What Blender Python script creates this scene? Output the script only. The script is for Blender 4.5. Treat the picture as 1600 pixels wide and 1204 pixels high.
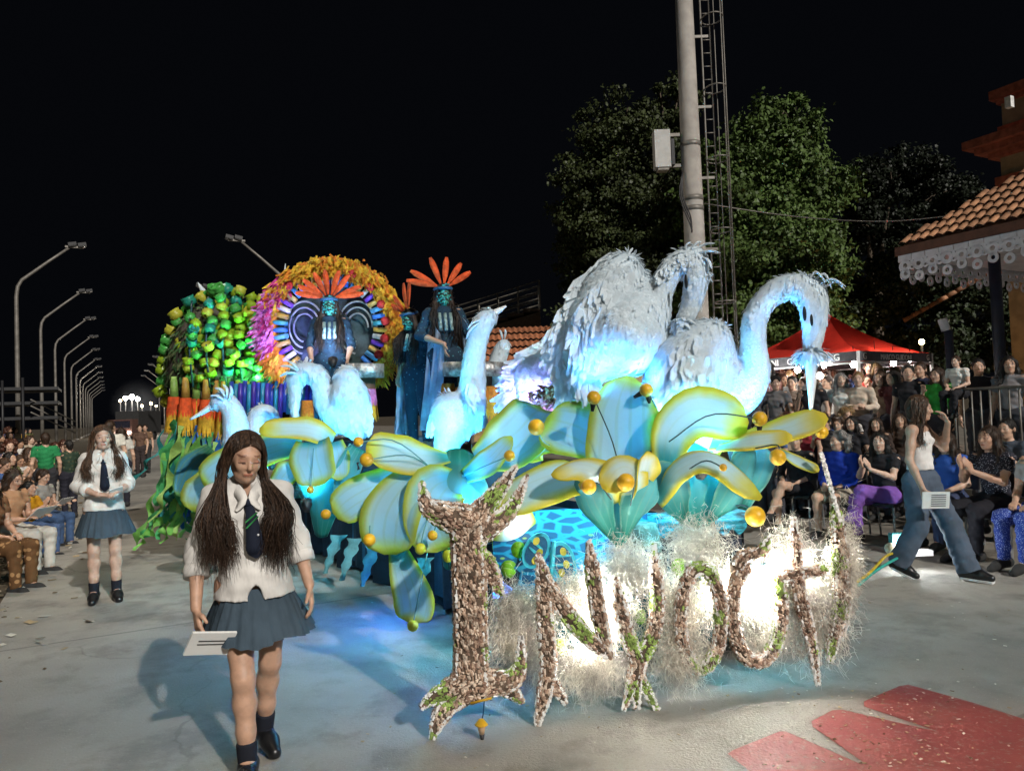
import bpy, math, random
import numpy as np
from mathutils import Vector, Matrix
random.seed(7); rng = np.random.default_rng(7)
for o in list(bpy.data.objects): bpy.data.objects.remove(o)
scene = bpy.context.scene
COL = scene.collection
# ------------------------------------------------------------ camera
F = 1190.0; CAMZ = 1.65
PITCH = math.radians(1.92); ROLL = math.radians(2.1)
_r0 = np.array([1, 0, 0.]); _f = np.array([0, math.cos(PITCH), math.sin(PITCH)]); _u0 = np.array([0, -math.sin(PITCH), math.cos(PITCH)])
_r = math.cos(ROLL)*_r0 - math.sin(ROLL)*_u0; _u = math.sin(ROLL)*_r0 + math.cos(ROLL)*_u0
_C = np.array([0, 0, CAMZ])
cd = bpy.data.cameras.new('camera'); cam = bpy.data.objects.new('camera', cd); COL.objects.link(cam)
cd.sensor_width = 36; cd.lens = F/1600*36; cd.clip_end = 3000; cd.clip_start = .05
M = Matrix.Identity(4)
for i in range(3):
    M[i][0] = _r[i]; M[i][1] = _u[i]; M[i][2] = -_f[i]; M[i][3] = _C[i]
cam.matrix_world = M
scene.camera = cam
# ------------------------------------------------------------ world: clear night sky
world = bpy.data.worlds.new('World'); scene.world = world; world.use_nodes = True
wn = world.node_tree; bg = wn.nodes['Background']
bg.inputs[0].default_value = (.32, .38, .55, 1); bg.inputs[1].default_value = .004
# ------------------------------------------------------------ main stadium floodlight (far away, so a sun lamp)
sd = bpy.data.lights.new('floodlight_sun', 'SUN'); sun = bpy.data.objects.new('floodlight_sun', sd); COL.objects.link(sun)
sd.energy = 2.5; sd.angle = math.radians(1.2); sd.color = (1, .95, .88)
sun.rotation_euler = Vector((-1.25, 1.9, -1.35)).to_track_quat('-Z', 'Y').to_euler()
vs = scene.view_settings; vs.view_transform = 'Standard'; vs.look = 'None'; vs.gamma = 1; vs.exposure = 0.4
scene.render.resolution_x = 1024; scene.render.resolution_y = 770

# ------------------------------------------------------------ helpers
def W(px, py, d):
    """point at image position (px,py) of the 1600x1204 frame, d metres deep"""
    return _C + d*(_f + _r*((px-800)/F) + _u*((602-py)/F))
def G(px, py, z=0.0):
    v = _f + _r*((px-800)/F) + _u*((602-py)/F)
    return _C + v*((z-CAMZ)/v[2])
TH = math.radians(27.9)
AV = np.array([-math.sin(TH), math.cos(TH), 0]); NV = np.array([math.cos(TH), math.sin(TH), 0])
def AN(n, Y, z=0):
    """avenue coordinates: n metres to the right of the camera's line along the avenue, at world depth Y"""
    t = (Y - n*NV[1])/AV[1]
    p = n*NV + t*AV; p[2] = z
    return p
def V3(*a): return np.array(a, float)
def nrm(v):
    v = np.asarray(v, float); return v/max(np.linalg.norm(v), 1e-9)

def mesh_np(name, verts, faces, smooth=True, matidx=None, uv=None, col=None):
    me = bpy.data.meshes.new(name)
    verts = np.asarray(verts, np.float32)
    if isinstance(faces, np.ndarray):
        nf, k = faces.shape
        me.vertices.add(len(verts)); me.vertices.foreach_set('co', verts.ravel())
        me.loops.add(nf*k); me.loops.foreach_set('vertex_index', faces.astype(np.int32).ravel())
        me.polygons.add(nf); me.polygons.foreach_set('loop_start', np.arange(0, nf*k, k, dtype=np.int32))
        me.update(calc_edges=True)
    else:
        me.from_pydata(verts.tolist(), [], faces); me.update()
    me.polygons.foreach_set('use_smooth', np.full(len(me.polygons), smooth))
    if matidx is not None: me.polygons.foreach_set('material_index', np.asarray(matidx, np.int32))
    if uv is not None:
        l = me.uv_layers.new(name='UVMap'); li = np.empty(len(me.loops), np.int32); me.loops.foreach_get('vertex_index', li)
        l.data.foreach_set('uv', np.asarray(uv, np.float32)[li].ravel())
    if col is not None:
        a = me.color_attributes.new('Col', 'FLOAT_COLOR', 'POINT'); a.data.foreach_set('color', np.asarray(col, np.float32).ravel())
    me.validate()
    return me
def tag(o, label, cat, group=None, kind=None):
    if label: o['label'] = label
    if cat: o['category'] = cat
    if group: o['group'] = group
    if kind: o['kind'] = kind
    return o
def link(name, me, mats=(), parent=None):
    o = bpy.data.objects.new(name, me); COL.objects.link(o)
    if me is not None:
        for m in mats:
            if len(me.materials) < len(mats): me.materials.append(m)
    if parent is not None: o.parent = parent
    return o
def empty(name, loc=(0, 0, 0), rz=0):
    o = bpy.data.objects.new(name, None); COL.objects.link(o); o.location = Vector(loc); o.rotation_euler = (0, 0, rz); o.empty_display_size = .1
    return o
class MB:
    """collects shapes into one mesh"""
    def __init__(s): s.v = []; s.f = []; s.m = []; s.n = 0
    def add(s, v, f, mi=0):
        v = np.asarray(v, float); s.v.append(v); s.f += [tuple(int(i)+s.n for i in q) for q in f]; s.m += [mi]*len(f); s.n += len(v); return s
    def box(s, c, size, R=None, mi=0):
        h = np.array(size)/2
        v = np.array([[x, y, z] for x in (-1, 1) for y in (-1, 1) for z in (-1, 1)])*h
        if R is not None: v = v @ np.asarray(R).T
        return s.add(v+np.asarray(c), [(0, 1, 3, 2), (4, 6, 7, 5), (0, 4, 5, 1), (2, 3, 7, 6), (0, 2, 6, 4), (1, 5, 7, 3)], mi)
    def tube(s, path, rad, sides=6, mi=0, cap=True, flat=1.0):
        v, f = tube(path, rad, sides, cap, flat); return s.add(v, f, mi)
    def ball(s, c, r, seg=8, ring=6, mi=0, R=None):
        v, f = ball(c, r, seg, ring, R); return s.add(v, f, mi)
    def build(s, name, mats, parent=None, smooth=True, world=True):
        v = np.concatenate(s.v)
        if parent is not None and world: v = v - np.array(parent['_w'] if '_w' in parent else parent.location)
        me = mesh_np(name, v, s.f, smooth, s.m)
        if not isinstance(mats, (list, tuple)): mats = [mats]
        return link(name, me, mats, parent)
def tube(path, rad, sides=6, cap=True, flat=1.0):
    P = np.asarray(path, float); n = len(P); R = np.broadcast_to(np.asarray(rad, float), (n,))
    T = np.gradient(P, axis=0); T /= np.maximum(np.linalg.norm(T, axis=1, keepdims=True), 1e-9)
    a = np.array([0, 0, 1.]) if abs(T[0][2]) < .9 else np.array([1., 0, 0])
    N = nrm(np.cross(T[0], a)); vs_ = []
    ang = np.arange(sides)*2*math.pi/sides
    for i in range(n):
        N = nrm(N - T[i]*np.dot(N, T[i])); B = np.cross(T[i], N)
        vs_.append(P[i] + R[i]*(np.cos(ang)[:, None]*N + flat*np.sin(ang)[:, None]*B))
    v = np.concatenate(vs_); f = []
    for i in range(n-1):
        for j in range(sides):
            k = (j+1) % sides
            f.append((i*sides+j, i*sides+k, (i+1)*sides+k, (i+1)*sides+j))
    if cap:
        f.append(tuple(range(sides-1, -1, -1))); f.append(tuple((n-1)*sides+j for j in range(sides)))
    return v, f
def ball(c, r, seg=8, ring=6, R=None):
    r = np.broadcast_to(np.asarray(r, float), (3,)); v = [[0, 0, 1]]
    for i in range(1, ring):
        t = math.pi*i/ring
        for j in range(seg):
            a = 2*math.pi*j/seg; v.append([math.sin(t)*math.cos(a), math.sin(t)*math.sin(a), math.cos(t)])
    v.append([0, 0, -1]); v = np.array(v)*r
    if R is not None: v = v @ np.asarray(R).T
    f = [(0, 1+j, 1+(j+1) % seg) for j in range(seg)]
    for i in range(ring-2):
        for j in range(seg):
            a = 1+i*seg+j; b = 1+i*seg+(j+1) % seg
            f.append((a, a+seg, b+seg, b))
    e = len(v)-1; o = 1+(ring-2)*seg
    f += [(e, o+(j+1) % seg, o+j) for j in range(seg)]
    return v+np.asarray(c), f
def spline(pts, n):
    P = np.asarray(pts, float)
    if len(P) == 2: return P[0]+(P[1]-P[0])*np.linspace(0, 1, n)[:, None]
    Q = np.vstack([2*P[0]-P[1], P, 2*P[-1]-P[-2]]); m = len(P)-1; out = []
    for t in np.linspace(0, m-1e-9, n):
        i = int(t); u = t-i; p0, p1, p2, p3 = Q[i:i+4]
        out.append(.5*((2*p1)+(-p0+p2)*u+(2*p0-5*p1+4*p2-p3)*u*u+(-p0+3*p1-3*p2+p3)*u**3))
    return np.array(out)
def rotz(a): c, s = math.cos(a), math.sin(a); return np.array([[c, -s, 0], [s, c, 0], [0, 0, 1.]])
def rotx(a): c, s = math.cos(a), math.sin(a); return np.array([[1., 0, 0], [0, c, -s], [0, s, c]])
def roty(a): c, s = math.cos(a), math.sin(a); return np.array([[c, 0, s], [0, 1., 0], [-s, 0, c]])
def frame(x, zhint):
    x = nrm(x); y = nrm(np.cross(zhint, x)); z = np.cross(x, y); return np.stack([x, y, z], 1)

# ------------------------------------------------------------ signed-distance modelling (organic bodies)
class SDF:
    def __init__(s, vox): s.vox = vox; s.p = []; s.subs = []; s.cuts = []
    def cap(s, a, b, ra, rb=None, k=.02, flat=None, clip=None):
        s.p.append(('c', np.asarray(a, float), np.asarray(b, float), ra, ra if rb is None else rb, k, flat, clip)); return s
    def chain(s, pts, rads, k=.02, flat=None):
        for i in range(len(pts)-1): s.cap(pts[i], pts[i+1], rads[i], rads[i+1], k, flat)
        return s
    def ell(s, c, r, R=None, k=.02): s.p.append(('e', np.asarray(c, float), np.asarray(r, float)*np.ones(3), np.eye(3) if R is None else R, k)); return s
    def sub(s, c, r, R=None, k=.01): s.subs.append((np.asarray(c, float), np.asarray(r, float)*np.ones(3), np.eye(3) if R is None else R, k)); return s
    def cut(s, pt, n): s.cuts.append((np.asarray(pt, float), nrm(n))); return s
    def mesh(s):
        h = s.vox; bbs = []
        for q in s.p:
            if q[0] == 'c':
                m = max(q[3], q[4]); bbs.append((np.minimum(q[1]-m, q[2]-m), np.maximum(q[1]+m, q[2]+m)))
            else:
                m = q[2].max(); bbs.append((q[1]-m, q[1]+m))
        lo = np.min([b[0] for b in bbs], 0)-4*h; hi = np.max([b[1] for b in bbs], 0)+4*h
        n = np.ceil((hi-lo)/h).astype(int)+1
        D = np.full(n, .2, np.float32)
        ax = [lo[i]+h*np.arange(n[i]) for i in range(3)]
        for q, (b0, b1) in zip(s.p, bbs):
            k = q[5] if q[0] == 'c' else q[4]
            i0 = np.maximum(np.floor((b0-k-3*h-lo)/h).astype(int), 0); i1 = np.minimum(np.ceil((b1+k+3*h-lo)/h).astype(int)+1, n)
            X = ax[0][i0[0]:i1[0]][:, None, None]; Y = ax[1][i0[1]:i1[1]][None, :, None]; Z = ax[2][i0[2]:i1[2]][None, None, :]
            if q[0] == 'c':
                _, a, b, ra, rb, k, flat, clip = q
                ab = b-a; L2 = max(ab@ab, 1e-9)
                dx = X-a[0]; dy = Y-a[1]; dz = Z-a[2]
                t0 = (dx*ab[0]+dy*ab[1]+dz*ab[2])/L2; t = np.clip(t0, 0, 1)
                ex = dx-t*ab[0]; ey = dy-t*ab[1]; ez = dz-t*ab[2]
                r = ra+(rb-ra)*t; d2 = ex*ex+ey*ey+ez*ez
                if flat is not None:
                    nn, fac = flat; e = ex*nn[0]+ey*nn[1]+ez*nn[2]; d2 = d2+e*e*(1/fac**2-1)
                d = np.sqrt(d2)-r
                if clip: d = np.maximum(d, (t0-1)*math.sqrt(L2))
            else:
                _, c, rad, R, k = q
                dx = X-c[0]; dy = Y-c[1]; dz = Z-c[2]
                e = [(dx*R[0, i]+dy*R[1, i]+dz*R[2, i])/rad[i] for i in range(3)]
                k0 = np.sqrt(e[0]**2+e[1]**2+e[2]**2); k1 = np.sqrt((e[0]/rad[0])**2+(e[1]/rad[1])**2+(e[2]/rad[2])**2)
                d = k0*(k0-1)/np.maximum(k1, 1e-6)
                d = np.where(k0 < .3, -rad.min()*.7, d)
            S = D[i0[0]:i1[0], i0[1]:i1[1], i0[2]:i1[2]]
            hh = np.maximum(k-np.abs(S-d), 0)/k
            S[...] = np.minimum(S, d)-hh*hh*k*.25
        for c, rad, R, k in s.subs:
            m = rad.max(); i0 = np.maximum(np.floor((c-m-3*h-lo)/h).astype(int), 0); i1 = np.minimum(np.ceil((c+m+3*h-lo)/h).astype(int)+1, n)
            if (i1 <= i0).any(): continue
            X = ax[0][i0[0]:i1[0]][:, None, None]-c[0]; Y = ax[1][i0[1]:i1[1]][None, :, None]-c[1]; Z = ax[2][i0[2]:i1[2]][None, None, :]-c[2]
            e = [(X*R[0, i]+Y*R[1, i]+Z*R[2, i])/rad[i] for i in range(3)]
            k0 = np.sqrt(e[0]**2+e[1]**2+e[2]**2); d = (k0-1)*rad.min()
            S = D[i0[0]:i1[0], i0[1]:i1[1], i0[2]:i1[2]]; S[...] = np.maximum(S, -d)
        for pt, nn in s.cuts:
            d = (ax[0][:, None, None]-pt[0])*nn[0]+(ax[1][None, :, None]-pt[1])*nn[1]+(ax[2][None, None, :]-pt[2])*nn[2]
            D = np.maximum(D, d.astype(np.float32))
        return surfnets(D, lo, h)
def surfnets(D, lo, h):
    I = D < 0
    c = [I[i:I.shape[0]-1+i, j:I.shape[1]-1+j, k:I.shape[2]-1+k] for i in (0, 1) for j in (0, 1) for k in (0, 1)]
    al = c[0].copy(); an = c[0].copy()
    for q in c[1:]: al &= q; an |= q
    act = an & ~al
    idx = np.argwhere(act); cid = np.full(act.shape, -1, np.int32); cid[act] = np.arange(len(idx))
    offs = np.array([(i, j, k) for i in (0, 1) for j in (0, 1) for k in (0, 1)])
    val = np.stack([D[idx[:, 0]+o[0], idx[:, 1]+o[1], idx[:, 2]+o[2]] for o in offs], 1)
    acc = np.zeros((len(idx), 3)); cnt = np.zeros(len(idx))
    for a in range(8):
        for b in range(a+1, 8):
            if np.abs(offs[a]-offs[b]).sum() != 1: continue
            va, vb = val[:, a], val[:, b]; m = (va < 0) != (vb < 0)
            t = np.where(m, va/np.where(m, va-vb, 1), 0)
            acc += np.where(m[:, None], offs[a]+t[:, None]*(offs[b]-offs[a]), 0); cnt += m
    v = lo+h*(idx+acc/cnt[:, None])
    F_ = []
    for d in range(3):
        e, g = (d+1) % 3, (d+2) % 3
        s0 = [slice(None)]*3; s1 = [slice(None)]*3; s0[d] = slice(0, -1); s1[d] = slice(1, None)
        a = I[tuple(s0)]; b = I[tuple(s1)]; ch = np.argwhere(a != b)
        ch = ch[(ch[:, e] > 0) & (ch[:, g] > 0) & (ch[:, e] < I.shape[e]-1) & (ch[:, g] < I.shape[g]-1)]
        if not len(ch): continue
        ins = a[tuple(ch.T)]
        def cell(de, dg):
            q = ch.copy(); q[:, e] += de; q[:, g] += dg; return cid[tuple(q.T)]
        Q = np.stack([cell(-1, -1), cell(0, -1), cell(0, 0), cell(-1, 0)], 1)
        Q[~ins] = Q[~ins][:, ::-1]
        F_.append(Q)
    return v, np.concatenate(F_)
def vnormals(v, f):
    n = np.cross(v[f[:, 2]]-v[f[:, 0]], v[f[:, 3]]-v[f[:, 1]]); vn = np.zeros_like(v)
    for i in range(4): np.add.at(vn, f[:, i], n)
    return vn/np.maximum(np.linalg.norm(vn, axis=1, keepdims=True), 1e-9)
def on_surface(v, f, n):
    fn = np.cross(v[f[:, 2]]-v[f[:, 0]], v[f[:, 3]]-v[f[:, 1]]); ar = np.linalg.norm(fn, axis=1)
    k = rng.choice(len(f), n, p=ar/ar.sum()); u = rng.random((n, 1)); w = rng.random((n, 1))
    q = v[f[k]]; p = (q[:, 0]*(1-u)+q[:, 1]*u)*(1-w)+(q[:, 3]*(1-u)+q[:, 2]*u)*w
    return p, fn[k]/np.maximum(ar[k][:, None], 1e-12)
def blades(p, d, side, L, Wd, nrmv, curl=.15):
    """feather / leaf blades: base, middle, tip: two quads each"""
    n = len(p); L = np.broadcast_to(L, (n,))[:, None]; Wd = np.broadcast_to(Wd, (n,))[:, None]
    m = p+d*L*.55; t = p+d*L-nrmv*L*curl
    v = np.stack([p-side*Wd*.3, p+side*Wd*.3, m+side*Wd*.5, m-side*Wd*.5, t+side*Wd*.12, t-side*Wd*.12], 1).reshape(-1, 3)
    b = np.arange(n)[:, None]*6
    f = np.concatenate([b+np.array([[0, 1, 2, 3]]), b+np.array([[3, 2, 4, 5]])])
    return v, f
def feather_coat(v, f, n, L, Wd, flow, lift=.09, jit=.3):
    p, nn = on_surface(v, f, n)
    fl = flow(p) if callable(flow) else np.broadcast_to(np.asarray(flow, float), p.shape)
    d = fl-nn*(fl*nn).sum(1, keepdims=True)+rng.normal(0, jit, p.shape)*.5
    d /= np.maximum(np.linalg.norm(d, axis=1, keepdims=True), 1e-6)
    d = d+nn*lift; d /= np.linalg.norm(d, axis=1, keepdims=True)
    s = np.cross(d, nn); s /= np.maximum(np.linalg.norm(s, axis=1, keepdims=True), 1e-6)
    k = rng.uniform(.6, 1.3, n)
    return blades(p-nn*.004, d, s, L*k, Wd*k, nn)
# ------------------------------------------------------------ materials
MATS = {}
def nodes(name):
    m = bpy.data.materials.new(name); m.use_nodes = True; t = m.node_tree
    return m, t, t.nodes['Principled BSDF']
def N_(t, typ, **kw):
    n = t.nodes.new(typ)
    for k, v in kw.items(): setattr(n, k, v)
    return n
def lnk(t, a, b): t.links.new(a, b)
def mathn(t, op, a, b=None, c=None, clamp=False):
    n = N_(t, 'ShaderNodeMath', operation=op); n.use_clamp = clamp
    for i, x in enumerate((a, b, c)):
        if x is None: continue
        if isinstance(x, (int, float)): n.inputs[i].default_value = x
        else: lnk(t, x, n.inputs[i])
    return n.outputs[0]
def mixc(t, fac, a, b):
    n = N_(t, 'ShaderNodeMix', data_type='RGBA')
    for i, x in ((0, fac), (6, a), (7, b)):
        if isinstance(x, (int, float)): n.inputs[i].default_value = x
        elif isinstance(x, tuple): n.inputs[i].default_value = x if len(x) == 4 else x+(1,)
        else: lnk(t, x, n.inputs[i])
    return n.outputs[2]
def ramp(t, fac, lo, hi):
    n = N_(t, 'ShaderNodeMapRange'); n.interpolation_type = 'SMOOTHSTEP'
    lnk(t, fac, n.inputs[0]); n.inputs[1].default_value = lo; n.inputs[2].default_value = hi
    return n.outputs[0]
def noise(t, scale, detail=3, co='Object', rough=.55, stretch=None):
    tc = N_(t, 'ShaderNodeTexCoord'); n = N_(t, 'ShaderNodeTexNoise'); n.inputs['Scale'].default_value = scale; n.inputs['Detail'].default_value = detail; n.inputs['Roughness'].default_value = rough
    src = tc.outputs[co]
    if stretch:
        mp = N_(t, 'ShaderNodeMapping'); mp.inputs['Scale'].default_value = stretch; lnk(t, src, mp.inputs[0]); src = mp.outputs[0]
    lnk(t, src, n.inputs['Vector']); return n.outputs['Fac']
def mat(name, color, rough=.7, var=.25, scale=8, bump=.15, bscale=40, metal=0, emit=None, trans=0, spec=.4, stretch=None, objrand=0):
    key = (name, color, rough, emit)
    if key in MATS: return MATS[key]
    m, t, b = nodes(name); MATS[key] = m
    c = tuple(color)+(1,)
    b.inputs['Roughness'].default_value = rough; b.inputs['Metallic'].default_value = metal; b.inputs['Specular IOR Level'].default_value = spec
    nz = noise(t, scale, 4, stretch=stretch)
    col = mixc(t, ramp(t, nz, .3, .7), tuple(x*(1-var) for x in color), tuple(min(1, x*(1+var)) for x in color))
    if objrand:
        oi = N_(t, 'ShaderNodeObjectInfo'); hv = N_(t, 'ShaderNodeHueSaturation'); lnk(t, col, hv.inputs['Color'])
        lnk(t, mathn(t, 'MULTIPLY_ADD', oi.outputs['Random'], objrand*2, 1-objrand), hv.inputs['Value']); col = hv.outputs[0]
    lnk(t, col, b.inputs['Base Color'])
    if bump:
        bp = N_(t, 'ShaderNodeBump'); bp.inputs['Strength'].default_value = bump; bp.inputs['Distance'].default_value = .02
        lnk(t, noise(t, bscale, 4, stretch=stretch), bp.inputs['Height']); lnk(t, bp.outputs[0], b.inputs['Normal'])
    if emit: b.inputs['Emission Color'].default_value = tuple(emit[0])+(1,); b.inputs['Emission Strength'].default_value = emit[1]
    if trans:
        tr = N_(t, 'ShaderNodeBsdfTranslucent'); lnk(t, col, tr.inputs[0]); mx = N_(t, 'ShaderNodeMixShader'); mx.inputs[0].default_value = trans
        lnk(t, b.outputs[0], mx.inputs[1]); lnk(t, tr.outputs[0], mx.inputs[2]); lnk(t, mx.outputs[0], t.nodes['Material Output'].inputs[0])
    return m
def light(name, kind, loc, color, power, radius=.05, target=None, cone=None, blend=.5):
    d = bpy.data.lights.new(name, kind); o = bpy.data.objects.new(name, d); COL.objects.link(o); o.location = Vector(loc)
    d.color = color; d.energy = power; d.shadow_soft_size = radius
    if kind == 'SPOT': d.spot_size = math.radians(cone); d.spot_blend = blend
    if target is not None: o.rotation_euler = (Vector(target)-Vector(loc)).to_track_quat('-Z', 'Y').to_euler()
    return o
ORD = ['first', 'second', 'third', 'fourth', 'fifth', 'sixth', 'seventh', 'eighth', 'ninth', 'tenth', 'eleventh', 'twelfth', 'thirteenth', 'fourteenth', 'fifteenth', 'sixteenth', 'seventeenth', 'eighteenth', 'nineteenth', 'twentieth']
# ============================================================ THE SETTING
def concrete():
    m, t, b = nodes('worn_concrete')
    big = noise(t, .35, 5); mid = noise(t, 2.2, 6, rough=.65); fine = noise(t, 60, 4, rough=.7)
    c = mixc(t, ramp(t, big, .3, .7), (.2, .19, .17), (.37, .355, .315))
    c = mixc(t, mathn(t, 'MULTIPLY', ramp(t, mid, .46, .68), .7), c, (.16, .152, .135))
    c = mixc(t, mathn(t, 'MULTIPLY', ramp(t, fine, .52, .75), .5), c, (.19, .18, .155))
    c = mixc(t, mathn(t, 'MULTIPLY', ramp(t, noise(t, 130, 2), .66, .74), .6), c, (.66, .64, .58))
    # dark spills, tyre-worn streaks, hairline cracks and slab joints
    c = mixc(t, mathn(t, 'MULTIPLY', ramp(t, noise(t, .9, 7, rough=.72), .53, .66), .6), c, (.13, .125, .115))
    c = mixc(t, mathn(t, 'MULTIPLY', ramp(t, noise(t, 1.0, 6, rough=.7, stretch=(2.2, .5, 1)), .55, .75), .35), c, (.16, .155, .14))
    tc = N_(t, 'ShaderNodeTexCoord'); nt = N_(t, 'ShaderNodeTexNoise'); nt.inputs['Scale'].default_value = 1.4; nt.inputs['Detail'].default_value = 5; lnk(t, tc.outputs['Object'], nt.inputs['Vector'])
    va = N_(t, 'ShaderNodeVectorMath', operation='MULTIPLY_ADD'); lnk(t, nt.outputs['Color'], va.inputs[0]); va.inputs[1].default_value = (.9, .9, 0); lnk(t, tc.outputs['Object'], va.inputs[2])
    vo = N_(t, 'ShaderNodeTexVoronoi', feature='DISTANCE_TO_EDGE'); vo.inputs['Scale'].default_value = .42; lnk(t, va.outputs[0], vo.inputs['Vector'])
    c = mixc(t, mathn(t, 'MULTIPLY', ramp(t, vo.outputs['Distance'], .006, .001), mathn(t, 'MULTIPLY', ramp(t, noise(t, .6, 2), .5, .65), .5)), c, (.1, .095, .085))
    rt = N_(t, 'ShaderNodeMapping'); rt.inputs['Rotation'].default_value = (0, 0, -TH); lnk(t, tc.outputs['Object'], rt.inputs[0]); sx = N_(t, 'ShaderNodeSeparateXYZ'); lnk(t, rt.outputs[0], sx.inputs[0])
    jn = mathn(t, 'ABSOLUTE', mathn(t, 'SUBTRACT', mathn(t, 'FRACT', mathn(t, 'DIVIDE', sx.outputs[1], 4.6)), .5)); c = mixc(t, mathn(t, 'MULTIPLY', ramp(t, jn, .004, .002), .6), c, (.1, .095, .085))
    lnk(t, c, b.inputs['Base Color']); b.inputs['Roughness'].default_value = .8
    bp = N_(t, 'ShaderNodeBump'); bp.inputs['Strength'].default_value = .55; bp.inputs['Distance'].default_value = .015
    lnk(t, mathn(t, 'ADD', fine, mid), bp.inputs['Height']); lnk(t, bp.outputs[0], b.inputs['Normal'])
    return m
M_conc = concrete()
def sheet(name, pts, mat_, z):
    me = bpy.data.meshes.new(name); me.from_pydata([(p[0], p[1], z) for p in pts], [], [tuple(range(len(pts)))]); me.update()
    o = link(name, me, [mat_]); o['kind'] = 'structure'; return o
M_dirt = mat('verge_soil', (.07, .055, .035), .95, .5, 3, .6, 30)
sheet('ground', [(-900, -300), (900, -300), (900, 1200), (-900, 1200)], M_dirt, -.03)
q = [AN(-.95, -20), AN(7.55, -20), AN(7.55, 260), AN(-.95, 260)]
sheet('avenue', q, M_conc, 0)
M_pave = mat('side_paving', (.2, .18, .15), .9, .3, 2, .4, 50)
sheet('pavement', [AN(7.56, -20), AN(40, -20), AN(40, 260), AN(7.56, 260)], M_pave, -.012)
def redpaint():
    m, t, b = nodes('worn_red_paint')
    c = mixc(t, ramp(t, noise(t, 2.2, 5), .3, .7), (.2, .034, .036), (.27, .06, .05))
    c = mixc(t, mathn(t, 'MULTIPLY', ramp(t, noise(t, 3.1, 6, rough=.7), .52, .7), .6), c, (.18, .06, .05))
    c = mixc(t, mathn(t, 'MULTIPLY', ramp(t, noise(t, 30, 6, rough=.78), .54, .64), .8), c, (.25, .2, .17))
    lnk(t, c, b.inputs['Base Color']); b.inputs['Roughness'].default_value = .6
    bp = N_(t, 'ShaderNodeBump'); bp.inputs['Strength'].default_value = .3; bp.inputs['Distance'].default_value = .01
    lnk(t, noise(t, 60, 4), bp.inputs['Height']); lnk(t, bp.outputs[0], b.inputs['Normal']); return m
rp = [(1137, 1178), (1146, 1172), (1218, 1143), (1228, 1143), (1345, 1194), (1350, 1192), (1270, 1136), (1268, 1127), (1300, 1110), (1316, 1109), (1455, 1141), (1466, 1143), (1350, 1104), (1350, 1096), (1405, 1072), (1420, 1070), (1520, 1098), (1610, 1127), (1750, 1178), (1600, 1330), (1330, 1330)]
sheet('painted_marking', [G(x, y) for x, y in rp][::-1], redpaint(), .004)
# loose confetti and paper scraps on the avenue
mb = MB()
for i in range(420):
    if i < 170: g = G(random.gauss(1380, 95), random.uniform(1075, 1203))
    elif i < 260: g = G(random.uniform(560, 1600), random.uniform(930, 1203))
    else:
        g = AN(random.gauss(-.75, .3), random.uniform(5, 22))
    s = random.uniform(.004, .011) if i < 260 else random.uniform(.012, .05)
    R = rotz(random.random()*6) @ rotx(random.gauss(0, .25))
    mb.box((g[0], g[1], .009+s*.15), (s*2, s, .0012), R, random.choice([0, 0, 1, 1, 2]))
o = mb.build('litter', [mat('litter_white', (.55, .52, .45), .8), mat('litter_tan', (.34, .26, .15), .8), mat('litter_leaf', (.12, .08, .04), .9)], None, False)
tag(o, 'scattered confetti and dry leaf scraps on the concrete avenue', 'litter', kind='stuff')
# kerb line strip of soil and trodden grass at left, stones
mb = MB()
for i in range(700):
    g = AN(random.uniform(-1.35, -.85), random.uniform(4, 20)); s = random.uniform(.01, .04)
    mb.ball((g[0], g[1], 0.0), (s, s*.8, s*.4), 5, 3, random.choice([0, 1]))
o = mb.build('gravel', [mat('pebble_pale', (.26, .23, .17), .9), mat('pebble_dark', (.09, .075, .05), .9)], None, False)
tag(o, 'pebbles and dirt along the broken left edge of the avenue', 'gravel', kind='stuff')
# raised terrace on the right for the standing crowd
M_terr = mat('terrace_concrete', (.17, .15, .13), .9, .3, 3, .3)
mb = MB(); c = AN(14.2, 14, .2); R = rotz(TH)
mb.box((c[0], c[1], .21), (8.6, 24, .4), R)
o = mb.build('terrace', M_terr, None, False); o['kind'] = 'structure'
# ------------------------------------------------------------ street lamps
M_galv = mat('galvanised_steel', (.2, .185, .165), .5, .2, 6, .05, 60, metal=.35)
M_dark = mat('dark_metal', (.02, .02, .022), .5, .2)
M_lampglass = mat('lamp_glass', (.2, .2, .2), .2)
def street_lamp(base, sgn, label):
    t = empty('street_lamp', base, TH); tag(t, label, 'street lamp', 'lamp posts lining the avenue')
    path = [(0, 0, 0), (0, 0, 4), (0, 0, 7.6), (sgn*.06, 0, 8.05), (sgn*.22, 0, 8.35), (sgn*1.2, 0, 9.2), (sgn*2.1, 0, 9.95)]
    MB().tube(path, [.11, .1, .085, .08, .075, .065, .055], 8).build('post', M_galv, t, world=False)
    MB().tube([(0, 0, 0), (0, 0, .25)], [.19, .14], 8).build('base', M_galv, t, world=False)
    MB().box((sgn*2.3, 0, 9.98), (.75, .14, .08)).build('bracket', M_galv, t, False, world=False)
    for k in (-.22, .22):
        h = MB().box((sgn*2.42+k*.9, 0, 10.1), (.34, .4, .15), roty(-sgn*.2)).build('lamp_head', M_dark, t, False, world=False)
        h2 = MB().box((sgn*2.42+k*.9, 0, 10.01), (.28, .34, .02), roty(-sgn*.2)).build('lens', M_lampglass, h, False, world=False)
    return t
LAMPW = (1, .86, .68)
for i in range(13):
    d = 34+12*i
    street_lamp((-.529*d-4.1, d, 0), 1, 'curved grey lamp post on the left of the avenue, '+ORD[i]+' from the camera')
for i in range(9):
    d = 36+12*i
    street_lamp((-.529*d+8.6, d, 0), -1, 'curved grey lamp post on the right of the avenue, '+ORD[i]+' from the camera')
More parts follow.
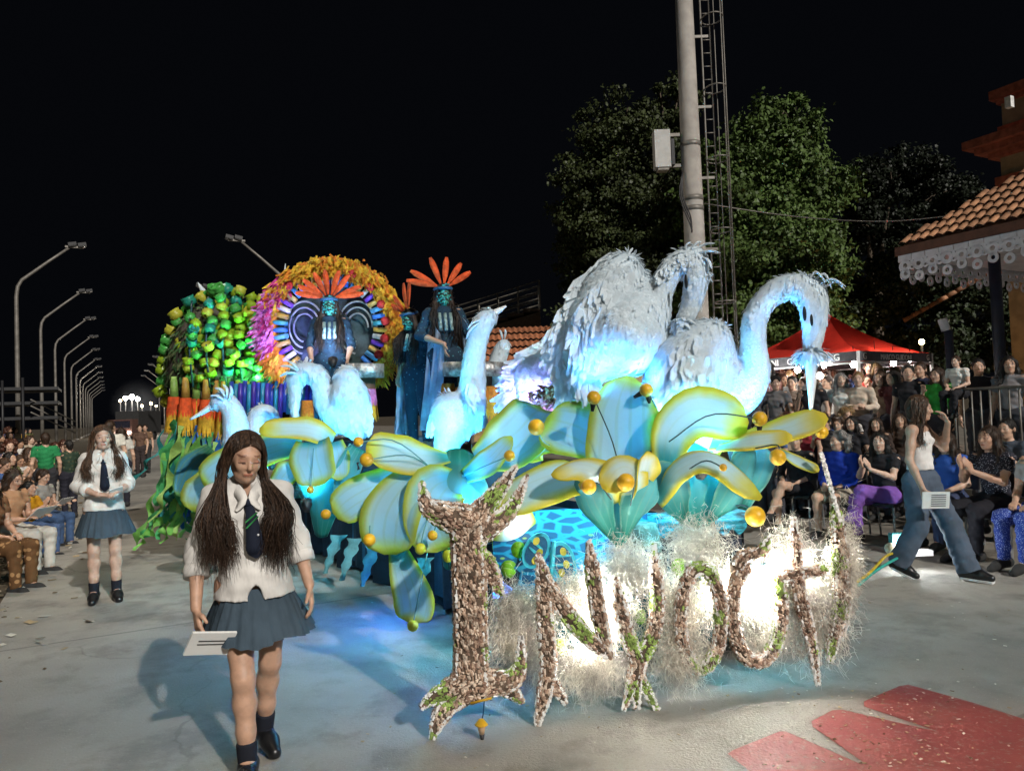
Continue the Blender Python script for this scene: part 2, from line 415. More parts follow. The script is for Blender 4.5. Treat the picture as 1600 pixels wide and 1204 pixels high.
M_lit = mat('added_lamp_glass', (1, 1, 1), .3, emit=((1, .84, .64), 8))
for d, lab in ((10, 'added lit lamp post beside the left kerb, just outside the frame'), (-2.5, 'added lit lamp post behind the camera on the left kerb')):  # two unseen posts added to light the avenue
    t = street_lamp((-.529*d-4.1, d, 0), 1, lab)
    for o in t.children_recursive:
        if o.name.startswith('lens'): o.data.materials.clear(); o.data.materials.append(M_lit)
    h = np.array([-.529*d-4.1, d, 9.9])+NV*2.42
    light('added_post_light', 'SPOT', h, LAMPW, (1000 if d > 0 else 400), .25, h+NV*1.6+np.array([0, 0, -6]), 150, .5)
# ------------------------------------------------------------ tall ladder mast
def mast():
    d = 14.5; b = G(1100, 0) if 0 else W(1100, 700, d); b[2] = 0
    t = empty('floodlight_mast', b); tag(t, 'tall round grey mast with caged ladder behind the big herons', 'mast')
    MB().tube([(0, 0, 0), (0, 0, 4), (0, 0, 7.2), (0, 0, 13)], [.215, .2, .18, .145], 20).build('pole', mat('mast_concrete', (.36, .33, .3), .75, .2, 3, .15, 30), t, world=False)
    for z, r in ((6.6, .192), (5.55, .2), (5.35, .2)):
        MB().tube([(0, 0, z), (0, 0, z+.09)], [r, r], 20).build('clamp_ring', M_galv, t, world=False)
    x0, x1, y = .30, .47, -.02
    for x in (x0, x1): MB().tube([(x, y, 1.2), (x, y, 13)], .018, 6).build('ladder_stile', M_galv, t, world=False)
    for i in range(44):
        z = 1.4+i*.26
        MB().tube([(x0, y, z), (x1, y, z)], .011, 5).build('rung', M_galv, t, world=False)
    for i in range(8):
        z = 2.2+i*1.38
        a = np.linspace(0, 2*math.pi, 17)
        MB().tube([(.52+.2*math.cos(q), y-.25*math.sin(q), z) for q in a], .014, 5, cap=False).build('cage_hoop', M_galv, t, world=False)
        MB().box((.22, y, z-.35), (.42, .03, .05)).build('ladder_bracket', M_galv, t, False, world=False)
    for x, yy in ((.72, y), (.62, y-.23), (.62, y+.23), (.70, y-.1)):
        MB().tube([(x, yy, 2.2), (x, yy, 13)], .011, 5).build('cage_bar', M_galv, t, world=False)
    bx = MB().box((-.57, -.05, 6.55), (.3, .24, .72)).build('equipment_box', mat('box_paint', (.42, .41, .39), .5, .1), t, False, world=False)
    MB().box((-.57, -.05, 6.17), (.2, .2, .06)).build('cable_gland', M_galv, bx, False, world=False)
    for z in (6.25, 6.85): MB().box((-.3, 0, z), (.3, .05, .06)).build('box_bracket', M_galv, t, False, world=False)
    MB().box((-.36, -.02, 6.5), (.06, .16, .5)).build('mount_plate', M_dark, t, False, world=False)
    for k in range(3):
        MB().tube(spline([(-.2, -.12, 6.1), (-.24-.03*k, -.22, 5.6), (-.12, -.25, 5.2-.1*k), (-.1, -.21, 4.9)], 10), .014, 5).build('cable', M_dark, t, world=False)
mast()
# ------------------------------------------------------------ trees
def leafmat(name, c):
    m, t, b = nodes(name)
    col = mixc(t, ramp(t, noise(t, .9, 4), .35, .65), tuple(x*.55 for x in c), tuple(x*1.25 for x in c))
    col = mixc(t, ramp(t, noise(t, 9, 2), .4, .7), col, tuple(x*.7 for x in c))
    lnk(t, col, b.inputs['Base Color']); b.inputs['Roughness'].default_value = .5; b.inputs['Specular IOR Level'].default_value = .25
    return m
M_barkt = mat('tree_bark', (.09, .07, .05), .95, .4, 5, .6, 20)
def tree(name, label, base, trunk_h, blobs, nleaf, size, m, limbs=True):
    t = empty(name, base); tag(t, label, 'tree')
    bb = np.asarray(base, float); mb = MB()
    top = np.array([0, 0, trunk_h])
    mb.tube(spline([(0, 0, 0), (.15, .1, trunk_h*.5), top], 8), np.linspace(.38, .22, 8), 9)
    for c, r in (blobs if limbs else []):
        c = np.asarray(c, float)-bb
        mid = (top+c)/2+rng.normal(0, .3, 3)
        mb.tube(spline([top-[0, 0, .4], mid, c], 8), np.linspace(.15, .03, 8), 6)
        for k in range(5):
            e = c+np.clip(rng.normal(0, 1, 3), -1.1, 1.1)*np.asarray(r)*.5
            mb.tube(spline([mid*.3+c*.7, (c+e)/2+rng.normal(0, .15, 3), e], 6), np.linspace(.05, .012, 6), 4)
    mb.build('trunk', M_barkt, t, world=False)
    vol = np.array([np.prod(np.asarray(r)*np.ones(3))**(2/3) for c, r in blobs]); vol /= vol.sum()
    vs_, fs_ = [], []; n0 = 0
    for (c, r), w in zip(blobs, vol):
        n = int(nleaf*w); r = np.asarray(r)*np.ones(3)
        ncl = max(8, n//150)
        cd_ = rng.normal(0, 1, (ncl, 3)); cd_ /= np.linalg.norm(cd_, axis=1, keepdims=True)
        cc = cd_*(rng.random((ncl, 1))**.4)*r*(.8+.35*rng.random((ncl, 1)))
        k = rng.integers(0, ncl, n)
        off = rng.normal(0, 1, (n, 3))*(.115*r.mean()*rng.uniform(.6, 1.4, (ncl, 1))[k])*np.array([1, 1, .65])
        p = cc[k]+off+np.asarray(c)-bb
        d = rng.normal(0, 1, (n, 3))+np.array([0, 0, -.5]); d /= np.linalg.norm(d, axis=1, keepdims=True)
        up = rng.normal(0, .6, (n, 3))+np.array([0, -.3, .8])+cd_[k]*.6; s = np.cross(d, up); s /= np.linalg.norm(s, axis=1, keepdims=True); nn = np.cross(s, d)
        sz = size*rng.uniform(.6, 1.4, n)
        v, f = blades(p, d, s, sz, sz*.7, nn, .2); vs_.append(v); fs_.append(f+n0); n0 += len(v)
    me = mesh_np('crown', np.concatenate(vs_), np.concatenate(fs_), False); link('crown', me, [m], t)
D = 24.0
def wb(px, py, d, rx, rz, ry=None): return (W(px, py, d), np.array([rx, ry or rx, rz])*d/F)
tb = W(1165, 600, D); tb[2] = 0
tree('broadleaf_tree', 'large bushy green tree lit from the front behind the mast', tb, 3.2,
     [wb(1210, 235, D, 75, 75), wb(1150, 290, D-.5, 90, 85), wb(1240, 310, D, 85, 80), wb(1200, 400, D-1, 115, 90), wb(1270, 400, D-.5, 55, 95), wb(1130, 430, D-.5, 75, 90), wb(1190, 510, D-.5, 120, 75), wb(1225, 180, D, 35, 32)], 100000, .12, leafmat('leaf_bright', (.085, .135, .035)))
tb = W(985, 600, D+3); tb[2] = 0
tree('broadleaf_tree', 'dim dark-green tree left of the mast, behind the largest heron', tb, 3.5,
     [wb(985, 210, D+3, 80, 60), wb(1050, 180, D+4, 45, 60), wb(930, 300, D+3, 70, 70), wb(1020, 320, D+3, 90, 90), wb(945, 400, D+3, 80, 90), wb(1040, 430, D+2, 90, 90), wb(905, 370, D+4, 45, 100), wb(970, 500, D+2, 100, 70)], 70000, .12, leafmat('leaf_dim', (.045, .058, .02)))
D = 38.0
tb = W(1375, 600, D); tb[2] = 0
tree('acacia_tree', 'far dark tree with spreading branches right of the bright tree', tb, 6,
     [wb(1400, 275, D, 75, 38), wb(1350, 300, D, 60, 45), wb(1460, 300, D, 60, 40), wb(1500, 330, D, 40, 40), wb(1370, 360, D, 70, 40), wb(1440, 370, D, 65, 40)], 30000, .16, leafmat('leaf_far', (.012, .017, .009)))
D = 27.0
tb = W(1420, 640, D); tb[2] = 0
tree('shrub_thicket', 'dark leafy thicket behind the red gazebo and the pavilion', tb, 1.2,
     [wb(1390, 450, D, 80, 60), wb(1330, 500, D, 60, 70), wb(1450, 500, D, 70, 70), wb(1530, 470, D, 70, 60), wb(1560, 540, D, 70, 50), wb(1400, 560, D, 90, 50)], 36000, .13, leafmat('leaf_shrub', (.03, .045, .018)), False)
# ------------------------------------------------------------ pavilion with tiled roof and wooden lace eaves
M_lace = mat('white_painted_wood', (.62, .6, .62), .6, .12, 6, .1)
M_bluepost = mat('navy_painted_post', (.014, .018, .035), .5, .2)
M_tile = mat('clay_tile', (.32, .16, .085), .85, .35, 9, .3, objrand=.3)
M_fascia = mat('brown_fascia', (.12, .05, .03), .7)
def pavilion():
    C = W(1404, 388, 13.0); t = empty('pavilion', (C[0], C[1], 0), 0); tag(t, 'open pavilion with clay-tiled roof and white fretwork eaves at right edge', 'pavilion')
    z = C[2]; a = -AV*1.0; nn = NV*1.0    # a: towards the camera along the avenue, nn: away from the avenue
    L = 6.0; Wd = 5.0; rise = 1.9
    C0 = np.array([C[0], C[1], z])
    def P(u, w, h=0): return C0+a*u+nn*w+np.array([0, 0, h])
    mb = MB()
    r0, r1 = P(2.5, 2.5, rise), P(3.5, 2.5, rise)
    k = [P(0, 0), P(L, 0), P(L, Wd), P(0, Wd), r0, r1]
    mb.add(k, [(0, 4, 5, 1), (1, 5, 2), (2, 5, 4, 3), (3, 4, 0), (0, 1, 2, 3)])
    roof = mb.build('roof', mat('roof_deck', (.16, .08, .05), .9), t, False)
    # clay tiles on the avenue-facing slope
    sl = r0-P(2.5, 0); sln = nrm(sl); slen = np.linalg.norm(sl); up = nrm(np.cross(sln, -a)); up = up if up[2] > 0 else -up
    ang = np.linspace(0, math.pi, 6)
    tl, tw = .30, .15
    tv = np.array([[tw*.5*math.cos(q)*s, y, tw*.36*math.sin(q)+h] for y, s, h in ((0, 1, .03), (tl, .85, 0.0)) for q in ang])
    tf = np.array([[i, i+1, 7+i, 6+i] for i in range(5)])
    tme = mesh_np('roof_tile', tv, tf, True); tme.materials.append(M_tile)
    R4 = np.stack([a, sln, up], 1)
    cnt = 0
    for r in range(12):
        w0 = .02+r*.262; ls = w0/slen*2.5
        for c in range(40):
            u = .08+c*.162
            if u < ls or u > 6-ls or cnt >= 300: continue
            if u > 3.9: continue
            cnt += 1
            o = bpy.data.objects.new('roof_tile', tme); COL.objects.link(o); o.parent = roof
            p = P(u, 0)+sln*w0+up*.015-np.array([C[0], C[1], 0])
            Mx = Matrix([list(R4[i])+[p[i]] for i in range(3)]+[[0, 0, 0, 1]]); o.matrix_local = Mx
    # ridge caps on the hip
    hip = P(2.5, 2.5, rise)-P(0, 0)
    for i in range(13):
        p = P(0, 0)+hip*(i/13+.01); q = P(0, 0)+hip*((i+1.15)/13)
        MB().tube([p+up*.02+[0, 0, .02], q+up*.02], [.085, .07], 7).build('ridge_tile', M_tile, roof)
    # fascia boards and fretwork panels
    for (A, B, out) in ((P(0, 0), P(L, 0), -nn), (P(0, 0), P(0, Wd), -a)):
        ln = np.linalg.norm(B-A); dr = nrm(B-A); Rr = np.stack([dr, out, [0, 0, 1]], 1)
        MB().box((A+B)/2+out*.03+[0, 0, -.06], (ln+.06, .05, .14), Rr).build('fascia', M_fascia, t, False)
        n = int(ln/.24)
        for i in range(n):
            c = A+dr*(.12+i*.24)+out*.015
            mb = MB()
            # a plank with two round holes and a scalloped drop, cut as rings
            mb.box(c+[0, 0, -.19], (.23, .018, .11), Rr)
            def ring(cc, ro, ri):
                q = np.linspace(0, 2*math.pi, 13)[:-1]; vv = []
                for y in (-.009, .009):
                    for rr in (ro, ri): vv += [cc+dr*rr*math.cos(x)+np.array([0, 0, 1])*rr*math.sin(x)+out*y for x in q]
                ff = []
                for j in range(12):
                    k2 = (j+1) % 12
                    ff += [(j, k2, 12+k2, 12+j), (24+j, 36+j, 36+k2, 24+k2), (j, 24+j, 24+k2, k2), (12+j, 12+k2, 36+k2, 36+j)]
                mb.add(vv, ff)
            ring(c+[0, 0, -.32], .105, .04); ring(c+[0, 0, -.46-.06*(i % 2)], .085, .035); ring(c+dr*.12+[0, 0, -.36], .05, .02)
            mb.box(c+dr*.12+[0, 0, -.27], (.05, .014, .1), Rr)
            mb.build('fretwork_panel', M_lace, t, False)
    MB().box(P(L/2, Wd/2, -.22), (L-.3, Wd-.3, .04), np.stack([a, nn, [0, 0, 1]], 1)).build('ceiling', M_lace, t, False)
    for u, w, m, r in ((1.0, 1.0, M_bluepost, .09), (1.0, 4, M_bluepost, .09), (3.6, .9, M_lace, .12), (5, 4, M_lace, .1)):
        p = P(u, w); MB().tube([(p[0], p[1], 0), (p[0], p[1], z-.2)], r, 12).build('post', m, t)
    p = P(.35, .7); MB().tube([(p[0], p[1], 0), (p[0], p[1], 2.75)], .07, 8).build('downpipe', M_bluepost, t)
    MB().tube([(p[0]-.04, p[1], 2.75), (p[0]-.1, p[1], 2.95)], .075, 10).build('pipe_cap', M_lace, t)
pavilion()
def tower():
    d = 22; b = W(1652, 600, d); t = empty('masonry_tower', (b[0], b[1], 0)); tag(t, 'cream masonry tower with red stepped cornices above the pavilion roof', 'tower')
    z = lambda y: W(1590, y, d)[2]
    M_cream = mat('cream_render', (.32, .25, .15), .9, .2, 3, .2); M_redst = mat('red_stone', (.33, .1, .06), .85, .3, 6, .4)
    R = rotz(TH)
    def lv(name, y0, y1, w, m): MB().box((b[0], b[1], (z(y0)+z(y1))/2), (w, w, z(y1)-z(y0)), R).build(name, m, t, False)
    MB().box((b[0], b[1], z(278)/2), (1.55, 1.55, z(278)), R).build('shaft', M_cream, t, False)
    for n, y0, y1, w, m in (('cornice', 300, 283, 1.7, M_redst), ('cornice', 283, 268, 1.8, M_redst), ('shaft', 268, 237, 1.55, M_cream), ('cornice', 237, 228, 2.0, M_redst), ('cornice', 228, 218, 2.5, M_redst), ('cornice', 218, 205, 2.95, M_redst),
                            ('cornice', 205, 196, 1.75, M_redst), ('cornice', 196, 187, 1.6, M_redst), ('shaft', 187, 150, 1.4, M_cream), ('cornice', 150, 143, 1.6, M_redst), ('cornice', 143, 128, 1.85, M_redst)): lv(n, y0, y1, w, m)
    p = W(1577, 160, d-1.4); MB().box(p, (.16, .16, .3), R).build('wall_lamp', mat('lamp_white', (.8, .8, .78), .4), t, False)
tower()
# ------------------------------------------------------------ low buildings in the middle distance
def houses():
    d = 24; M_ter = mat('terracotta_roof', (.3, .11, .05), .85, .3, 6, .3, objrand=.2)
    a, b_ = W(735, 600, d), W(905, 592, d); t = empty('low_house', ((a[0]+b_[0])/2, d, 0)); tag(t, 'low building with a long terracotta roof behind the herons', 'building')
    z0, z1 = W(830, 590, d)[2], W(860, 508, d+1.2)[2]
    MB().box(((a[0]+b_[0])/2, d+1.6, z0/2), (b_[0]-a[0]-.1, 3, z0), None).build('wall', mat('ochre_wall', (.35, .24, .1), .9), t, False)
    n = 7
    for r in range(n):
        f0, f1 = r/n, (r+1)/n
        mb = MB(); x0, x1 = a[0]-.1, b_[0]+.1
        y0, y1 = d-.1+1.7*f0, d-.1+1.7*f1; h0, h1 = z0+(z1-z0)*f0, z0+(z1-z0)*f1
        m = 40; vv = []
        for i in range(m+1):
            x = x0+(x1-x0)*i/m; w = .03*math.sin(i*math.pi/1.0+.5)
            vv += [(x, y0-.04, h0+.06+(.05 if i % 2 else 0)), (x, y1, h1+(.05 if i % 2 else 0))]
        mb.add(vv, [(2*i, 2*i+2, 2*i+3, 2*i+1) for i in range(m)]); mb.build('roof_course', M_ter, t, False)
    d = 20; M_yel = mat('yellow_wall', (.5, .35, .1), .9, .12, 2, .1)
    a, b_ = W(915, 600, d), W(1062, 600, d); cx = (a[0]+b_[0])/2; t = empty('yellow_house', (cx, d, 0)); tag(t, 'yellow gabled wall seen between the two large herons', 'building')
    zt, ze = W(1040, 508, d)[2], W(930, 575, d)[2]
    mb = MB(); w = (b_[0]-a[0])
    mb.add([(a[0], d, 0), (b_[0], d, 0), (b_[0], d, ze), (b_[0]-.1, d, zt), (b_[0]-.5, d, zt), (a[0], d, ze), (a[0], d+5, 0), (b_[0], d+5, 0), (b_[0], d+5, ze), (b_[0]-.1, d+5, zt), (b_[0]-.5, d+5, zt), (a[0], d+5, ze)],
           [(0, 1, 2, 3, 4, 5), (6, 11, 10, 9, 8, 7), (5, 4, 10, 11), (0, 5, 11, 6), (3, 2, 8, 9), (4, 3, 9, 10), (2, 1, 7, 8)]); mb.build('wall', M_yel, t, False)
    MB().box((cx, d-.05, ze), (w, .1, .1)).build('string_course', mat('cream_trim', (.55, .45, .25), .8), t, False)
    MB().box((cx, d-.02, ze-.9), (w, .05, 1.2)).build('lower_wall', mat('plinth', (.35, .27, .15), .9), t, False)
    p = W(967, 580, d-.1); MB().box(p, (.09, .08, .4)).build('wall_light', M_dark, t, False)
    p = W(1040, 515, d-.1); MB().tube([p+[-.6, 0, -.35], p+[.1, 0, .06], p+[.5, 0, -.2]], .09, 6).build('gable_coping', M_ter, t)
houses()
def grandstand():
    d = 34; t = empty('grandstand', W(790, 640, d)*[1, 1, 0]); tag(t, 'raised steel viewing stand with railings behind the dancers', 'grandstand')
    M_st = mat('stand_steel', (.2, .18, .15), .6); M_soff = mat('stand_soffit', (.1, .07, .05), .9)
    lo, hi = W(640, 545, d+4), W(842, 487, d)
    mb = MB(); n = 9
    for i in range(n):
        p = lo+(hi-lo)*((i+.5)/n)
        mb = MB().box(p, ((hi[0]-lo[0])/n+.03, 3, .12)); mb.build('step', M_soff, t, False)
    MB().add([lo+[0, -1.5, -.2], hi+[0, -1.5, -.2], hi+[0, -1.5, -.9], lo+[0, -1.5, -.9], lo+[0, 1.5, -.2], hi+[0, 1.5, -.2], hi+[0, 1.5, -.9], lo+[0, 1.5, -.9]], [(0, 1, 2, 3), (4, 7, 6, 5), (3, 2, 6, 7), (0, 4, 5, 1), (1, 5, 6, 2), (0, 3, 7, 4)]).build('beam', M_soff, t, False)
    for k, off in enumerate((0, 1.5)):
        for h in (.3, .6, .9, 1.15):
            MB().tube([lo+[0, -1.5+off, h], hi+[0, -1.5+off, h]], .03, 5).build('rail', M_st, t)
        for i in range(8):
            p = lo+(hi-lo)*(i/7)+[0, -1.5+off, 0]; MB().tube([p, p+[0, 0, 1.15]], .035, 5).build('rail_post', M_st, t)
    for i in range(4):
        p = lo+(hi-lo)*(.2+i*.26); MB().tube([(p[0], p[1], 0), (p[0], p[1], p[2]-.5)], .1, 6).build('column', M_st, t)
    # scaffold stand at the far left
    t = empty('scaffold_stand', W(-10, 700, 30)*[1, 1, 0]); tag(t, 'dark scaffold stand with sloping handrail at far left', 'grandstand')
    for i in range(4):
        p = W(-60+i*32, 640, 32-1.2*i); MB().tube([(p[0], p[1], 0), (p[0], p[1], W(0, 600, 32)[2])], .05, 6).build('upright', M_dark, t)
    for k, y in enumerate((655, 632, 610)):
        MB().box(W(0, y, 31), (4.2, 3, .12), rotz(TH)).build('deck', M_dark, t, False)
    for off in (0, .25, .5):
        MB().tube([W(48, 628, 30)+[0, 0, off-.4], W(118, 662, 33)+[0, 0, off-.4]], .03, 5).build('handrail', M_galv, t)
grandstand()
# ------------------------------------------------------------ red gazebo
def gazebo():
    M_red = mat('red_canvas', (.8, .05, .03), .75, .12, 3, .12, 20, trans=.45); M_val = mat('valance_dark', (.1, .1, .11), .7, trans=.2); M_wh = mat('valance_print', (.75, .74, .72), .6); M_leg = mat('white_steel', (.6, .6, .6), .4)
    d = 13.2; c = W(1340, 548, d); e = 1.75
    # corners: near corner at c, sides run along the avenue-parallel axes
    u = np.array([.8, .6, 0]); v = np.array([-.6, .8, 0])
    k = [c, c+u*3.0*.62, c+u*3.0*.62+v*3, c+v*3]
    k = [c, c+u*2.7, c+u*2.7+v*2.7, c+v*2.7]
    cen = sum(k)/4; apex = cen+[0, 0, W(1318, 480, d+1.2)[2]-c[2]]
    t = empty('gazebo', (cen[0], cen[1], 0)); tag(t, 'red pop-up gazebo with dark printed valance and string of bulbs', 'gazebo')
    mb = MB(); n = 10
    for i in range(4):
        A, B = k[i], k[(i+1) % 4]; rows = []
        for r in range(n+1):
            f = r/n; h = f+(-.55)*f*(1-f)
            a_ = A+(cen-A)*f; b__ = B+(cen-B)*f; zz = c[2]+(apex[2]-c[2])*(h if r < n else 1)
            rows.append([np.array([*(a_+(b__-a_)*s/4)[:2], zz-.05*math.sin(math.pi*s/4)*(1-f)]) for s in range(5)])
        vv = [q for r in rows for q in r]
        mb.add(vv, [(r*5+s, r*5+s+1, r*5+s+6, r*5+s+5) for r in range(n) for s in range(4)])
    can = mb.build('canopy', M_red, t)
    for i in range(4):
        A, B = k[i], k[(i+1) % 4]; dr = nrm(B-A); out = nrm(np.cross(dr, [0, 0, 1])); ln = np.linalg.norm(B-A)
        if np.dot(out, (A+B)/2-cen) < 0: out = -out
        Rr = np.stack([dr, -out, [0, 0, 1]], 1)
        val = MB().box((A+B)/2+out*.012+[0, 0, -.085], (ln, .012, .17), Rr).build('valance', M_val, t, False)
        if i in (0, 3):
            lft = A; ddr = nrm(B-A)
            def text(s, f, size, par, zc):
                cu = bpy.data.curves.new('lettering', 'FONT'); cu.body = s; cu.size = size; cu.align_x = 'CENTER'; cu.align_y = 'CENTER'; cu.extrude = .003
                ob = bpy.data.objects.new('lettering', cu); COL.objects.link(ob); ob.parent = par
                p = lft+ddr*ln*f+out*.026+[0, 0, zc]
                Rm = np.stack([ddr, [0, 0, 1], out], 1)
                loc = p-np.array([cen[0], cen[1], 0]); ob.matrix_local = Matrix([list(Rm[j])+[loc[j]] for j in range(3)]+[[0, 0, 0, 1]])
                dg = bpy.context.evaluated_depsgraph_get(); me = bpy.data.meshes.new_from_object(ob.evaluated_get(dg)); ml = ob.matrix_local.copy(); bpy.data.objects.remove(ob)
                ob = link('lettering', me, [], par); me.materials.clear(); me.materials.append(M_wh); ob.matrix_local = ml; return ob
            if i == 3:
                text('GUIDONI', .3, .16, val, -.10); text('GUIDONI', .62, .16, val, -.10); text('G', .86, .17, val, -.09)
            else:
                text('G', .07, .17, val, -.09); text('MARCO GUIDONI', .48, .14, val, -.10); text('G', .93, .15, val, -.09)
    # logo on the right-hand roof slope: white box with a G
    A, B = k[0], k[1]
    def onr(s, f):
        a_ = A+(cen-A)*f; b__ = B+(cen-B)*f; h = f-.55*f*(1-f); p = a_+(b__-a_)*s; return np.array([p[0], p[1], c[2]+(apex[2]-c[2])*h+.03])
    def quad(s0, s1, f0, f1): return [onr(s0, f0), onr(s1, f0), onr(s1, f1), onr(s0, f1)]
    mb = MB()
    for q in ((.2, .28, .3, .62), (.28, .66, .55, .62), (.28, .66, .3, .37), (.58, .66, .37, .47), (.44, .66, .43, .48)): mb.add(quad(*q), [(0, 1, 2, 3)])
    mb.build('logo', M_wh, can, False)
    for p in k: MB().box((p[0], p[1], c[2]/2), (.05, .05, c[2]), None).build('leg', M_leg, t, False)
    for i in range(4):
        A, B = k[i], k[(i+1) % 4]; MB().box((A+B)/2+[0, 0, -.2], (np.linalg.norm(B-A), .03, .03), np.stack([nrm(B-A), nrm(np.cross([0, 0, 1], B-A)), [0, 0, 1]], 1)).build('truss_bar', M_leg, t, False)
    M_bulb = mat('lit_bulb', (1, 1, 1), .3, emit=((1, .97, .92), 80))
    bulbs = [(1203, 578, d+1.1), (1246, 575, d+.7), (1287, 567, d+.4), (1334, 566, d+.1), (1281, 584, d-.6), (1367, 556, d+.9), (1396, 564, d+1.2), (1422, 558, d+1.4)]
    for j, (x, y, dd) in enumerate(bulbs):
        p = W(x, y+3, dd); s = empty('light_bulb', p); tag(s, 'lit round bulb hanging under the red gazebo, '+ORD[[0, 1, 3, 4, 2, 5, 6, 7][j]]+' from the left', 'light bulb', 'bulbs under the gazebo')
        MB().ball(p, .055, 10, 8).build('glass', M_bulb, s); MB().tube([p+[0, 0, .04], p+[0, 0, .1]], .02, 8).build('socket', M_dark, s)
        MB().tube([p+[0, 0, .1], p+[0, 0, .32]], .006, 4).build('cord', M_dark, s)
        light('gazebo_bulb_light', 'POINT', p, (1, .95, .88), 75, .05)
gazebo()
p = W(1440, 534, 19); t = empty('garden_lamp', (p[0], p[1], 0)); tag(t, 'small lit garden lamp among the dark shrubs behind the pavilion post', 'lamp')
MB().ball(p, .07, 8, 6).build('globe', mat('warm_globe', (1, .9, .6), .3, emit=((1, .75, .35), 30)), t); MB().tube([(p[0], p[1], 0), p], .03, 6).build('post', M_dark, t)
light('garden_light', 'POINT', p+[.5, 2.5, -.5], (1, .42, .12), 60, .1)
# overhead cable
p = spline([W(1100, 318, 16), W(1240, 338, 16), W(1380, 346, 15), W(1520, 334, 14)], 16)
o = MB().tube(p, .012, 4).build('overhead_cable', M_galv); tag(o, 'thin pale cable strung from the mast towards the pavilion', 'cable')
# far end of the avenue: lit floodlight posts, a truck, red tail lights
M_far = mat('far_lamp', (1, 1, 1), .3, emit=((1, .93, .8), 60)); M_farw = mat('far_lamp_warm', (1, .8, .5), .3, emit=((1, .75, .4), 25))
for i, (x, y, r, m) in enumerate([(196, 622, .32, M_far), (206, 620, .38, M_far), (215, 623, .32, M_far), (222, 634, .2, M_farw), (236, 630, .2, M_farw), (188, 626, .2, M_farw), (244, 634, .15, M_farw)]):
    p = W(x, y, 110); t = empty('far_floodlight', (p[0], p[1], 0)); tag(t, 'small lit floodlight at the far end of the avenue, '+ORD[[1, 2, 3, 4, 5, 0, 6][i]]+' from the left', 'floodlight', 'far lit floodlights')
    MB().ball(p, r, 8, 6).build('lamp', m, t); MB().tube([(p[0], p[1], 0), p], .08, 6).build('post', M_dark, t)
light('far_flood', 'POINT', W(206, 616, 109), (1, .93, .82), 1500, .5)
def truck(px, d, label):
    b = G(px, 700) ; b = W(px, 650, d); b[2] = 0; t = empty('truck', b); tag(t, label, 'truck')
    MB().box(b+[0, 1.5, 1.9], (2.4, 5, 2.4)).build('box', mat('truck_box', (.03, .03, .03), .6), t, False)
    MB().box(b+[0, -1.6, 1.4], (2.3, 1.4, 1.7)).build('cab', mat('truck_cab', (.1, .05, .04), .5), t, False)
    MB().box(b+[0, -2.32, 1.75], (1.9, .05, .7)).build('windscreen', mat('screen', (.02, .02, .03), .1), t, False)
    for s in (-1, 1):
        MB().ball(b+[s*.85, -2.35, .9], .14, 8, 6).build('headlight', M_far, t)
        for y in (-1.6, 2.5): MB().tube([b+[s*.95, y, .45], b+[s*1.2, y, .45]], .45, 12).build('wheel', M_dark, t)
truck(206, 80, 'dark truck with lit headlights far down the avenue')
# thin smoke in front of the far lights
m, t_, b_ = nodes('smoke'); t_.nodes.remove(b_); pv = N_(t_, 'ShaderNodeVolumePrincipled'); pv.inputs['Color'].default_value = (.8, .85, .95, 1)
tc = N_(t_, 'ShaderNodeTexCoord'); vl = N_(t_, 'ShaderNodeVectorMath', operation='LENGTH'); lnk(t_, tc.outputs['Object'], vl.inputs[0])
lnk(t_, mathn(t_, 'MULTIPLY', ramp(t_, vl.outputs['Value'], 4.0, .2), mathn(t_, 'MULTIPLY', noise(t_, .6, 4), .05)), pv.inputs['Density']); lnk(t_, pv.outputs[0], t_.nodes['Material Output'].inputs['Volume'])
v, f = ball((0, 0, 0), 4.3, 16, 10); o = link('smoke', mesh_np('smoke', v, f), [m]); o.location = Vector(W(217, 634, 104)); tag(o, 'pale smoke drifting in front of the far floodlights', 'smoke', kind='stuff')
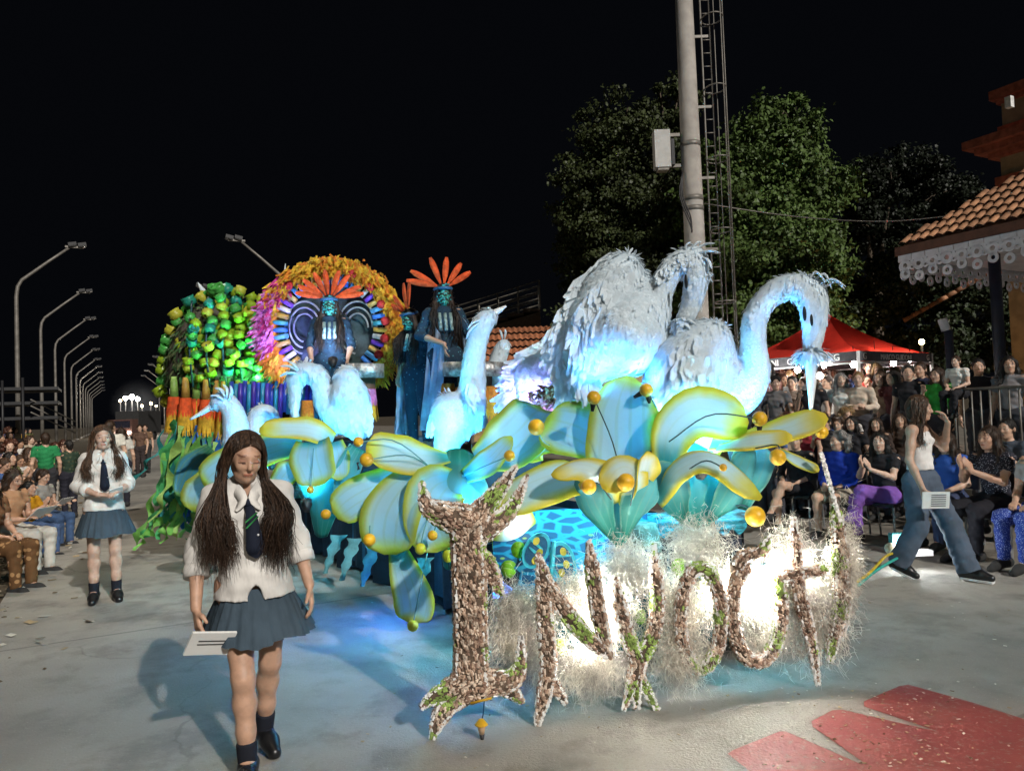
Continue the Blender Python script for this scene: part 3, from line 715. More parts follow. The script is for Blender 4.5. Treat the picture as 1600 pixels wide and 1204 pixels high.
# ============================================================ THE CARNIVAL FLOAT
CY = (.03, .44, 1.0); BL = (.03, .25, 1.0)
M_plume = mat('white_plumage_blue_lit', (.64, .75, .82), .85, .08, 20, .25, 60, trans=.3)  # blue lamp light put into the white plumage and feather colours
M_feather = mat('white_feather_blue_lit', (.7, .79, .85), .8, .08, 12, .1, 60, trans=.35)
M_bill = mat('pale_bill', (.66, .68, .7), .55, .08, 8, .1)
M_black = mat('black_eye', (.008, .008, .008), .3)
def petalmat(name, base, mid, edge, wy, vein, base_to=.35):
    m, t, b = nodes(name)
    uvn = N_(t, 'ShaderNodeUVMap'); sp = N_(t, 'ShaderNodeSeparateXYZ'); lnk(t, uvn.outputs[0], sp.inputs[0]); u, v = sp.outputs[0], sp.outputs[1]
    du = mathn(t, 'SUBTRACT', .5, mathn(t, 'ABSOLUTE', mathn(t, 'SUBTRACT', u, .5)))
    dv = mathn(t, 'MULTIPLY', mathn(t, 'SUBTRACT', 1, v), 1.1)
    e = mathn(t, 'MINIMUM', du, dv); e = mathn(t, 'ADD', e, mathn(t, 'MULTIPLY', mathn(t, 'SUBTRACT', noise(t, 7, 3), .5), .16))
    c = mixc(t, ramp(t, v, .05, base_to), base, mid)
    st = mathn(t, 'SINE', mathn(t, 'ADD', mathn(t, 'MULTIPLY', u, 31.4), mathn(t, 'MULTIPLY', noise(t, 4, 2), 3.0)))
    c = mixc(t, mathn(t, 'MULTIPLY', ramp(t, st, .55, 1.0), vein), c, tuple(.5*x+.5*y for x, y in zip(edge, (.1, .25, .2))))
    c = mixc(t, mathn(t, 'MULTIPLY', ramp(t, e, wy, wy*.1), .95), c, edge)
    lnk(t, c, b.inputs['Base Color']); b.inputs['Roughness'].default_value = .55
    bp = N_(t, 'ShaderNodeBump'); bp.inputs['Strength'].default_value = .3; bp.inputs['Distance'].default_value = .015; lnk(t, noise(t, 18, 5), bp.inputs['Height']); lnk(t, bp.outputs[0], b.inputs['Normal'])
    tr = N_(t, 'ShaderNodeBsdfTranslucent'); lnk(t, c, tr.inputs[0]); mx = N_(t, 'ShaderNodeMixShader'); mx.inputs[0].default_value = .52
    lnk(t, b.outputs[0], mx.inputs[1]); lnk(t, tr.outputs[0], mx.inputs[2]); lnk(t, mx.outputs[0], t.nodes['Material Output'].inputs[0]); return m
PM_y = petalmat('petal_white_yellow_rim', (.06, .42, .42), (.6, .8, .86), (.72, .64, .03), .26, .1)
PM_g = petalmat('petal_blue_lime_rim', (.05, .36, .42), (.4, .68, .8), (.5, .58, .05), .22, .18)
PM_t = petalmat('petal_teal', (.02, .26, .2), (.12, .5, .56), (.3, .6, .5), .06, .3, .8)
PM_w = petalmat('petal_yellow_heavy', (.3, .55, .45), (.66, .8, .82), (.76, .64, .03), .34, .1)
def petal(ctrl, wid, parent, m, face=(0, -1, .35), cup=.12, name='petal', nu=16, nv=9, ruf=.0, thick=.007):
    P0 = np.array([W(*c) for c in ctrl]); dep = np.array([c[2] for c in ctrl])
    P = spline(P0, nu); wd = np.array(wid, float)*dep/F
    tt = np.linspace(0, len(ctrl)-1, nu); w = np.interp(tt, np.arange(len(ctrl)), wd); s = np.linspace(0, 1, nu)
    ws = w.copy(); ws[1:-1] = .25*w[:-2]+.5*w[1:-1]+.25*w[2:]; w = ws
    end = s > .84; w[end] *= np.sqrt(np.maximum(1-((s[end]-.84)/.165)**2, .02))
    T = np.gradient(P, axis=0); T /= np.linalg.norm(T, axis=1, keepdims=True); face = nrm(face)
    A = np.cross(T, face); A /= np.maximum(np.linalg.norm(A, axis=1, keepdims=True), 1e-6); Nn = np.cross(A, T)
    q = np.linspace(-1, 1, nv); ph = random.random()*6
    S = P[:, None]+A[:, None]*(q[None, :, None]*w[:, None, None]/2)+Nn[:, None]*((cup*w[:, None]*q[None]**2)[..., None])
    S = S+Nn[:, None]*(((ruf+.03)*w[:, None]*np.sin(s[:, None]*7+ph+q[None]*2)*np.abs(q[None])**1.5)[..., None])
    n = nu*nv; top = S.reshape(-1, 3); bot = (S-Nn[:, None]*thick).reshape(-1, 3)
    f = []
    for i in range(nu-1):
        for j in range(nv-1):
            a = i*nv+j; f.append((a, a+1, a+nv+1, a+nv)); f.append((n+a, n+a+nv, n+a+nv+1, n+a+1))
    rim = [j for j in range(nv)]+[i*nv+nv-1 for i in range(1, nu)]+[(nu-1)*nv+j for j in range(nv-2, -1, -1)]+[i*nv for i in range(nu-2, 0, -1)]
    for a, b in zip(rim, rim[1:]+rim[:1]): f.append((a, n+a, n+b, b))
    uv = np.stack([np.broadcast_to((q+1)/2, (nu, nv)), np.broadcast_to(s[:, None], (nu, nv))], -1).reshape(-1, 2); uv = np.concatenate([uv, uv])
    v = np.concatenate([top, bot])-np.array(parent.location)
    o = link(name, mesh_np(name, v, np.array(f), True, uv=uv), [m], parent)
    o['_w'] = list(parent.location)
    return o
M_ball = mat('gold_ball', (.62, .36, .02), .35, .3, 9, .1); M_stem = mat('dark_stem', (.01, .05, .06), .5); M_ballg = mat('lime_ball', (.45, .48, .03), .4)
M_stemp = mat('pale_stem', (.1, .28, .3), .5)
def stamen(pts, r, parent, m=None):
    P = np.array([W(*p) for p in pts]); st = MB().tube(spline(P, 10), .0045, 5).build('stamen', M_stem if pts[0][0] > 900 else M_stemp, parent); st['_w'] = list(parent.location)
    e = P[-1]; rr = r*pts[-1][2]/F; MB().ball(e, rr, 14, 10).build('ball', m or M_ball, st)
def flower(base, label):
    t = empty('lily_flower', W(*base)); return tag(t, label, 'flower ornament', 'giant lilies on the float')
# --- front left lily
A = flower((690, 775, 5.3), 'giant blue lily with lime rims at the front left of the float')
petal([(700, 715, 5.3), (640, 715, 5.1), (572, 700, 4.95)], [20, 70, 62], A, PM_y, (0, -1, .6))
petal([(690, 728, 5.3), (620, 752, 5.1), (560, 778, 4.95), (524, 806, 4.9)], [14, 56, 66, 56], A, PM_g, (.2, -1, .5))
petal([(690, 748, 5.3), (640, 765, 5.0), (612, 808, 4.85), (610, 866, 4.85)], [20, 78, 100, 74], A, PM_g, (-.1, -1, .35))
petal([(715, 745, 5.3), (682, 770, 5.0), (678, 815, 4.9), (690, 860, 4.9)], [20, 90, 94, 60], A, PM_g, (.1, -1, .1), cup=.25)
petal([(745, 720, 5.4), (790, 700, 5.5), (838, 655, 5.6), (852, 640, 5.7)], [40, 96, 100, 70], A, PM_g, (-.2, -1, .4))
petal([(725, 745, 5.2), (762, 722, 5.1), (800, 682, 5.1)], [22, 44, 20], A, PM_g, (.2, -1, .3))
petal([(712, 700, 5.5), (708, 740, 5.2), (712, 792, 5.05)], [70, 108, 92], A, PM_t, (0, -1, .7), cup=-.3, name='trumpet_lip')
petal([(700, 890, 5.6), (705, 830, 5.3), (710, 760, 5.2), (712, 730, 5.3)], [16, 50, 84, 96], A, PM_t, (0, -1, 0), cup=-.35, name='trumpet')
petal([(620, 852, 5.0), (635, 900, 4.9), (648, 940, 4.85), (645, 972, 4.85)], [26, 52, 66, 52], A, PM_g, (0, -1, .1))
petal([(795, 905, 5.2), (800, 840, 5.2), (825, 790, 5.3)], [34, 58, 70], A, PM_w, (.3, -1, .0), cup=-.2, name='trumpet')
for p, r in (([(690, 745, 5.2), (640, 712, 5.0), (573, 718, 4.85)], 11), ([(690, 745, 5.2), (590, 800, 4.9), (577, 843, 4.8)], 10), ([(690, 760, 5.2), (665, 820, 4.8), (657, 857, 4.75)], 9), ([(690, 760, 5.2), (660, 900, 4.8), (645, 977, 4.75)], 9),
             ([(690, 745, 5.2), (560, 780, 5.0), (509, 803, 4.9)], 8), ([(720, 745, 5.2), (765, 725, 5.0), (796, 712, 4.9)], 9), ([(690, 745, 5.2), (620, 690, 5.0), (560, 690, 4.9)], 8), ([(700, 760, 5.2), (685, 810, 4.8), (676, 836, 4.75)], 8)):
    stamen(p, r, A, M_ballg if r in (9,) and p[-1][1] > 830 else None)
# --- centre lily
B = flower((968, 858, 4.7), 'giant pale lily with green pointed trumpet at the centre front of the float')
petal([(968, 858, 4.6), (968, 800, 4.6), (965, 740, 4.75)], [8, 80, 150], B, PM_t, (0, -1, 0), cup=-.35, name='trumpet')
petal([(962, 850, 4.65), (930, 800, 4.5), (915, 765, 4.45), (900, 745, 4.5)], [8, 60, 60, 40], B, PM_t, (-.5, -1, .2), cup=-.3, name='trumpet')
petal([(975, 850, 4.65), (1000, 800, 4.5), (1018, 760, 4.5), (1022, 735, 4.6)], [8, 60, 60, 40], B, PM_t, (.5, -1, .2), cup=-.3, name='trumpet')
petal([(975, 780, 4.8), (972, 720, 4.95), (975, 640, 5.05), (985, 588, 5.1)], [50, 116, 104, 44], B, PM_g, (-.15, -1, -.1), cup=.16, ruf=.05)
petal([(955, 720, 5.0), (925, 690, 5.1), (890, 672, 5.2), (850, 660, 5.3)], [50, 96, 104, 74], B, PM_g, (.1, -1, .5), cup=.1)
petal([(960, 770, 4.8), (900, 740, 4.6), (850, 752, 4.5), (770, 790, 4.45)], [40, 80, 80, 66], B, PM_y, (-.1, -.8, .8), cup=-.1)
petal([(950, 790, 4.55), (938, 745, 4.4), (905, 728, 4.3), (862, 742, 4.25)], [30, 60, 46, 22], B, PM_w, (-.3, -.9, .6), cup=-.28, ruf=.08)
petal([(985, 790, 4.55), (990, 745, 4.4), (972, 735, 4.28), (945, 765, 4.22)], [34, 66, 60, 40], B, PM_w, (.1, -1, .5), cup=-.2, ruf=.08)
petal([(990, 780, 4.6), (1005, 735, 4.45), (1012, 705, 4.4)], [40, 44, 26], B, PM_w, (.5, -1, .1), cup=.3, ruf=.1)
petal([(1000, 730, 5.1), (1025, 690, 5.3), (1030, 650, 5.4), (1020, 610, 5.4)], [60, 100, 110, 80], B, PM_y, (0, -1, .2), cup=-.1)
petal([(880, 690, 5.5), (850, 690, 5.6), (810, 705, 5.6)], [60, 90, 70], B, PM_y, (0, -.8, .9), cup=.05)
for p, r in (([(975, 790, 4.6), (960, 700, 4.8), (928, 621, 4.85)], 11), ([(1020, 690, 4.9), (1030, 650, 4.95), (1010, 609, 4.95)], 11), ([(955, 780, 4.5), (935, 755, 4.3), (920, 760, 4.22)], 12), ([(985, 790, 4.5), (990, 760, 4.3), (978, 753, 4.2)], 14), ([(870, 700, 5.2), (850, 690, 5.1), (838, 667, 5.05)], 13)):
    stamen(p, r, B)
# --- right lily
R_ = flower((1092, 826, 4.9), 'giant glowing lily with yellow tips at the right front of the float')
petal([(1090, 826, 4.8), (1090, 780, 4.8), (1085, 730, 4.9), (1080, 690, 5.0)], [8, 110, 160, 150], R_, PM_t, (0, -1, 0), cup=-.35, name='trumpet')
petal([(1075, 822, 4.8), (1050, 790, 4.7), (1040, 755, 4.65), (1030, 720, 4.7)], [8, 60, 60, 40], R_, PM_t, (-.6, -1, .1), cup=-.3, name='trumpet')
petal([(1105, 822, 4.8), (1140, 790, 4.7), (1165, 750, 4.75), (1180, 705, 4.8)], [8, 50, 60, 50], R_, PM_t, (.6, -1, .1), cup=-.3, name='trumpet')
petal([(1040, 730, 4.8), (1052, 675, 4.75), (1095, 645, 4.75), (1168, 668, 4.75)], [40, 70, 86, 70], R_, PM_y, (.1, -1, .45), cup=.1, ruf=.03)
petal([(1110, 695, 4.9), (1170, 688, 4.75), (1230, 672, 4.65), (1292, 650, 4.6)], [30, 44, 62, 46], R_, PM_w, (.1, -.7, .8), cup=.08)
petal([(1120, 700, 4.8), (1170, 690, 4.6), (1238, 682, 4.5)], [20, 38, 30], R_, PM_w, (.1, -.8, .6), cup=.05)
petal([(1025, 780, 4.7), (1060, 730, 4.5), (1115, 718, 4.4), (1190, 778, 4.35)], [30, 54, 54, 36], R_, PM_y, (.1, -.8, .8), cup=-.14, ruf=.04)
petal([(1150, 790, 4.8), (1165, 740, 4.85), (1185, 690, 4.9)], [40, 80, 70], R_, PM_t, (.4, -1, .1), cup=.1)
petal([(1080, 720, 5.2), (1100, 660, 5.3), (1105, 610, 5.3)], [60, 96, 60], R_, PM_y, (0, -1, .1), cup=.1)
petal([(1218, 703, 4.5), (1245, 720, 4.45), (1280, 735, 4.4)], [8, 20, 16], R_, PM_y, (0, -1, .4), name='leaf')
for p, r in (([(1045, 690, 4.6), (1110, 648, 4.6), (1187, 654, 4.6)], 12), ([(1180, 700, 4.5), (1215, 695, 4.45), (1215, 714, 4.42)], 13), ([(1150, 790, 4.5), (1165, 790, 4.4), (1180, 806, 4.35)], 16), ([(1060, 745, 4.5), (1100, 720, 4.35), (1130, 730, 4.3)], 6), ([(1270, 668, 4.6), (1284, 675, 4.58)], 10)):
    stamen(p, r, R_)
# --- rear left lily
C_ = flower((500, 800, 7.2), 'giant blue lily behind the walking student, rear left of the float')
petal([(520, 690, 7.1), (480, 672, 7.0), (405, 672, 6.9)], [30, 46, 36], C_, PM_w, (0, -.9, .7))
petal([(490, 690, 7.0), (488, 715, 6.8), (500, 758, 6.7)], [50, 72, 58], C_, PM_g, (0, -1, .5))
petal([(520, 690, 7.0), (525, 715, 6.9), (530, 750, 6.8)], [30, 44, 30], C_, PM_g, (.3, -1, .3))
petal([(480, 720, 7.0), (455, 735, 6.8), (430, 765, 6.8)], [30, 46, 40], C_, PM_g, (-.2, -1, .5))
petal([(560, 700, 7.0), (545, 730, 6.9), (535, 780, 6.9)], [30, 40, 30], C_, PM_t, (.3, -1, .3))
petal([(470, 700, 7.2), (430, 700, 7.2), (350, 735, 7.2), (320, 760, 7.2)], [30, 56, 66, 50], C_, PM_g, (-.1, -1, .4))
petal([(420, 760, 7.4), (370, 780, 7.4), (318, 770, 7.4), (305, 800, 7.4)], [30, 66, 70, 40], C_, PM_g, (-.1, -1, .3))
petal([(500, 840, 7.3), (500, 790, 7.1), (495, 740, 7.0)], [20, 60, 90], C_, PM_t, (0, -1, 0), cup=-.3, name='trumpet')
for p, r in (([(540, 700, 6.9), (560, 690, 6.7)], 6), ([(490, 700, 6.8), (485, 765, 6.6)], 6)): stamen(p, r, C_)
# --- herons
def heron(label, prims, wings, bills, crest, feath, eye=None, coat=3500, flow=(-.3, .1, -1), L=.07, light_col=None, ruff=None, vox=.014):
    """prims: chains [(px,py,d,radius_px)...]; wings: list of (edge chain start->end, length_px, dir); bills: chains"""
    base = W(*prims[0][0][:3]); t = empty('heron_sculpture', base); tag(t, label, 'bird sculpture', 'white herons on the float')
    s = SDF(vox)
    for ch in prims:
        if len(ch) > 3:
            P = spline([W(*c[:3]) for c in ch], len(ch)*3-2); rr = np.interp(np.linspace(0, len(ch)-1, len(P)), np.arange(len(ch)), [c[3]*c[2]/F for c in ch])
        else: P = [W(*c[:3]) for c in ch]; rr = [c[3]*c[2]/F for c in ch]
        s.chain(P, rr, k=.04, flat=((0, 1, 0), 1.0))
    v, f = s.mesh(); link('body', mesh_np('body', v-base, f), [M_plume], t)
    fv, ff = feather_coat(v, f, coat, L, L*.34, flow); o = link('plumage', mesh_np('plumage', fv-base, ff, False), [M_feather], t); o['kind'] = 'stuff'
    for (edge, ln, dr, wd) in wings:
        P = spline([W(*c) for c in edge], 40); dd = edge[0][2]; k = dd/F
        n = 40*feath; idx = rng.integers(0, 40, n); p = P[idx]+rng.normal(0, .012, (n, 3))
        d = np.array(nrm(_r*dr[0]-_u*dr[1]+_f*dr[2]))+rng.normal(0, .12, (n, 3)); d /= np.linalg.norm(d, axis=1, keepdims=True)
        sd_ = np.cross(d, _f+rng.normal(0, .25, (n, 3))); sd_ /= np.linalg.norm(sd_, axis=1, keepdims=True)
        fv, ff = blades(p, d, sd_, ln*k*rng.uniform(.6, 1.2, n), wd*k*rng.uniform(.7, 1.2, n), np.cross(sd_, d), .15)
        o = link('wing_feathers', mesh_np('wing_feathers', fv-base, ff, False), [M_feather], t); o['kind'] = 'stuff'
    for ch in bills:
        P = spline([W(*c[:3]) for c in ch], 10); r = np.interp(np.linspace(0, len(ch)-1, 10), np.arange(len(ch)), [c[3]*c[2]/F for c in ch])
        MB().tube(P, r, 10).build('bill', M_bill, t)
    for ch in crest:
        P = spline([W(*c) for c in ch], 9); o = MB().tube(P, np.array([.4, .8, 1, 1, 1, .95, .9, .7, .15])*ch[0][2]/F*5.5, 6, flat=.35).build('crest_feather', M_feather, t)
    for e in (eye or []): MB().ball(W(*e[:3]), np.array([.6, .8, 2.4])*e[3]*e[2]/F).build('eye', M_black, t)
    for (px, py, d, r) in (ruff or []):
        c = W(px, py, d); n = 260; a = rng.random(n)*6.283
        dr = np.stack([np.cos(a), np.sin(a), rng.normal(-.1, .25, n)], 1); dr /= np.linalg.norm(dr, axis=1, keepdims=True)
        sd_ = np.cross(dr, np.array([0, 0, 1.])); fv, ff = blades(np.broadcast_to(c, (n, 3))+rng.normal(0, .012, (n, 3)), dr, sd_/np.linalg.norm(sd_, axis=1, keepdims=True), r*d/F*rng.uniform(.5, 1.1, n), .03, np.cross(sd_, dr), .35)
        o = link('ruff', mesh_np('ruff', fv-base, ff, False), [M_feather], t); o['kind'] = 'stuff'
    return t
d = 5.4
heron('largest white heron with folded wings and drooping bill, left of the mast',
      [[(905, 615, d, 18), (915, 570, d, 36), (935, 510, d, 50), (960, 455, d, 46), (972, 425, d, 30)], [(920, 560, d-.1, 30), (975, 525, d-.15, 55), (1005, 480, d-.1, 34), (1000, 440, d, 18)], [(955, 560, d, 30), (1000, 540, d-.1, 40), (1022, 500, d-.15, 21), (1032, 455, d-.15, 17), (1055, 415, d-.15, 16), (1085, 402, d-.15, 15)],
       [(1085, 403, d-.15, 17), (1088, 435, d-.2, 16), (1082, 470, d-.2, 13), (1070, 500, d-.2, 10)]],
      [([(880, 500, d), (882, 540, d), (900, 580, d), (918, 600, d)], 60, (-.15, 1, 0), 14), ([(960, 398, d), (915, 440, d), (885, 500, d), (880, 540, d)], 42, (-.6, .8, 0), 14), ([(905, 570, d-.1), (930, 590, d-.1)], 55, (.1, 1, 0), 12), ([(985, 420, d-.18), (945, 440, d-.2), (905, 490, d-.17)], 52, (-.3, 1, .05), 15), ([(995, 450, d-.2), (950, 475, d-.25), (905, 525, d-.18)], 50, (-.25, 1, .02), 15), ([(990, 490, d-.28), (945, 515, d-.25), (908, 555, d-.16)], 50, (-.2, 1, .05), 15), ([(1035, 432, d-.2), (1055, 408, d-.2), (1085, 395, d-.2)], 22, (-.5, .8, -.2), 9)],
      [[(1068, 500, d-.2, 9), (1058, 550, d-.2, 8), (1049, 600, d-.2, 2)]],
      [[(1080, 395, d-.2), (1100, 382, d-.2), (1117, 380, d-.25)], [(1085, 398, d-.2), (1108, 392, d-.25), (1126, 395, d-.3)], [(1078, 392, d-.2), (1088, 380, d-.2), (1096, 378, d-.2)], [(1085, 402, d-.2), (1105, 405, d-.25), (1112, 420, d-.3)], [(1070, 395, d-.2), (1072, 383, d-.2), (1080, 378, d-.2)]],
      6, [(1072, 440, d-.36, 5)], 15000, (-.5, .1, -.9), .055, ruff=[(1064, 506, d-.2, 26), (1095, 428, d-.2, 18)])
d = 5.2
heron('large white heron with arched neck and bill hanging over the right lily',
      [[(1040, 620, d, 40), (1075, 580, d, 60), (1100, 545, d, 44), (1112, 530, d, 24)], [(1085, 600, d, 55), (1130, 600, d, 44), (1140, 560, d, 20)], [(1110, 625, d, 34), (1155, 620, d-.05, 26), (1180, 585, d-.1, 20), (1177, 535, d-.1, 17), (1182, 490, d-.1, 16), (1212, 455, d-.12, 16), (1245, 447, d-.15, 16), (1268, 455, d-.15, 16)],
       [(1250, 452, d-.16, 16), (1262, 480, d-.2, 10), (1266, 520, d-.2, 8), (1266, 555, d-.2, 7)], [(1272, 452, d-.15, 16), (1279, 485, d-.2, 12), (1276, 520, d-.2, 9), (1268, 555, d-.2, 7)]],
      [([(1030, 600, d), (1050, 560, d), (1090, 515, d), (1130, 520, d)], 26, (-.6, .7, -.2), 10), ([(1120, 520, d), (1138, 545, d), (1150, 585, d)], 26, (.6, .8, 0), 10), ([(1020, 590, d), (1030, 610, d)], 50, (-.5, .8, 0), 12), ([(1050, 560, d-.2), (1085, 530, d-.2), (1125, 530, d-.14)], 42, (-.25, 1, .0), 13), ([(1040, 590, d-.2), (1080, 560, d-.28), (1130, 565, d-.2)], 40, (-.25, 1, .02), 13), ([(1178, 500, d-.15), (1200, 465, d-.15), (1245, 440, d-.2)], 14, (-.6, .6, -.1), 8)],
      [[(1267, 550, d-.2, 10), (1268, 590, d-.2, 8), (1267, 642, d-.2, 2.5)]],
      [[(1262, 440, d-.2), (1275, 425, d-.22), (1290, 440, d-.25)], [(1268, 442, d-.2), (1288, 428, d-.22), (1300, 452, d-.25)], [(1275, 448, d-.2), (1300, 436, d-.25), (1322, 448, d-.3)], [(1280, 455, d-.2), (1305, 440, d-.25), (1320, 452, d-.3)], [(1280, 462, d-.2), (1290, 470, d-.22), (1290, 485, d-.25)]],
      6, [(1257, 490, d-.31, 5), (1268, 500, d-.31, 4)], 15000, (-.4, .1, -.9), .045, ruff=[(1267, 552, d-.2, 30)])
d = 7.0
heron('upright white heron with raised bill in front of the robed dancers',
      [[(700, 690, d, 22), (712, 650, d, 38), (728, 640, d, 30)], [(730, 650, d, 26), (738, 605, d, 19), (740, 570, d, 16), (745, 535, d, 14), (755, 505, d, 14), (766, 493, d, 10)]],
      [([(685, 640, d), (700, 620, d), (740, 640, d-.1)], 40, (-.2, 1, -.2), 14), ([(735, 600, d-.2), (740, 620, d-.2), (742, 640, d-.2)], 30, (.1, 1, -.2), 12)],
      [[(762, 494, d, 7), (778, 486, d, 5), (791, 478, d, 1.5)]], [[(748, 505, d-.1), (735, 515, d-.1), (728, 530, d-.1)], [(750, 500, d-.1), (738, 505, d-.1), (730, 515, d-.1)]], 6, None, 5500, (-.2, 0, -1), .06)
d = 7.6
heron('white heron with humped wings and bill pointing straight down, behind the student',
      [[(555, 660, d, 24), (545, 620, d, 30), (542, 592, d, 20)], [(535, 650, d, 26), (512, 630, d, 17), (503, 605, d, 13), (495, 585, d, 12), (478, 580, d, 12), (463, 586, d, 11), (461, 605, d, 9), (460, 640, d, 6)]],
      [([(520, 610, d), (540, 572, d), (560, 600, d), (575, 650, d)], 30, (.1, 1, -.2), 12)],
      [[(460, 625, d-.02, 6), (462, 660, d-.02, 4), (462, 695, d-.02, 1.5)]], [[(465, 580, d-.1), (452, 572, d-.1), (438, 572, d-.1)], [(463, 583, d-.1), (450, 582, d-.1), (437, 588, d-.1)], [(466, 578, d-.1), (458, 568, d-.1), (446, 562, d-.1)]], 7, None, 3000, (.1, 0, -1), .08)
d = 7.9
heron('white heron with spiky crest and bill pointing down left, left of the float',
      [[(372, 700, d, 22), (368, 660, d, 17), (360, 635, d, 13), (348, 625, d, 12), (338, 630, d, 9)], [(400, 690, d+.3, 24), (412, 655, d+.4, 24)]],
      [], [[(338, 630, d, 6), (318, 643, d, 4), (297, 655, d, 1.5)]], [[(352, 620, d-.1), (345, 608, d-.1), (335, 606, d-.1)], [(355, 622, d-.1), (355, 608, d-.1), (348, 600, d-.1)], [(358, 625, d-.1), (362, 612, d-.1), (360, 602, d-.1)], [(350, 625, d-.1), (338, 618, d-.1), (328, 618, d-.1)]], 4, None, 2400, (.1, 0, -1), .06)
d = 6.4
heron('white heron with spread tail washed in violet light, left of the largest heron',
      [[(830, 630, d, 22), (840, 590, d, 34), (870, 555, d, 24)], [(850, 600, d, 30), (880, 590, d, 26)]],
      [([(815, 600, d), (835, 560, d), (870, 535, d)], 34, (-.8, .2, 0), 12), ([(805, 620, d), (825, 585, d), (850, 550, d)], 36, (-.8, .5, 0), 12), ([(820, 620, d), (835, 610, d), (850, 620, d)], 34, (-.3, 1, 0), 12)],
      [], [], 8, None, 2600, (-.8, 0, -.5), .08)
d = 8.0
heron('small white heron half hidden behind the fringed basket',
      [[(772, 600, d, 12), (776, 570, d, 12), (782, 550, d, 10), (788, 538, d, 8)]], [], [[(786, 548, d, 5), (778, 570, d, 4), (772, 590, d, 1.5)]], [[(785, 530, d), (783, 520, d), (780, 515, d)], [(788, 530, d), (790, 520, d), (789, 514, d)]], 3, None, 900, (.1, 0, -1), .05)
# --- float chassis and dressing
M_skirt = mat('dark_blue_skirt', (.015, .02, .035), .9, .5, 3, .5, 12)
M_deck = mat('float_deck', (.02, .07, .12), .8, .4, 4)
def wavemat():
    m, t, b = nodes('painted_leaf_pattern'); tc = N_(t, 'ShaderNodeTexCoord'); mp = N_(t, 'ShaderNodeMapping'); mp.inputs['Scale'].default_value = (7, 7, 16); mp.inputs['Rotation'].default_value = (0, .5, 0); lnk(t, tc.outputs['Object'], mp.inputs[0])
    vo = N_(t, 'ShaderNodeTexVoronoi', feature='DISTANCE_TO_EDGE'); vo.inputs['Scale'].default_value = 1; lnk(t, mp.outputs[0], vo.inputs[0])
    vc = N_(t, 'ShaderNodeTexVoronoi'); vc.inputs['Scale'].default_value = 1; lnk(t, mp.outputs[0], vc.inputs[0])
    c = mixc(t, ramp(t, vo.outputs['Distance'], .16, .08), (.01, .04, .1), (.02, .22, .3)); c = mixc(t, ramp(t, vc.outputs['Distance'], .16, .1), c, (.4, .36, .05))
    lnk(t, c, b.inputs['Base Color']); b.inputs['Roughness'].default_value = .6; return m
M_wave = wavemat()
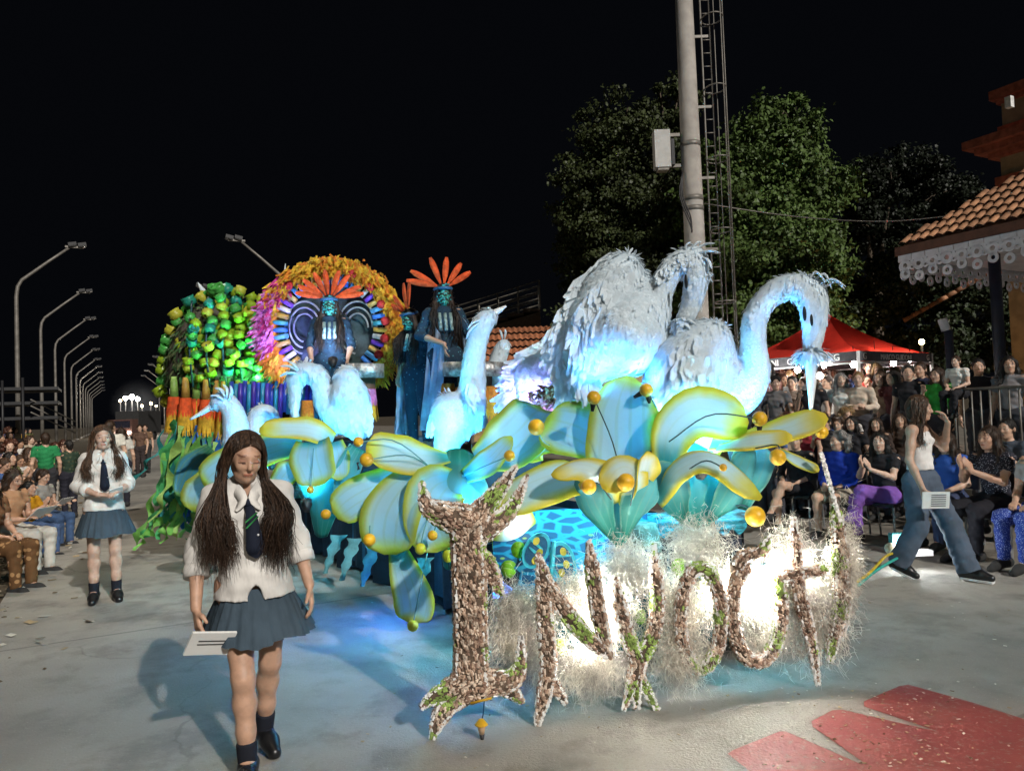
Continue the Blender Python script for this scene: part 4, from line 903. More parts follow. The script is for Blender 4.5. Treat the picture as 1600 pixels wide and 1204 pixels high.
def plat():
    t = empty('parade_float', W(760, 900, 7.5)*[1, 1, 0]); tag(t, 'long carnival float platform with dark blue skirt and painted teal front', 'parade float')
    LF, RF = np.array([-.16, 5.7]), np.array([1.75, 6.0]); dr = np.array([-.53, .85]); Lh = 6.4
    LR, RR = LF+dr*Lh, RF+dr*(Lh-.2)
    pts = [LF, RF, RR, LR]; h0, h1 = .10, .62
    mb = MB(); mb.add([(*p, h0) for p in pts]+[(*p, h1) for p in pts], [(0, 1, 5, 4), (1, 2, 6, 5), (2, 3, 7, 6), (3, 0, 4, 7), (4, 5, 6, 7), (3, 2, 1, 0)]); mb.build('deck', M_deck, t, False)
    # gathered cloth skirt, four sides
    for A_, B_ in ((LR, LF), (LF, RF), (RF, RR)):
        n = 90; vv = []
        out = np.array([(B_-A_)[1], -(B_-A_)[0]]); out /= np.linalg.norm(out)
        for i in range(n+1):
            p = A_+(B_-A_)*i/n; w = .035*math.sin(i*1.3)+.03*math.sin(i*.47)+.02*math.sin(i*2.9)
            for j, z in enumerate((.70, .5, .28, .03+.03*math.sin(i*.8))): vv.append((*(p+out*(.03+w*(.3+.35*j))), z))
        MB().add(vv, [(i*4+j, i*4+j+1, i*4+j+5, i*4+j+4) for i in range(n) for j in range(3)]).build('skirt', M_skirt, t)
    # painted edge band of wavy foam
    for A_, B_ in ((LR, LF), (LF, RF)):
        n = 60; vv = []; out = np.array([(B_-A_)[1], -(B_-A_)[0]]); out /= np.linalg.norm(out)
        for i in range(n+1):
            p = A_+(B_-A_)*i/n
            for o_, z in ((-.2, .80), (.10, .82+.015*math.sin(i)), (.13, .76), (.10, .66+.03*math.sin(i*1.7)), (-.2, .66)): vv.append((*(p+out*o_), z))
        MB().add(vv, [(i*5+j, i*5+j+1, i*5+j+6, i*5+j+5) for i in range(n) for j in range(4)]).build('painted_edge', mat('painted_water', (.06, .4, .5), .5, .8, 9, .2, stretch=(1, 1, 5)), t, False)
    # sloping painted front apron below the lilies
    q = [W(770, 800, 5.5), W(1010, 790, 5.6), W(1020, 905, 4.75), W(770, 935, 4.7)]; q2 = [p-np.array([0, -.06, .12]) for p in q]
    MB().add(q+q2, [(0, 3, 2, 1), (4, 5, 6, 7), (0, 1, 5, 4), (1, 2, 6, 5), (2, 3, 7, 6), (3, 0, 4, 7)]).build('front_apron', M_wave, t, False)
    q = [W(770, 935, 4.7), W(1240, 890, 5.0), W(1240, 985, 5.0), W(770, 1040, 4.7)]; q2 = [p+np.array([0, .3, 0]) for p in q]
    MB().add(q+q2, [(0, 3, 2, 1), (4, 5, 6, 7), (0, 1, 5, 4), (1, 2, 6, 5), (2, 3, 7, 6), (3, 0, 4, 7)]).build('front_panel', mat('teal_panel', (.02, .12, .15), .8, .6, 5), t, False)
    # support plinths, wheels under the skirt
    for px, d_ in ((1000, 5.2), (1090, 5.35)):
        p = W(px, 840, d_); MB().tube([(p[0], p[1], .3), (p[0], p[1], .85)], [.2, .12], 10).build('flower_plinth', mat('burlap', (.25, .2, .15), .95, .4, 12, .8), t)
    for (x, y) in (LF+dr*1.2+[.3, .2], LF+dr*4.8+[.3, .2], RF+dr*1.2+[-.3, 0]): MB().tube([(x-.12, y, .3), (x+.12, y, .3)], .3, 16).build('wheel', M_dark, t)
    # stepped upper deck that carries the dancers
    c = LF+dr*4.0+np.array([.9, .55]); Rr = np.eye(3); Rr[:2, :2] = [[.85, -.53], [.53, .85]]
    MB().box((*c, .85), (1.7, 3.6, .46), Rr).build('upper_deck', M_deck, t, False)
    c = LF+dr*4.9+np.array([.9, .55]); MB().box((*c, 1.2), (1.5, 1.8, .3), Rr).build('throne_step', M_deck, t, False)
    return t
FLOAT = plat()
# hanging scraps on the skirt
M_scrap = mat('teal_scrap', (.08, .22, .24), .8, .4, 6)
# butterfly ornament
def butterfly():
    t = empty('butterfly_ornament', W(862, 880, 4.6)); tag(t, 'flat turquoise butterfly with yellow spots beside the bark letters', 'butterfly ornament')
    Mo = mat('turquoise_foam', (.05, .48, .62), .5); Md = mat('deep_blue_foam', (.01, .1, .22), .6); My = mat('yellow_spot', (.45, .42, .05), .5)
    def ellp(cx, cy, rx, ry, a, d): 
        out = []
        for k in range(20):
            q = k*math.pi/10; x, y = rx*math.cos(q), ry*math.sin(q); out.append(W(cx+x*math.cos(a)-y*math.sin(a), cy+x*math.sin(a)+y*math.cos(a), d))
        return np.array(out)
    def plate(name, args, m, th, par):
        o = ellp(*args); n = len(o); b = o+_f*th; mb = MB(); mb.add(np.concatenate([o, b]), [tuple(range(n-1, -1, -1)), tuple(range(n, 2*n))]+[(i, (i+1) % n, n+(i+1) % n, n+i) for i in range(n)]); r = mb.build(name, m, par, False); r['_w'] = list(t.location); return r
    for cx, cy, rx, ry, a in ((838, 860, 20, 30, .5), (880, 878, 20, 33, -.25)):
        w = plate('wing', (cx, cy, rx, ry, a, 4.6), Mo, .02, t)
        plate('wing_field', (cx, cy, rx*.75, ry*.82, a, 4.592), Md, .006, w)
        for s, q in ((-.5, .0), (.1, .25), (.5, -.1)): plate('wing_spot', (cx+q*rx, cy+s*ry, 5, 6.5, a, 4.585), My, .004, w)
        plate('wing_rib', (cx, cy+4, rx*.75, 2.2, a+.2, 4.586), Mo, .004, w); plate('wing_rib', (cx, cy-10, rx*.7, 2, a+.2, 4.586), Mo, .004, w)
    MB().tube([W(866, 845, 4.58), W(860, 905, 4.58)], [.012, .02], 8).build('body', Mo, t)
butterfly()
M_lime = mat('lime_leaf_disc', (.16, .42, .02), .4, .3, 8); M_limey = mat('yellow_green_disc', (.4, .48, .03), .4, .2)
for i, (x, y, r, dd, lab) in enumerate([(810, 858, 13, 4.65, 'green round leaf just left of the butterfly'), (795, 888, 14, 4.62, 'green round leaf below left of the butterfly'), (877, 1010, 14, 4.3, 'yellow-green round leaf inside the N letter'), (898, 1032, 13, 4.25, 'lower yellow-green leaf inside the N letter'), (1095, 940, 14, 4.5, 'upper lime leaf inside the round letter'), (1100, 915, 12, 4.55, 'topmost lime leaf above the round letter'), (1160, 890, 16, 4.6, 'lime leaf behind the second round letter'), (1062, 885, 14, 4.65, 'green leaf above the moss between the lilies'), (1000, 962, 12, 4.45, 'teal leaf between the two centre letters'), (700, 868, 10, 4.75, 'pale lime bud leaf beside the tree letter')]):
    t = empty('round_leaf', W(x, y, dd)); tag(t, lab, 'leaf ornament', 'round leaves among the letters')
    p = W(x, y, dd); rr = r*dd/F; mb = MB(); vv = [p]
    for k in range(14):
        a = k*math.pi/7; q = rr*(1 if k else .6); vv.append(p+_r*q*math.cos(a)*.9+_u*q*math.sin(a)+_f*.25*rr*math.cos(2*a))
    vv = np.array(vv); n = 14; b = vv+_f*.006
    mb.add(np.concatenate([vv, b]), [(0, 1+(k+1) % n, 1+k) for k in range(n)]+[(15, 16+k, 16+(k+1) % n) for k in range(n)]+[(1+k, 1+(k+1) % n, 16+(k+1) % n, 16+k) for k in range(n)])
    mb.build('blade', M_limey if 'yellow' in lab or 'bud' in lab else M_lime, t); MB().tube([p+_f*.01, p+_f*.1-_u*.1], .006, 5).build('stalk', M_stem, t)
# --- bark letters
M_bk = [mat('bark_brown', (.42, .29, .21), .95, .4, 20, .7), mat('bark_pale', (.62, .5, .4), .95, .35, 20, .6), mat('bark_moss', (.27, .38, .1), .95, .4, 20, .5), mat('bark_dark', (.24, .15, .11), .95, .3)]
M_core = mat('bark_core', (.1, .07, .05), .95, .4, 12, .5); M_chip = mat('white_chip', (.8, .79, .77), .25, .1); M_moss = mat('dry_moss', (.72, .68, .6), .95, .35, 6, 0, trans=.2)
def ld(px): return 3.88+(px-690)/640*.5
def letter(label, strokes, chips_n=1.0, white=True):
    x0 = strokes[0][0]; base = W(x0[0], x0[1], ld(x0[0])); t = empty('bark_letter', base); tag(t, label, 'letter', 'bark covered letters on the float front')
    s = SDF(.009); Wv, Wf = [], []; nw = 0; CP, CT = [], []
    for st in strokes:
        P = spline([W(c[0], c[1], ld(c[0])) for c in st], max(6, 5*len(st))); rr = np.interp(np.linspace(0, len(st)-1, len(P)), np.arange(len(st)), [c[2]*(.5 if x0[0] < 735 else .42)*ld(c[0])/F for c in st])
        s.chain(P, np.maximum(rr, .006), k=.012, flat=(_f, .7)); CP.append(P); T_ = np.gradient(P, axis=0); CT.append(T_/np.linalg.norm(T_, axis=1, keepdims=True))
        ln = np.linalg.norm(np.diff(P, axis=0), axis=1).sum()
        if white:
            m = int(ln/.012)
            for k in range(m):
                for sg in (-1, 1, -.8, .82):
                    if rng.random() < (.15 if abs(sg) == 1 else .45): continue
                    q = (k+rng.random())/m*(len(P)-1.01); i = int(q); fr = q-i; p = P[i]*(1-fr)+P[i+1]*fr; tn = nrm(P[i+1]-P[i]); sv = nrm(np.cross(tn, _f)); r = rr[i]
                    R = np.stack([tn, sv, np.cross(tn, sv)], 1) @ rotz(rng.normal(0, .4)) @ rotx(rng.normal(0, .6)); sz = rng.uniform(.010, .019)
                    mb = MB().box(p+sv*sg*r*1.04-_f*(.008+.72*r*math.sqrt(max(0, 1-min(1, (sg*1.0)**2)))), (sz*1.3, sz*.9, .005), R); Wv.append(mb.v[0]); Wf += [tuple(a+nw for a in f_) for f_ in mb.f]; nw += 8
    CP = np.concatenate(CP); CT = np.concatenate(CT)
    v, f = s.mesh(); area = np.linalg.norm(np.cross(v[f[:, 2]]-v[f[:, 0]], v[f[:, 3]]-v[f[:, 1]]), axis=1).sum()/2
    m = int(area/.00021); p, up = on_surface(v, f, m); near = np.argmin(((p[:, None]-CP[None])**2).sum(2), 1); tv = CT[near]+rng.normal(0, .22, (m, 3)); up = up+rng.normal(0, .22, (m, 3)); up /= np.linalg.norm(up, axis=1, keepdims=True)
    tv = tv-up*(tv*up).sum(1, keepdims=True); tv /= np.linalg.norm(tv, axis=1, keepdims=True); sv = np.cross(up, tv)
    L = rng.uniform(.008, .036, (m, 1)); b = rng.uniform(.004, .012, (m, 1)); h = rng.uniform(.004, .011, (m, 1))
    cs = np.stack([p+tv*L*x*rng.uniform(.75, 1.1, (m, 1))+sv*b*y+up*(h*z if z > 0 else -.003) for x, y, z in ((-.5, -1, -1), (.5, -.8, -1), (.5, .9, -1), (-.5, .8, -1), (-.4, -.6, 1), (.45, -.5, .6), (.4, .6, 1), (-.45, .5, .8))], 1).reshape(-1, 3)
    b8 = np.arange(m)[:, None]*8; FQ = np.stack([b8+np.array([q_]) for q_ in ((4, 5, 6, 7), (0, 1, 5, 4), (1, 2, 6, 5), (2, 3, 7, 6), (3, 0, 4, 7))], 1).reshape(-1, 4)
    green = (np.sin(p[:, 2]*23+p[:, 0]*9)+np.sin(p[:, 0]*17+3)+rng.normal(0, .35, m)) > .75
    Mi = np.repeat(np.where(green, 2, rng.choice([0, 0, 1, 1, 3], m)), 5)
    link('core', mesh_np('core', v-base, f), [M_core], t)
    o = link('bark_chips', mesh_np('bark_chips', cs-base, FQ, False, Mi), M_bk, t); o['kind'] = 'stuff'
    if white: o = link('white_chips', mesh_np('white_chips', np.concatenate(Wv)-base, Wf, False), [M_chip], t); o['kind'] = 'stuff'
    return t
letter('tree-shaped letter L of bark with forked branches, leftmost letter',
       [[(730, 815, 50), (733, 880, 50), (735, 960, 48), (736, 1040, 50), (738, 1068, 56)], [(730, 815, 52), (690, 803, 36), (667, 788, 20), (659, 754, 5)], [(733, 822, 44), (762, 787, 27), (786, 757, 17), (806, 729, 4)], [(745, 835, 36), (788, 806, 23), (808, 778, 14), (823, 744, 4)],
        [(735, 1065, 50), (700, 1078, 28), (678, 1088, 18), (659, 1102, 5)], [(730, 1072, 44), (702, 1098, 28), (686, 1122, 20), (675, 1153, 5)], [(738, 1065, 46), (780, 1066, 34), (803, 1058, 26), (814, 1030, 12), (814, 994, 5)], [(780, 1068, 26), (800, 1080, 18), (816, 1096, 5)], [(755, 875, 30), (770, 900, 22), (782, 926, 8)]])
letter('bark letter N with pointed tops, second from the left',
       [[(841, 866, 6), (848, 900, 24), (852, 970, 28), (857, 1040, 28), (850, 1085, 24), (839, 1132, 6)], [(858, 1060, 22), (872, 1080, 16), (884, 1098, 5)], [(850, 908, 26), (880, 950, 28), (915, 992, 26), (950, 1020, 16)], [(920, 843, 5), (926, 890, 24), (934, 950, 26), (944, 1000, 22), (952, 1024, 10)]])
letter('bark letter U with splayed root feet, third from the left',
       [[(962, 905, 8), (968, 945, 22), (980, 990, 24), (995, 1028, 24)], [(1021, 852, 5), (1024, 900, 20), (1027, 940, 22), (1020, 990, 24), (1000, 1030, 26), (994, 1060, 22), (994, 1104, 7)], [(995, 1050, 20), (1010, 1078, 14), (1027, 1108, 6)], [(992, 1050, 20), (984, 1078, 12), (974, 1108, 5)]])
def ringpts(cx, cy, rx, ry, w, a0=0, a1=2*math.pi, n=14): return [(cx+rx*math.cos(a), cy+ry*math.sin(a), w) for a in np.linspace(a0, a1, n)]
letter('bark letter O with lime leaves inside, fourth from the left', [ringpts(1095, 965, 32, 78, 20)])
letter('bark letter C with curled top, fifth from the left', [ringpts(1180, 955, 40, 76, 22, 5.9, .15-1.6+0, 14)[::-1] if 0 else ringpts(1182, 955, 38, 78, 22, -.6, 4.2, 14), [(1150, 885, 20), (1165, 868, 22), (1188, 862, 18), (1203, 838, 5)]])
letter('bark letter T with long hanging spike, sixth from the left', [[(1239, 806, 5), (1242, 850, 20), (1247, 920, 24), (1262, 980, 20), (1272, 1030, 12), (1277, 1068, 4)], [(1215, 905, 10), (1245, 895, 20), (1285, 890, 16)]])
letter('bark letter I topped by a slim white rod, rightmost letter', [[(1306, 800, 18), (1312, 870, 26), (1312, 950, 22), (1300, 1005, 18), (1296, 1032, 5)], [(1320, 860, 16), (1322, 940, 14), (1316, 990, 6)]])
t = empty('white_rod', W(1310, 810, 4.34)); tag(t, 'slim white beaded rod leaning up from the rightmost bark letter', 'rod')
for k in range(24):
    a = W(1312-1.25*k, 812-4.5*k, 4.34); MB().box(a, (.02, .02, .02), rotz(k) @ rotx(k*.7)).build('bead', M_chip, t, False)
# moss curtains between letters
def moss(name, label, blobs, n, L):
    vs_, fs_ = [], []; n0 = 0
    base = W(*blobs[0][:3])
    for (px, py, d_, rx, ry, w) in blobs:
        m = int(n*w); c = W(px, py, d_); k = d_/F
        p = c+_r*(rng.normal(0, .5, (m, 1))*rx*k)+_u*(rng.normal(0, .5, (m, 1))*ry*k)+_f*rng.normal(0, .04, (m, 1))
        d = rng.normal(0, 1, (m, 3))+np.array([0, -.2, -.7]); d /= np.linalg.norm(d, axis=1, keepdims=True)
        s2 = np.cross(d, _f+rng.normal(0, .3, (m, 3))); s2 /= np.linalg.norm(s2, axis=1, keepdims=True)
        l = L*rng.uniform(.5, 1.3, m); v, f = blades(p, d, s2, l, .0022, np.cross(s2, d), .5); vs_.append(v); fs_.append(f+n0); n0 += len(v)
    o = link(name, mesh_np(name, np.concatenate(vs_), np.concatenate(fs_), False), [M_moss]); tag(o, label, 'moss', kind='stuff')
moss('dry_moss', 'pale dry moss hung between and behind the bark letters', [(800, 985, 4.15, 36, 60, .12), (805, 950, 4.2, 30, 30, .06), (905, 930, 4.2, 50, 40, .08), (920, 1040, 4.15, 60, 40, .1), (955, 960, 4.2, 40, 40, .07), (1060, 960, 4.25, 45, 70, .12), (1060, 1030, 4.2, 40, 40, .06), (1140, 930, 4.35, 50, 50, .1), (1190, 985, 4.35, 40, 40, .06), (1230, 900, 4.4, 36, 70, .12), (1318, 890, 4.4, 20, 74, .1), (1275, 960, 4.4, 44, 70, .1), (975, 880, 4.6, 44, 44, .07), (1085, 850, 4.7, 48, 40, .08), (1000, 900, 4.7, 60, 24, .05), (840, 1000, 4.2, 30, 60, .05)], 42000, .06)
# bell pendant
t = empty('bell_pendant', W(752, 1150, 3.85)); tag(t, 'small wooden bell pendant hanging under the tree letter', 'pendant')
MB().tube([W(757, 1090, 3.88), W(755, 1115, 3.86), W(752, 1128, 3.85)], .003, 5).build('string', M_stem, t)
MB().tube([W(752, 1122, 3.85), W(752, 1130, 3.85), W(752, 1131, 3.85)], [.01, .03, .035], 12).build('cap', M_ball, t)
MB().tube([W(752, 1131, 3.85), W(753, 1146, 3.85)], [.024, .012], 10).build('cone', mat('tan_wood', (.45, .3, .18), .7), t)
MB().tube([W(753, 1146, 3.85), W(754, 1162, 3.85)], [.014, .004], 8).build('clapper', M_dark, t)
MB().tube([W(735, 1098, 3.86), W(768, 1090, 3.86)], .006, 6).build('hook_bar', M_ball, t)
# ============================================================ REAR OF THE FLOAT: arch, dome, tassels, ribbons, baskets
FM = {k: mat('feather_'+k, c, .8, .3, 14, .2, 40, trans=.2) for k, c in dict(yellow=(.62, .38, .03), orange=(.6, .2, .02), red=(.45, .03, .03), pink=(.6, .2, .5), magenta=(.5, .04, .2), lime=(.3, .5, .04), scarlet=(.65, .09, .02)).items()}
def arch():
    d = 9.4; c = W(518, 512, d); k = d/F; t = empty('feather_arch', c); tag(t, 'tall round arch of yellow and pink feathers behind the seated masked dancer', 'arch')
    R = 98*k; ang = lambda a: c+_r*R*.98*math.cos(a)+_u*R*math.sin(a)
    MB().tube([ang(a) for a in np.linspace(-.75, math.pi+.75, 40)], .10, 8).build('hoop', FM['orange'], t)
    for name, a0, a1, cols, n in (('yellow_feathers', -.8, 2.3, ['yellow', 'yellow', 'orange', 'yellow'], 2200), ('pink_feathers', 2.55, 3.5, ['pink', 'pink', 'magenta'], 700), ('left_feathers', 2.2, 2.7, ['yellow', 'orange', 'magenta'], 320), ('lower_left_feathers', 3.4, 3.95, ['yellow', 'orange'], 400)):
        vs_, fs_, mi = [], [], []; n0 = 0
        for j, cc in enumerate(cols):
            m = n//len(cols); a = rng.uniform(a0, a1, m); e = np.stack([np.cos(a), np.sin(a)], 1); rad = R*(1+rng.normal(.03, .05, (m, 1)))
            p = c+_r*(e[:, :1]*rad)+_u*(e[:, 1:]*rad)-_f*rng.uniform(-.05, .14, (m, 1))
            dd = _r*(e[:, :1]*.35)+_u*(e[:, 1:]*.1-.8)-_f*.15+rng.normal(0, .22, (m, 3)); dd /= np.linalg.norm(dd, axis=1, keepdims=True)
            s2 = np.cross(dd, _f+rng.normal(0, .3, (m, 3))); s2 /= np.linalg.norm(s2, axis=1, keepdims=True)
            v, f = blades(p, dd, s2, .17*rng.uniform(.5, 1.2, m), .035, np.cross(s2, dd), .3); vs_.append(v); fs_.append(f+n0); n0 += len(v); mi += [j]*len(f)
        o = link(name, mesh_np(name, np.concatenate(vs_), np.concatenate(fs_), False, mi), [], t)
        for cc in cols: o.data.materials.append(FM[cc])
        o.matrix_parent_inverse = Matrix.Translation(-Vector(c)); o['kind'] = 'stuff'
    # red pompons
    for a in (-.5, -.2, .1, .4, .75, 1.15, 2.35):
        MB().ball(ang(a)-_f*.14-_u*.0+(c-ang(a))*.09, .055, 9, 7).build('pompon', FM['red'], t)
    # inner ring of coloured tubes
    cols = [(.05, .2, .6), (.1, .35, .6), (.5, .35, .1), (.15, .05, .4), (.5, .5, .45), (.45, .3, .05), (.05, .3, .35)]
    for i in range(34):
        a = -.75+i*(math.pi+1.5)/33; e = _r*math.cos(a)+_u*math.sin(a); p = c+e*R*.80-_f*.05
        MB().tube([p-e*.09, p+e*.09], .03, 8).build('tube', mat('tube_%d' % (i % 7), cols[i % 7], .35, .2), t)
    q = [c+_f*.06+_r*R*.8*math.cos(a)+_u*R*.8*math.sin(a) for a in np.linspace(0, 2*math.pi, 33)[:-1]]
    mb = MB(); b = [p+_f*.04 for p in q]; mb.add(q+b, [tuple(range(31, -1, -1)), tuple(range(32, 64))]+[(i, (i+1) % 32, 32+(i+1) % 32, 32+i) for i in range(32)]); mb.build('backing_disc', mat('dark_sequin', (.03, .05, .05), .4, .7, 5, .3), t, False)
    # swirl beads on the disc
    for sx in (-1, 1):
        for r0 in (.28, .4, .52):
            P = [c-_f*.03+_r*(sx*R*.42+R*r0*math.cos(a)*.6)+_u*(R*r0*math.sin(a)*.8) for a in np.linspace(0, 4.6, 26)]
            MB().tube(P, .012, 5).build('bead_swirl', mat('pale_bead', (.3, .35, .35), .4), t)
    MB().tube([ang(2.45)+_u*.02, ang(2.42)+_u*.28], [.03, .004], 6).build('tip_feather', M_feather, t)
    MB().tube([ang(.1), ang(.1)+_u*.16+_r*.03], [.03, .004], 6).build('tip_feather', M_feather, t)
arch()
def dome():
    d = 10.6; c = W(352, 585, d); k = d/F; t = empty('cup_dome', c); tag(t, 'dark dome studded with lime-green cut bottle cups at the rear left', 'dome ornament')
    rx, rz = 92*k, 125*k
    s = SDF(.03); s.ell(c, (rx*.92, rx*.92, rz*.95)); s.ell(c+_r*.7, (rx*.7, rx*.7, rz*.9), k=.1); s.cut(c-[0, 0, .12], (0, 0, -1)); v, f = s.mesh(); link('shell', mesh_np('shell', v-c, f), [mat('brown_shell', (.05, .045, .035), .8, .6, 4, .5, 12)], t)
    bv, bf = feather_coat(v, f, 2600, .13, .05, (0, 0, -1), .25, .6); o = link('leaf_cover', mesh_np('leaf_cover', bv-c, bf, False, rng.integers(0, 2, len(bf))), [], t); o['kind'] = 'stuff'; o.data.materials.append(mat('dome_leaf', (.03, .1, .03), .7, .4, 6)); o.data.materials.append(mat('dome_leaf_olive', (.06, .08, .03), .7, .4, 6))
    q = np.linspace(0, 2*math.pi, 9)[:-1]
    prof = [(.35, 0), (.9, .12), (1, .55), (.85, .75), (.98, 1.0), (.8, .95), (.3, .1)]
    cv = np.array([[r*math.cos(a), r*math.sin(a), z*1.35] for r, z in prof for a in q]); cf = np.array([[i*8+j, i*8+(j+1) % 8, (i+1)*8+(j+1) % 8, (i+1)*8+j] for i in range(6) for j in range(8)])
    mes = []
    for nm, col in (('lime_cup', (.3, .45, .03)), ('green_cup', (.08, .4, .08)), ('yellow_cup', (.5, .5, .06)), ('teal_cup', (.03, .3, .22))):
        me = mesh_np('cup', cv, cf); me.materials.append(mat(nm, col, .25, .2, 9, .05, trans=.35)); mes.append(me)
    spots = []
    for i in range(18):
        a = 3.5-i*.125; spots.append((352+100*math.cos(a), 588-130*math.sin(a), d-.15, 11))
    for row, (n, x0, x1, y0, y1) in enumerate(((9, 300, 300, 500, 590), (9, 322, 335, 480, 600), (9, 345, 360, 470, 600), (10, 372, 375, 460, 600), (9, 392, 395, 470, 600))):
        for i in range(n): spots.append((x0+(x1-x0)*i/n+random.gauss(0, 3), y0+(y1-y0)*i/n, d-.86+.0008*abs(y0+(y1-y0)*i/n-540), 9))
    for i in range(12): spots.append((400+random.gauss(0, 14), 470+i*11, d-.88, 8.5))
    for i in range(46): a = random.uniform(.2, 3.3); r_ = random.uniform(.3, .95); spots.append((352+92*r_*math.cos(a), 592-122*r_*math.sin(a), d-.84*math.sqrt(max(.05, 1-r_*r_))-.06, 8.5))
    for (x, y, dd, r) in spots:
        p = W(x, y, dd); o = bpy.data.objects.new('cup', random.choices(mes, (5, 4, 3, 2))[0]); COL.objects.link(o); o.parent = t; o.location = Vector(p-c); o.scale = [r*dd/F]*3; o.rotation_euler = (random.uniform(-1.2, .9), random.uniform(-.8, .8), 0)
    for i in range(4):
        P = spline([W(300+i*26, 470-i*6, d-.6), W(296+i*26, 540, d-.86), W(302+i*26, 605, d-.86)], 10); MB().tube(P, .014, 5).build('cord', M_stem, t)
    MB().tube([W(326, 478, d), W(318, 455, d), W(309, 441, d)], [.05, .04, .005], 6).build('tip_feather', M_feather, t)
dome()
def tassel(px, py, d, w, h, topc, label, group, cols, cup=True):
    t = empty('tassel', W(px, py, d)); tag(t, label, 'tassel', group); p = W(px, py, d); k = d/F
    if cup: MB().tube([p, p-_u*h*.38*k], [w*.16*k, w*.28*k], 10).build('bamboo_tube', mat('tube_'+topc[0], topc[1], .5, .3, 12), t)
    for j, (c0, f0, f1) in enumerate(((cols[0], .36, .68), (cols[1], .55, 1.0))):
        m = 90; a = rng.random(m)*6.283; r0 = w*.25*k; r1 = w*.5*k
        st = p-_u*(h*f0*k)+_r*(np.cos(a)[:, None]*(r0+(r1-r0)*f0))+_f*(np.sin(a)[:, None]*(r0+(r1-r0)*f0))
        en = p-_u*(h*k*(f1+rng.uniform(-.06, .04, (m, 1))))+_r*(np.cos(a)[:, None]*(r0+(r1-r0)*f1))+_f*(np.sin(a)[:, None]*(r0+(r1-r0)*f1))
        dd = en-st; L = np.linalg.norm(dd, axis=1); dd /= L[:, None]; s2 = np.stack([-np.sin(a)]*3, 1)*_r+np.cos(a)[:, None]*_f; s2 /= np.linalg.norm(s2, axis=1, keepdims=True)
        v, f = blades(st, dd, s2, L, w*.11*k, np.cross(s2, dd), .03); o = link('fringe', mesh_np('fringe', v, f, False), [FM[c0]], t); o.matrix_parent_inverse = Matrix.Translation(-t.location); o['kind'] = 'stuff'
    MB().tube([p-_u*h*.36*k, p-_u*h*.94*k], [w*.22*k, w*.4*k], 10).build('lining', FM[cols[1]], t)
for i, x in enumerate((272, 290, 307, 322, 338, 350)):
    tassel(x, 588+i*1.5, 9.9-(.15 if i % 2 else 0), 26, 88, [('green', (.2, .35, .08)), ('brown', (.35, .2, .04))][i % 2 if i < 4 else 1], 'red and yellow tassel on a bamboo tube, '+ORD[i]+' from the left of the rear fringe', 'tassels at the rear left of the float', ('scarlet', 'yellow'))
for i, (x, y, d, w, h) in enumerate(((480, 600, 8.6, 24, 70), (700, 575, 7.9, 28, 66), (722, 578, 7.7, 30, 74), (765, 575, 7.7, 34, 78), (786, 580, 7.9, 22, 60), (578, 580, 8.6, 26, 76), (560, 585, 8.7, 24, 76))):
    tassel(x, y, d, w, h, ('silver', (.3, .3, .28)), 'fringe tassel in '+('orange and yellow' if i < 5 else 'violet and cream')+', '+('right of the humped heron', 'left one on the dancers\' basket', 'middle one on the dancers\' basket', 'right of the upright heron', 'rightmost, beside the small heron', 'right one under the feather arch', 'left one under the feather arch')[i], 'fringe tassels in the middle of the float', ('orange', 'yellow') if i < 5 else ('pink', 'yellow'), cup=False)
# silvery basket rims above the tassels
M_foil = mat('silver_foil', (.4, .4, .4), .3, .6, 14, .8, 30, metal=.6)
for x, y, d, w, lab in ((742, 576, 7.8, 50, 'silver foil drum basket carried beside the upright heron'), (570, 578, 8.65, 30, 'silver foil drum basket below the feather arch')):
    t = empty('drum_basket', W(x, y, d)); tag(t, lab, 'basket'); k = d/F; p = W(x, y, d)
    MB().tube([p+_u*10*k, p-_u*12*k], [w*k, w*k], 18, cap=True).build('drum', M_foil, t)
    MB().tube([p-_u*12*k, p-_u*70*k], [w*.55*k, w*.5*k], 18).build('lining', mat('dark_lining', (.1, .05, .03), .9), t)
# ribbons falling to the ground
RB = [mat('ribbon_lime', (.16, .42, .08), .6, .3, 8, .1, trans=.25), mat('ribbon_green', (.05, .3, .1), .6, .3, 8, .1, trans=.25), mat('ribbon_teal', (.02, .2, .2), .6, .3, 8, .1, trans=.25), mat('ribbon_blue', (.02, .12, .4), .6, .3, 8, .1, trans=.2), mat('ribbon_leaf', (.25, .42, .1), .6, .3, 8, .1, trans=.2)]
RN = ['lime', 'green', 'teal', 'blue', 'pale green']
def ribbon(pts, w, mi, label):
    P = spline([W(*p) for p in pts], 26); n = len(P); T = np.gradient(P, axis=0); T /= np.linalg.norm(T, axis=1, keepdims=True)
    ph = random.random()*6; vv = []
    for i in range(n):
        a = .8*math.sin(i*.55+ph); s = nrm(np.cross(T[i], _f*math.cos(a)+_r*math.sin(a)+_u*.1)); ww = w*pts[0][2]/F*(.6+.4*math.sin(i*.9+ph)) * (1 if i < n-3 else (n-i)/3.5)
        off = _f*.05*math.sin(i*.8+ph)+_r*.03*math.sin(i*.7+ph*2); q = P[i]+off; vv += [q-s*ww/2, q, q+s*ww/2]
    o = MB().add(vv, [(i*3+j, i*3+j+1, i*3+j+4, i*3+j+3) for i in range(n-1) for j in (0, 1)]).build('ribbon', RB[mi]); tag(o, label, 'ribbon', 'ribbons hanging at the rear left of the float')
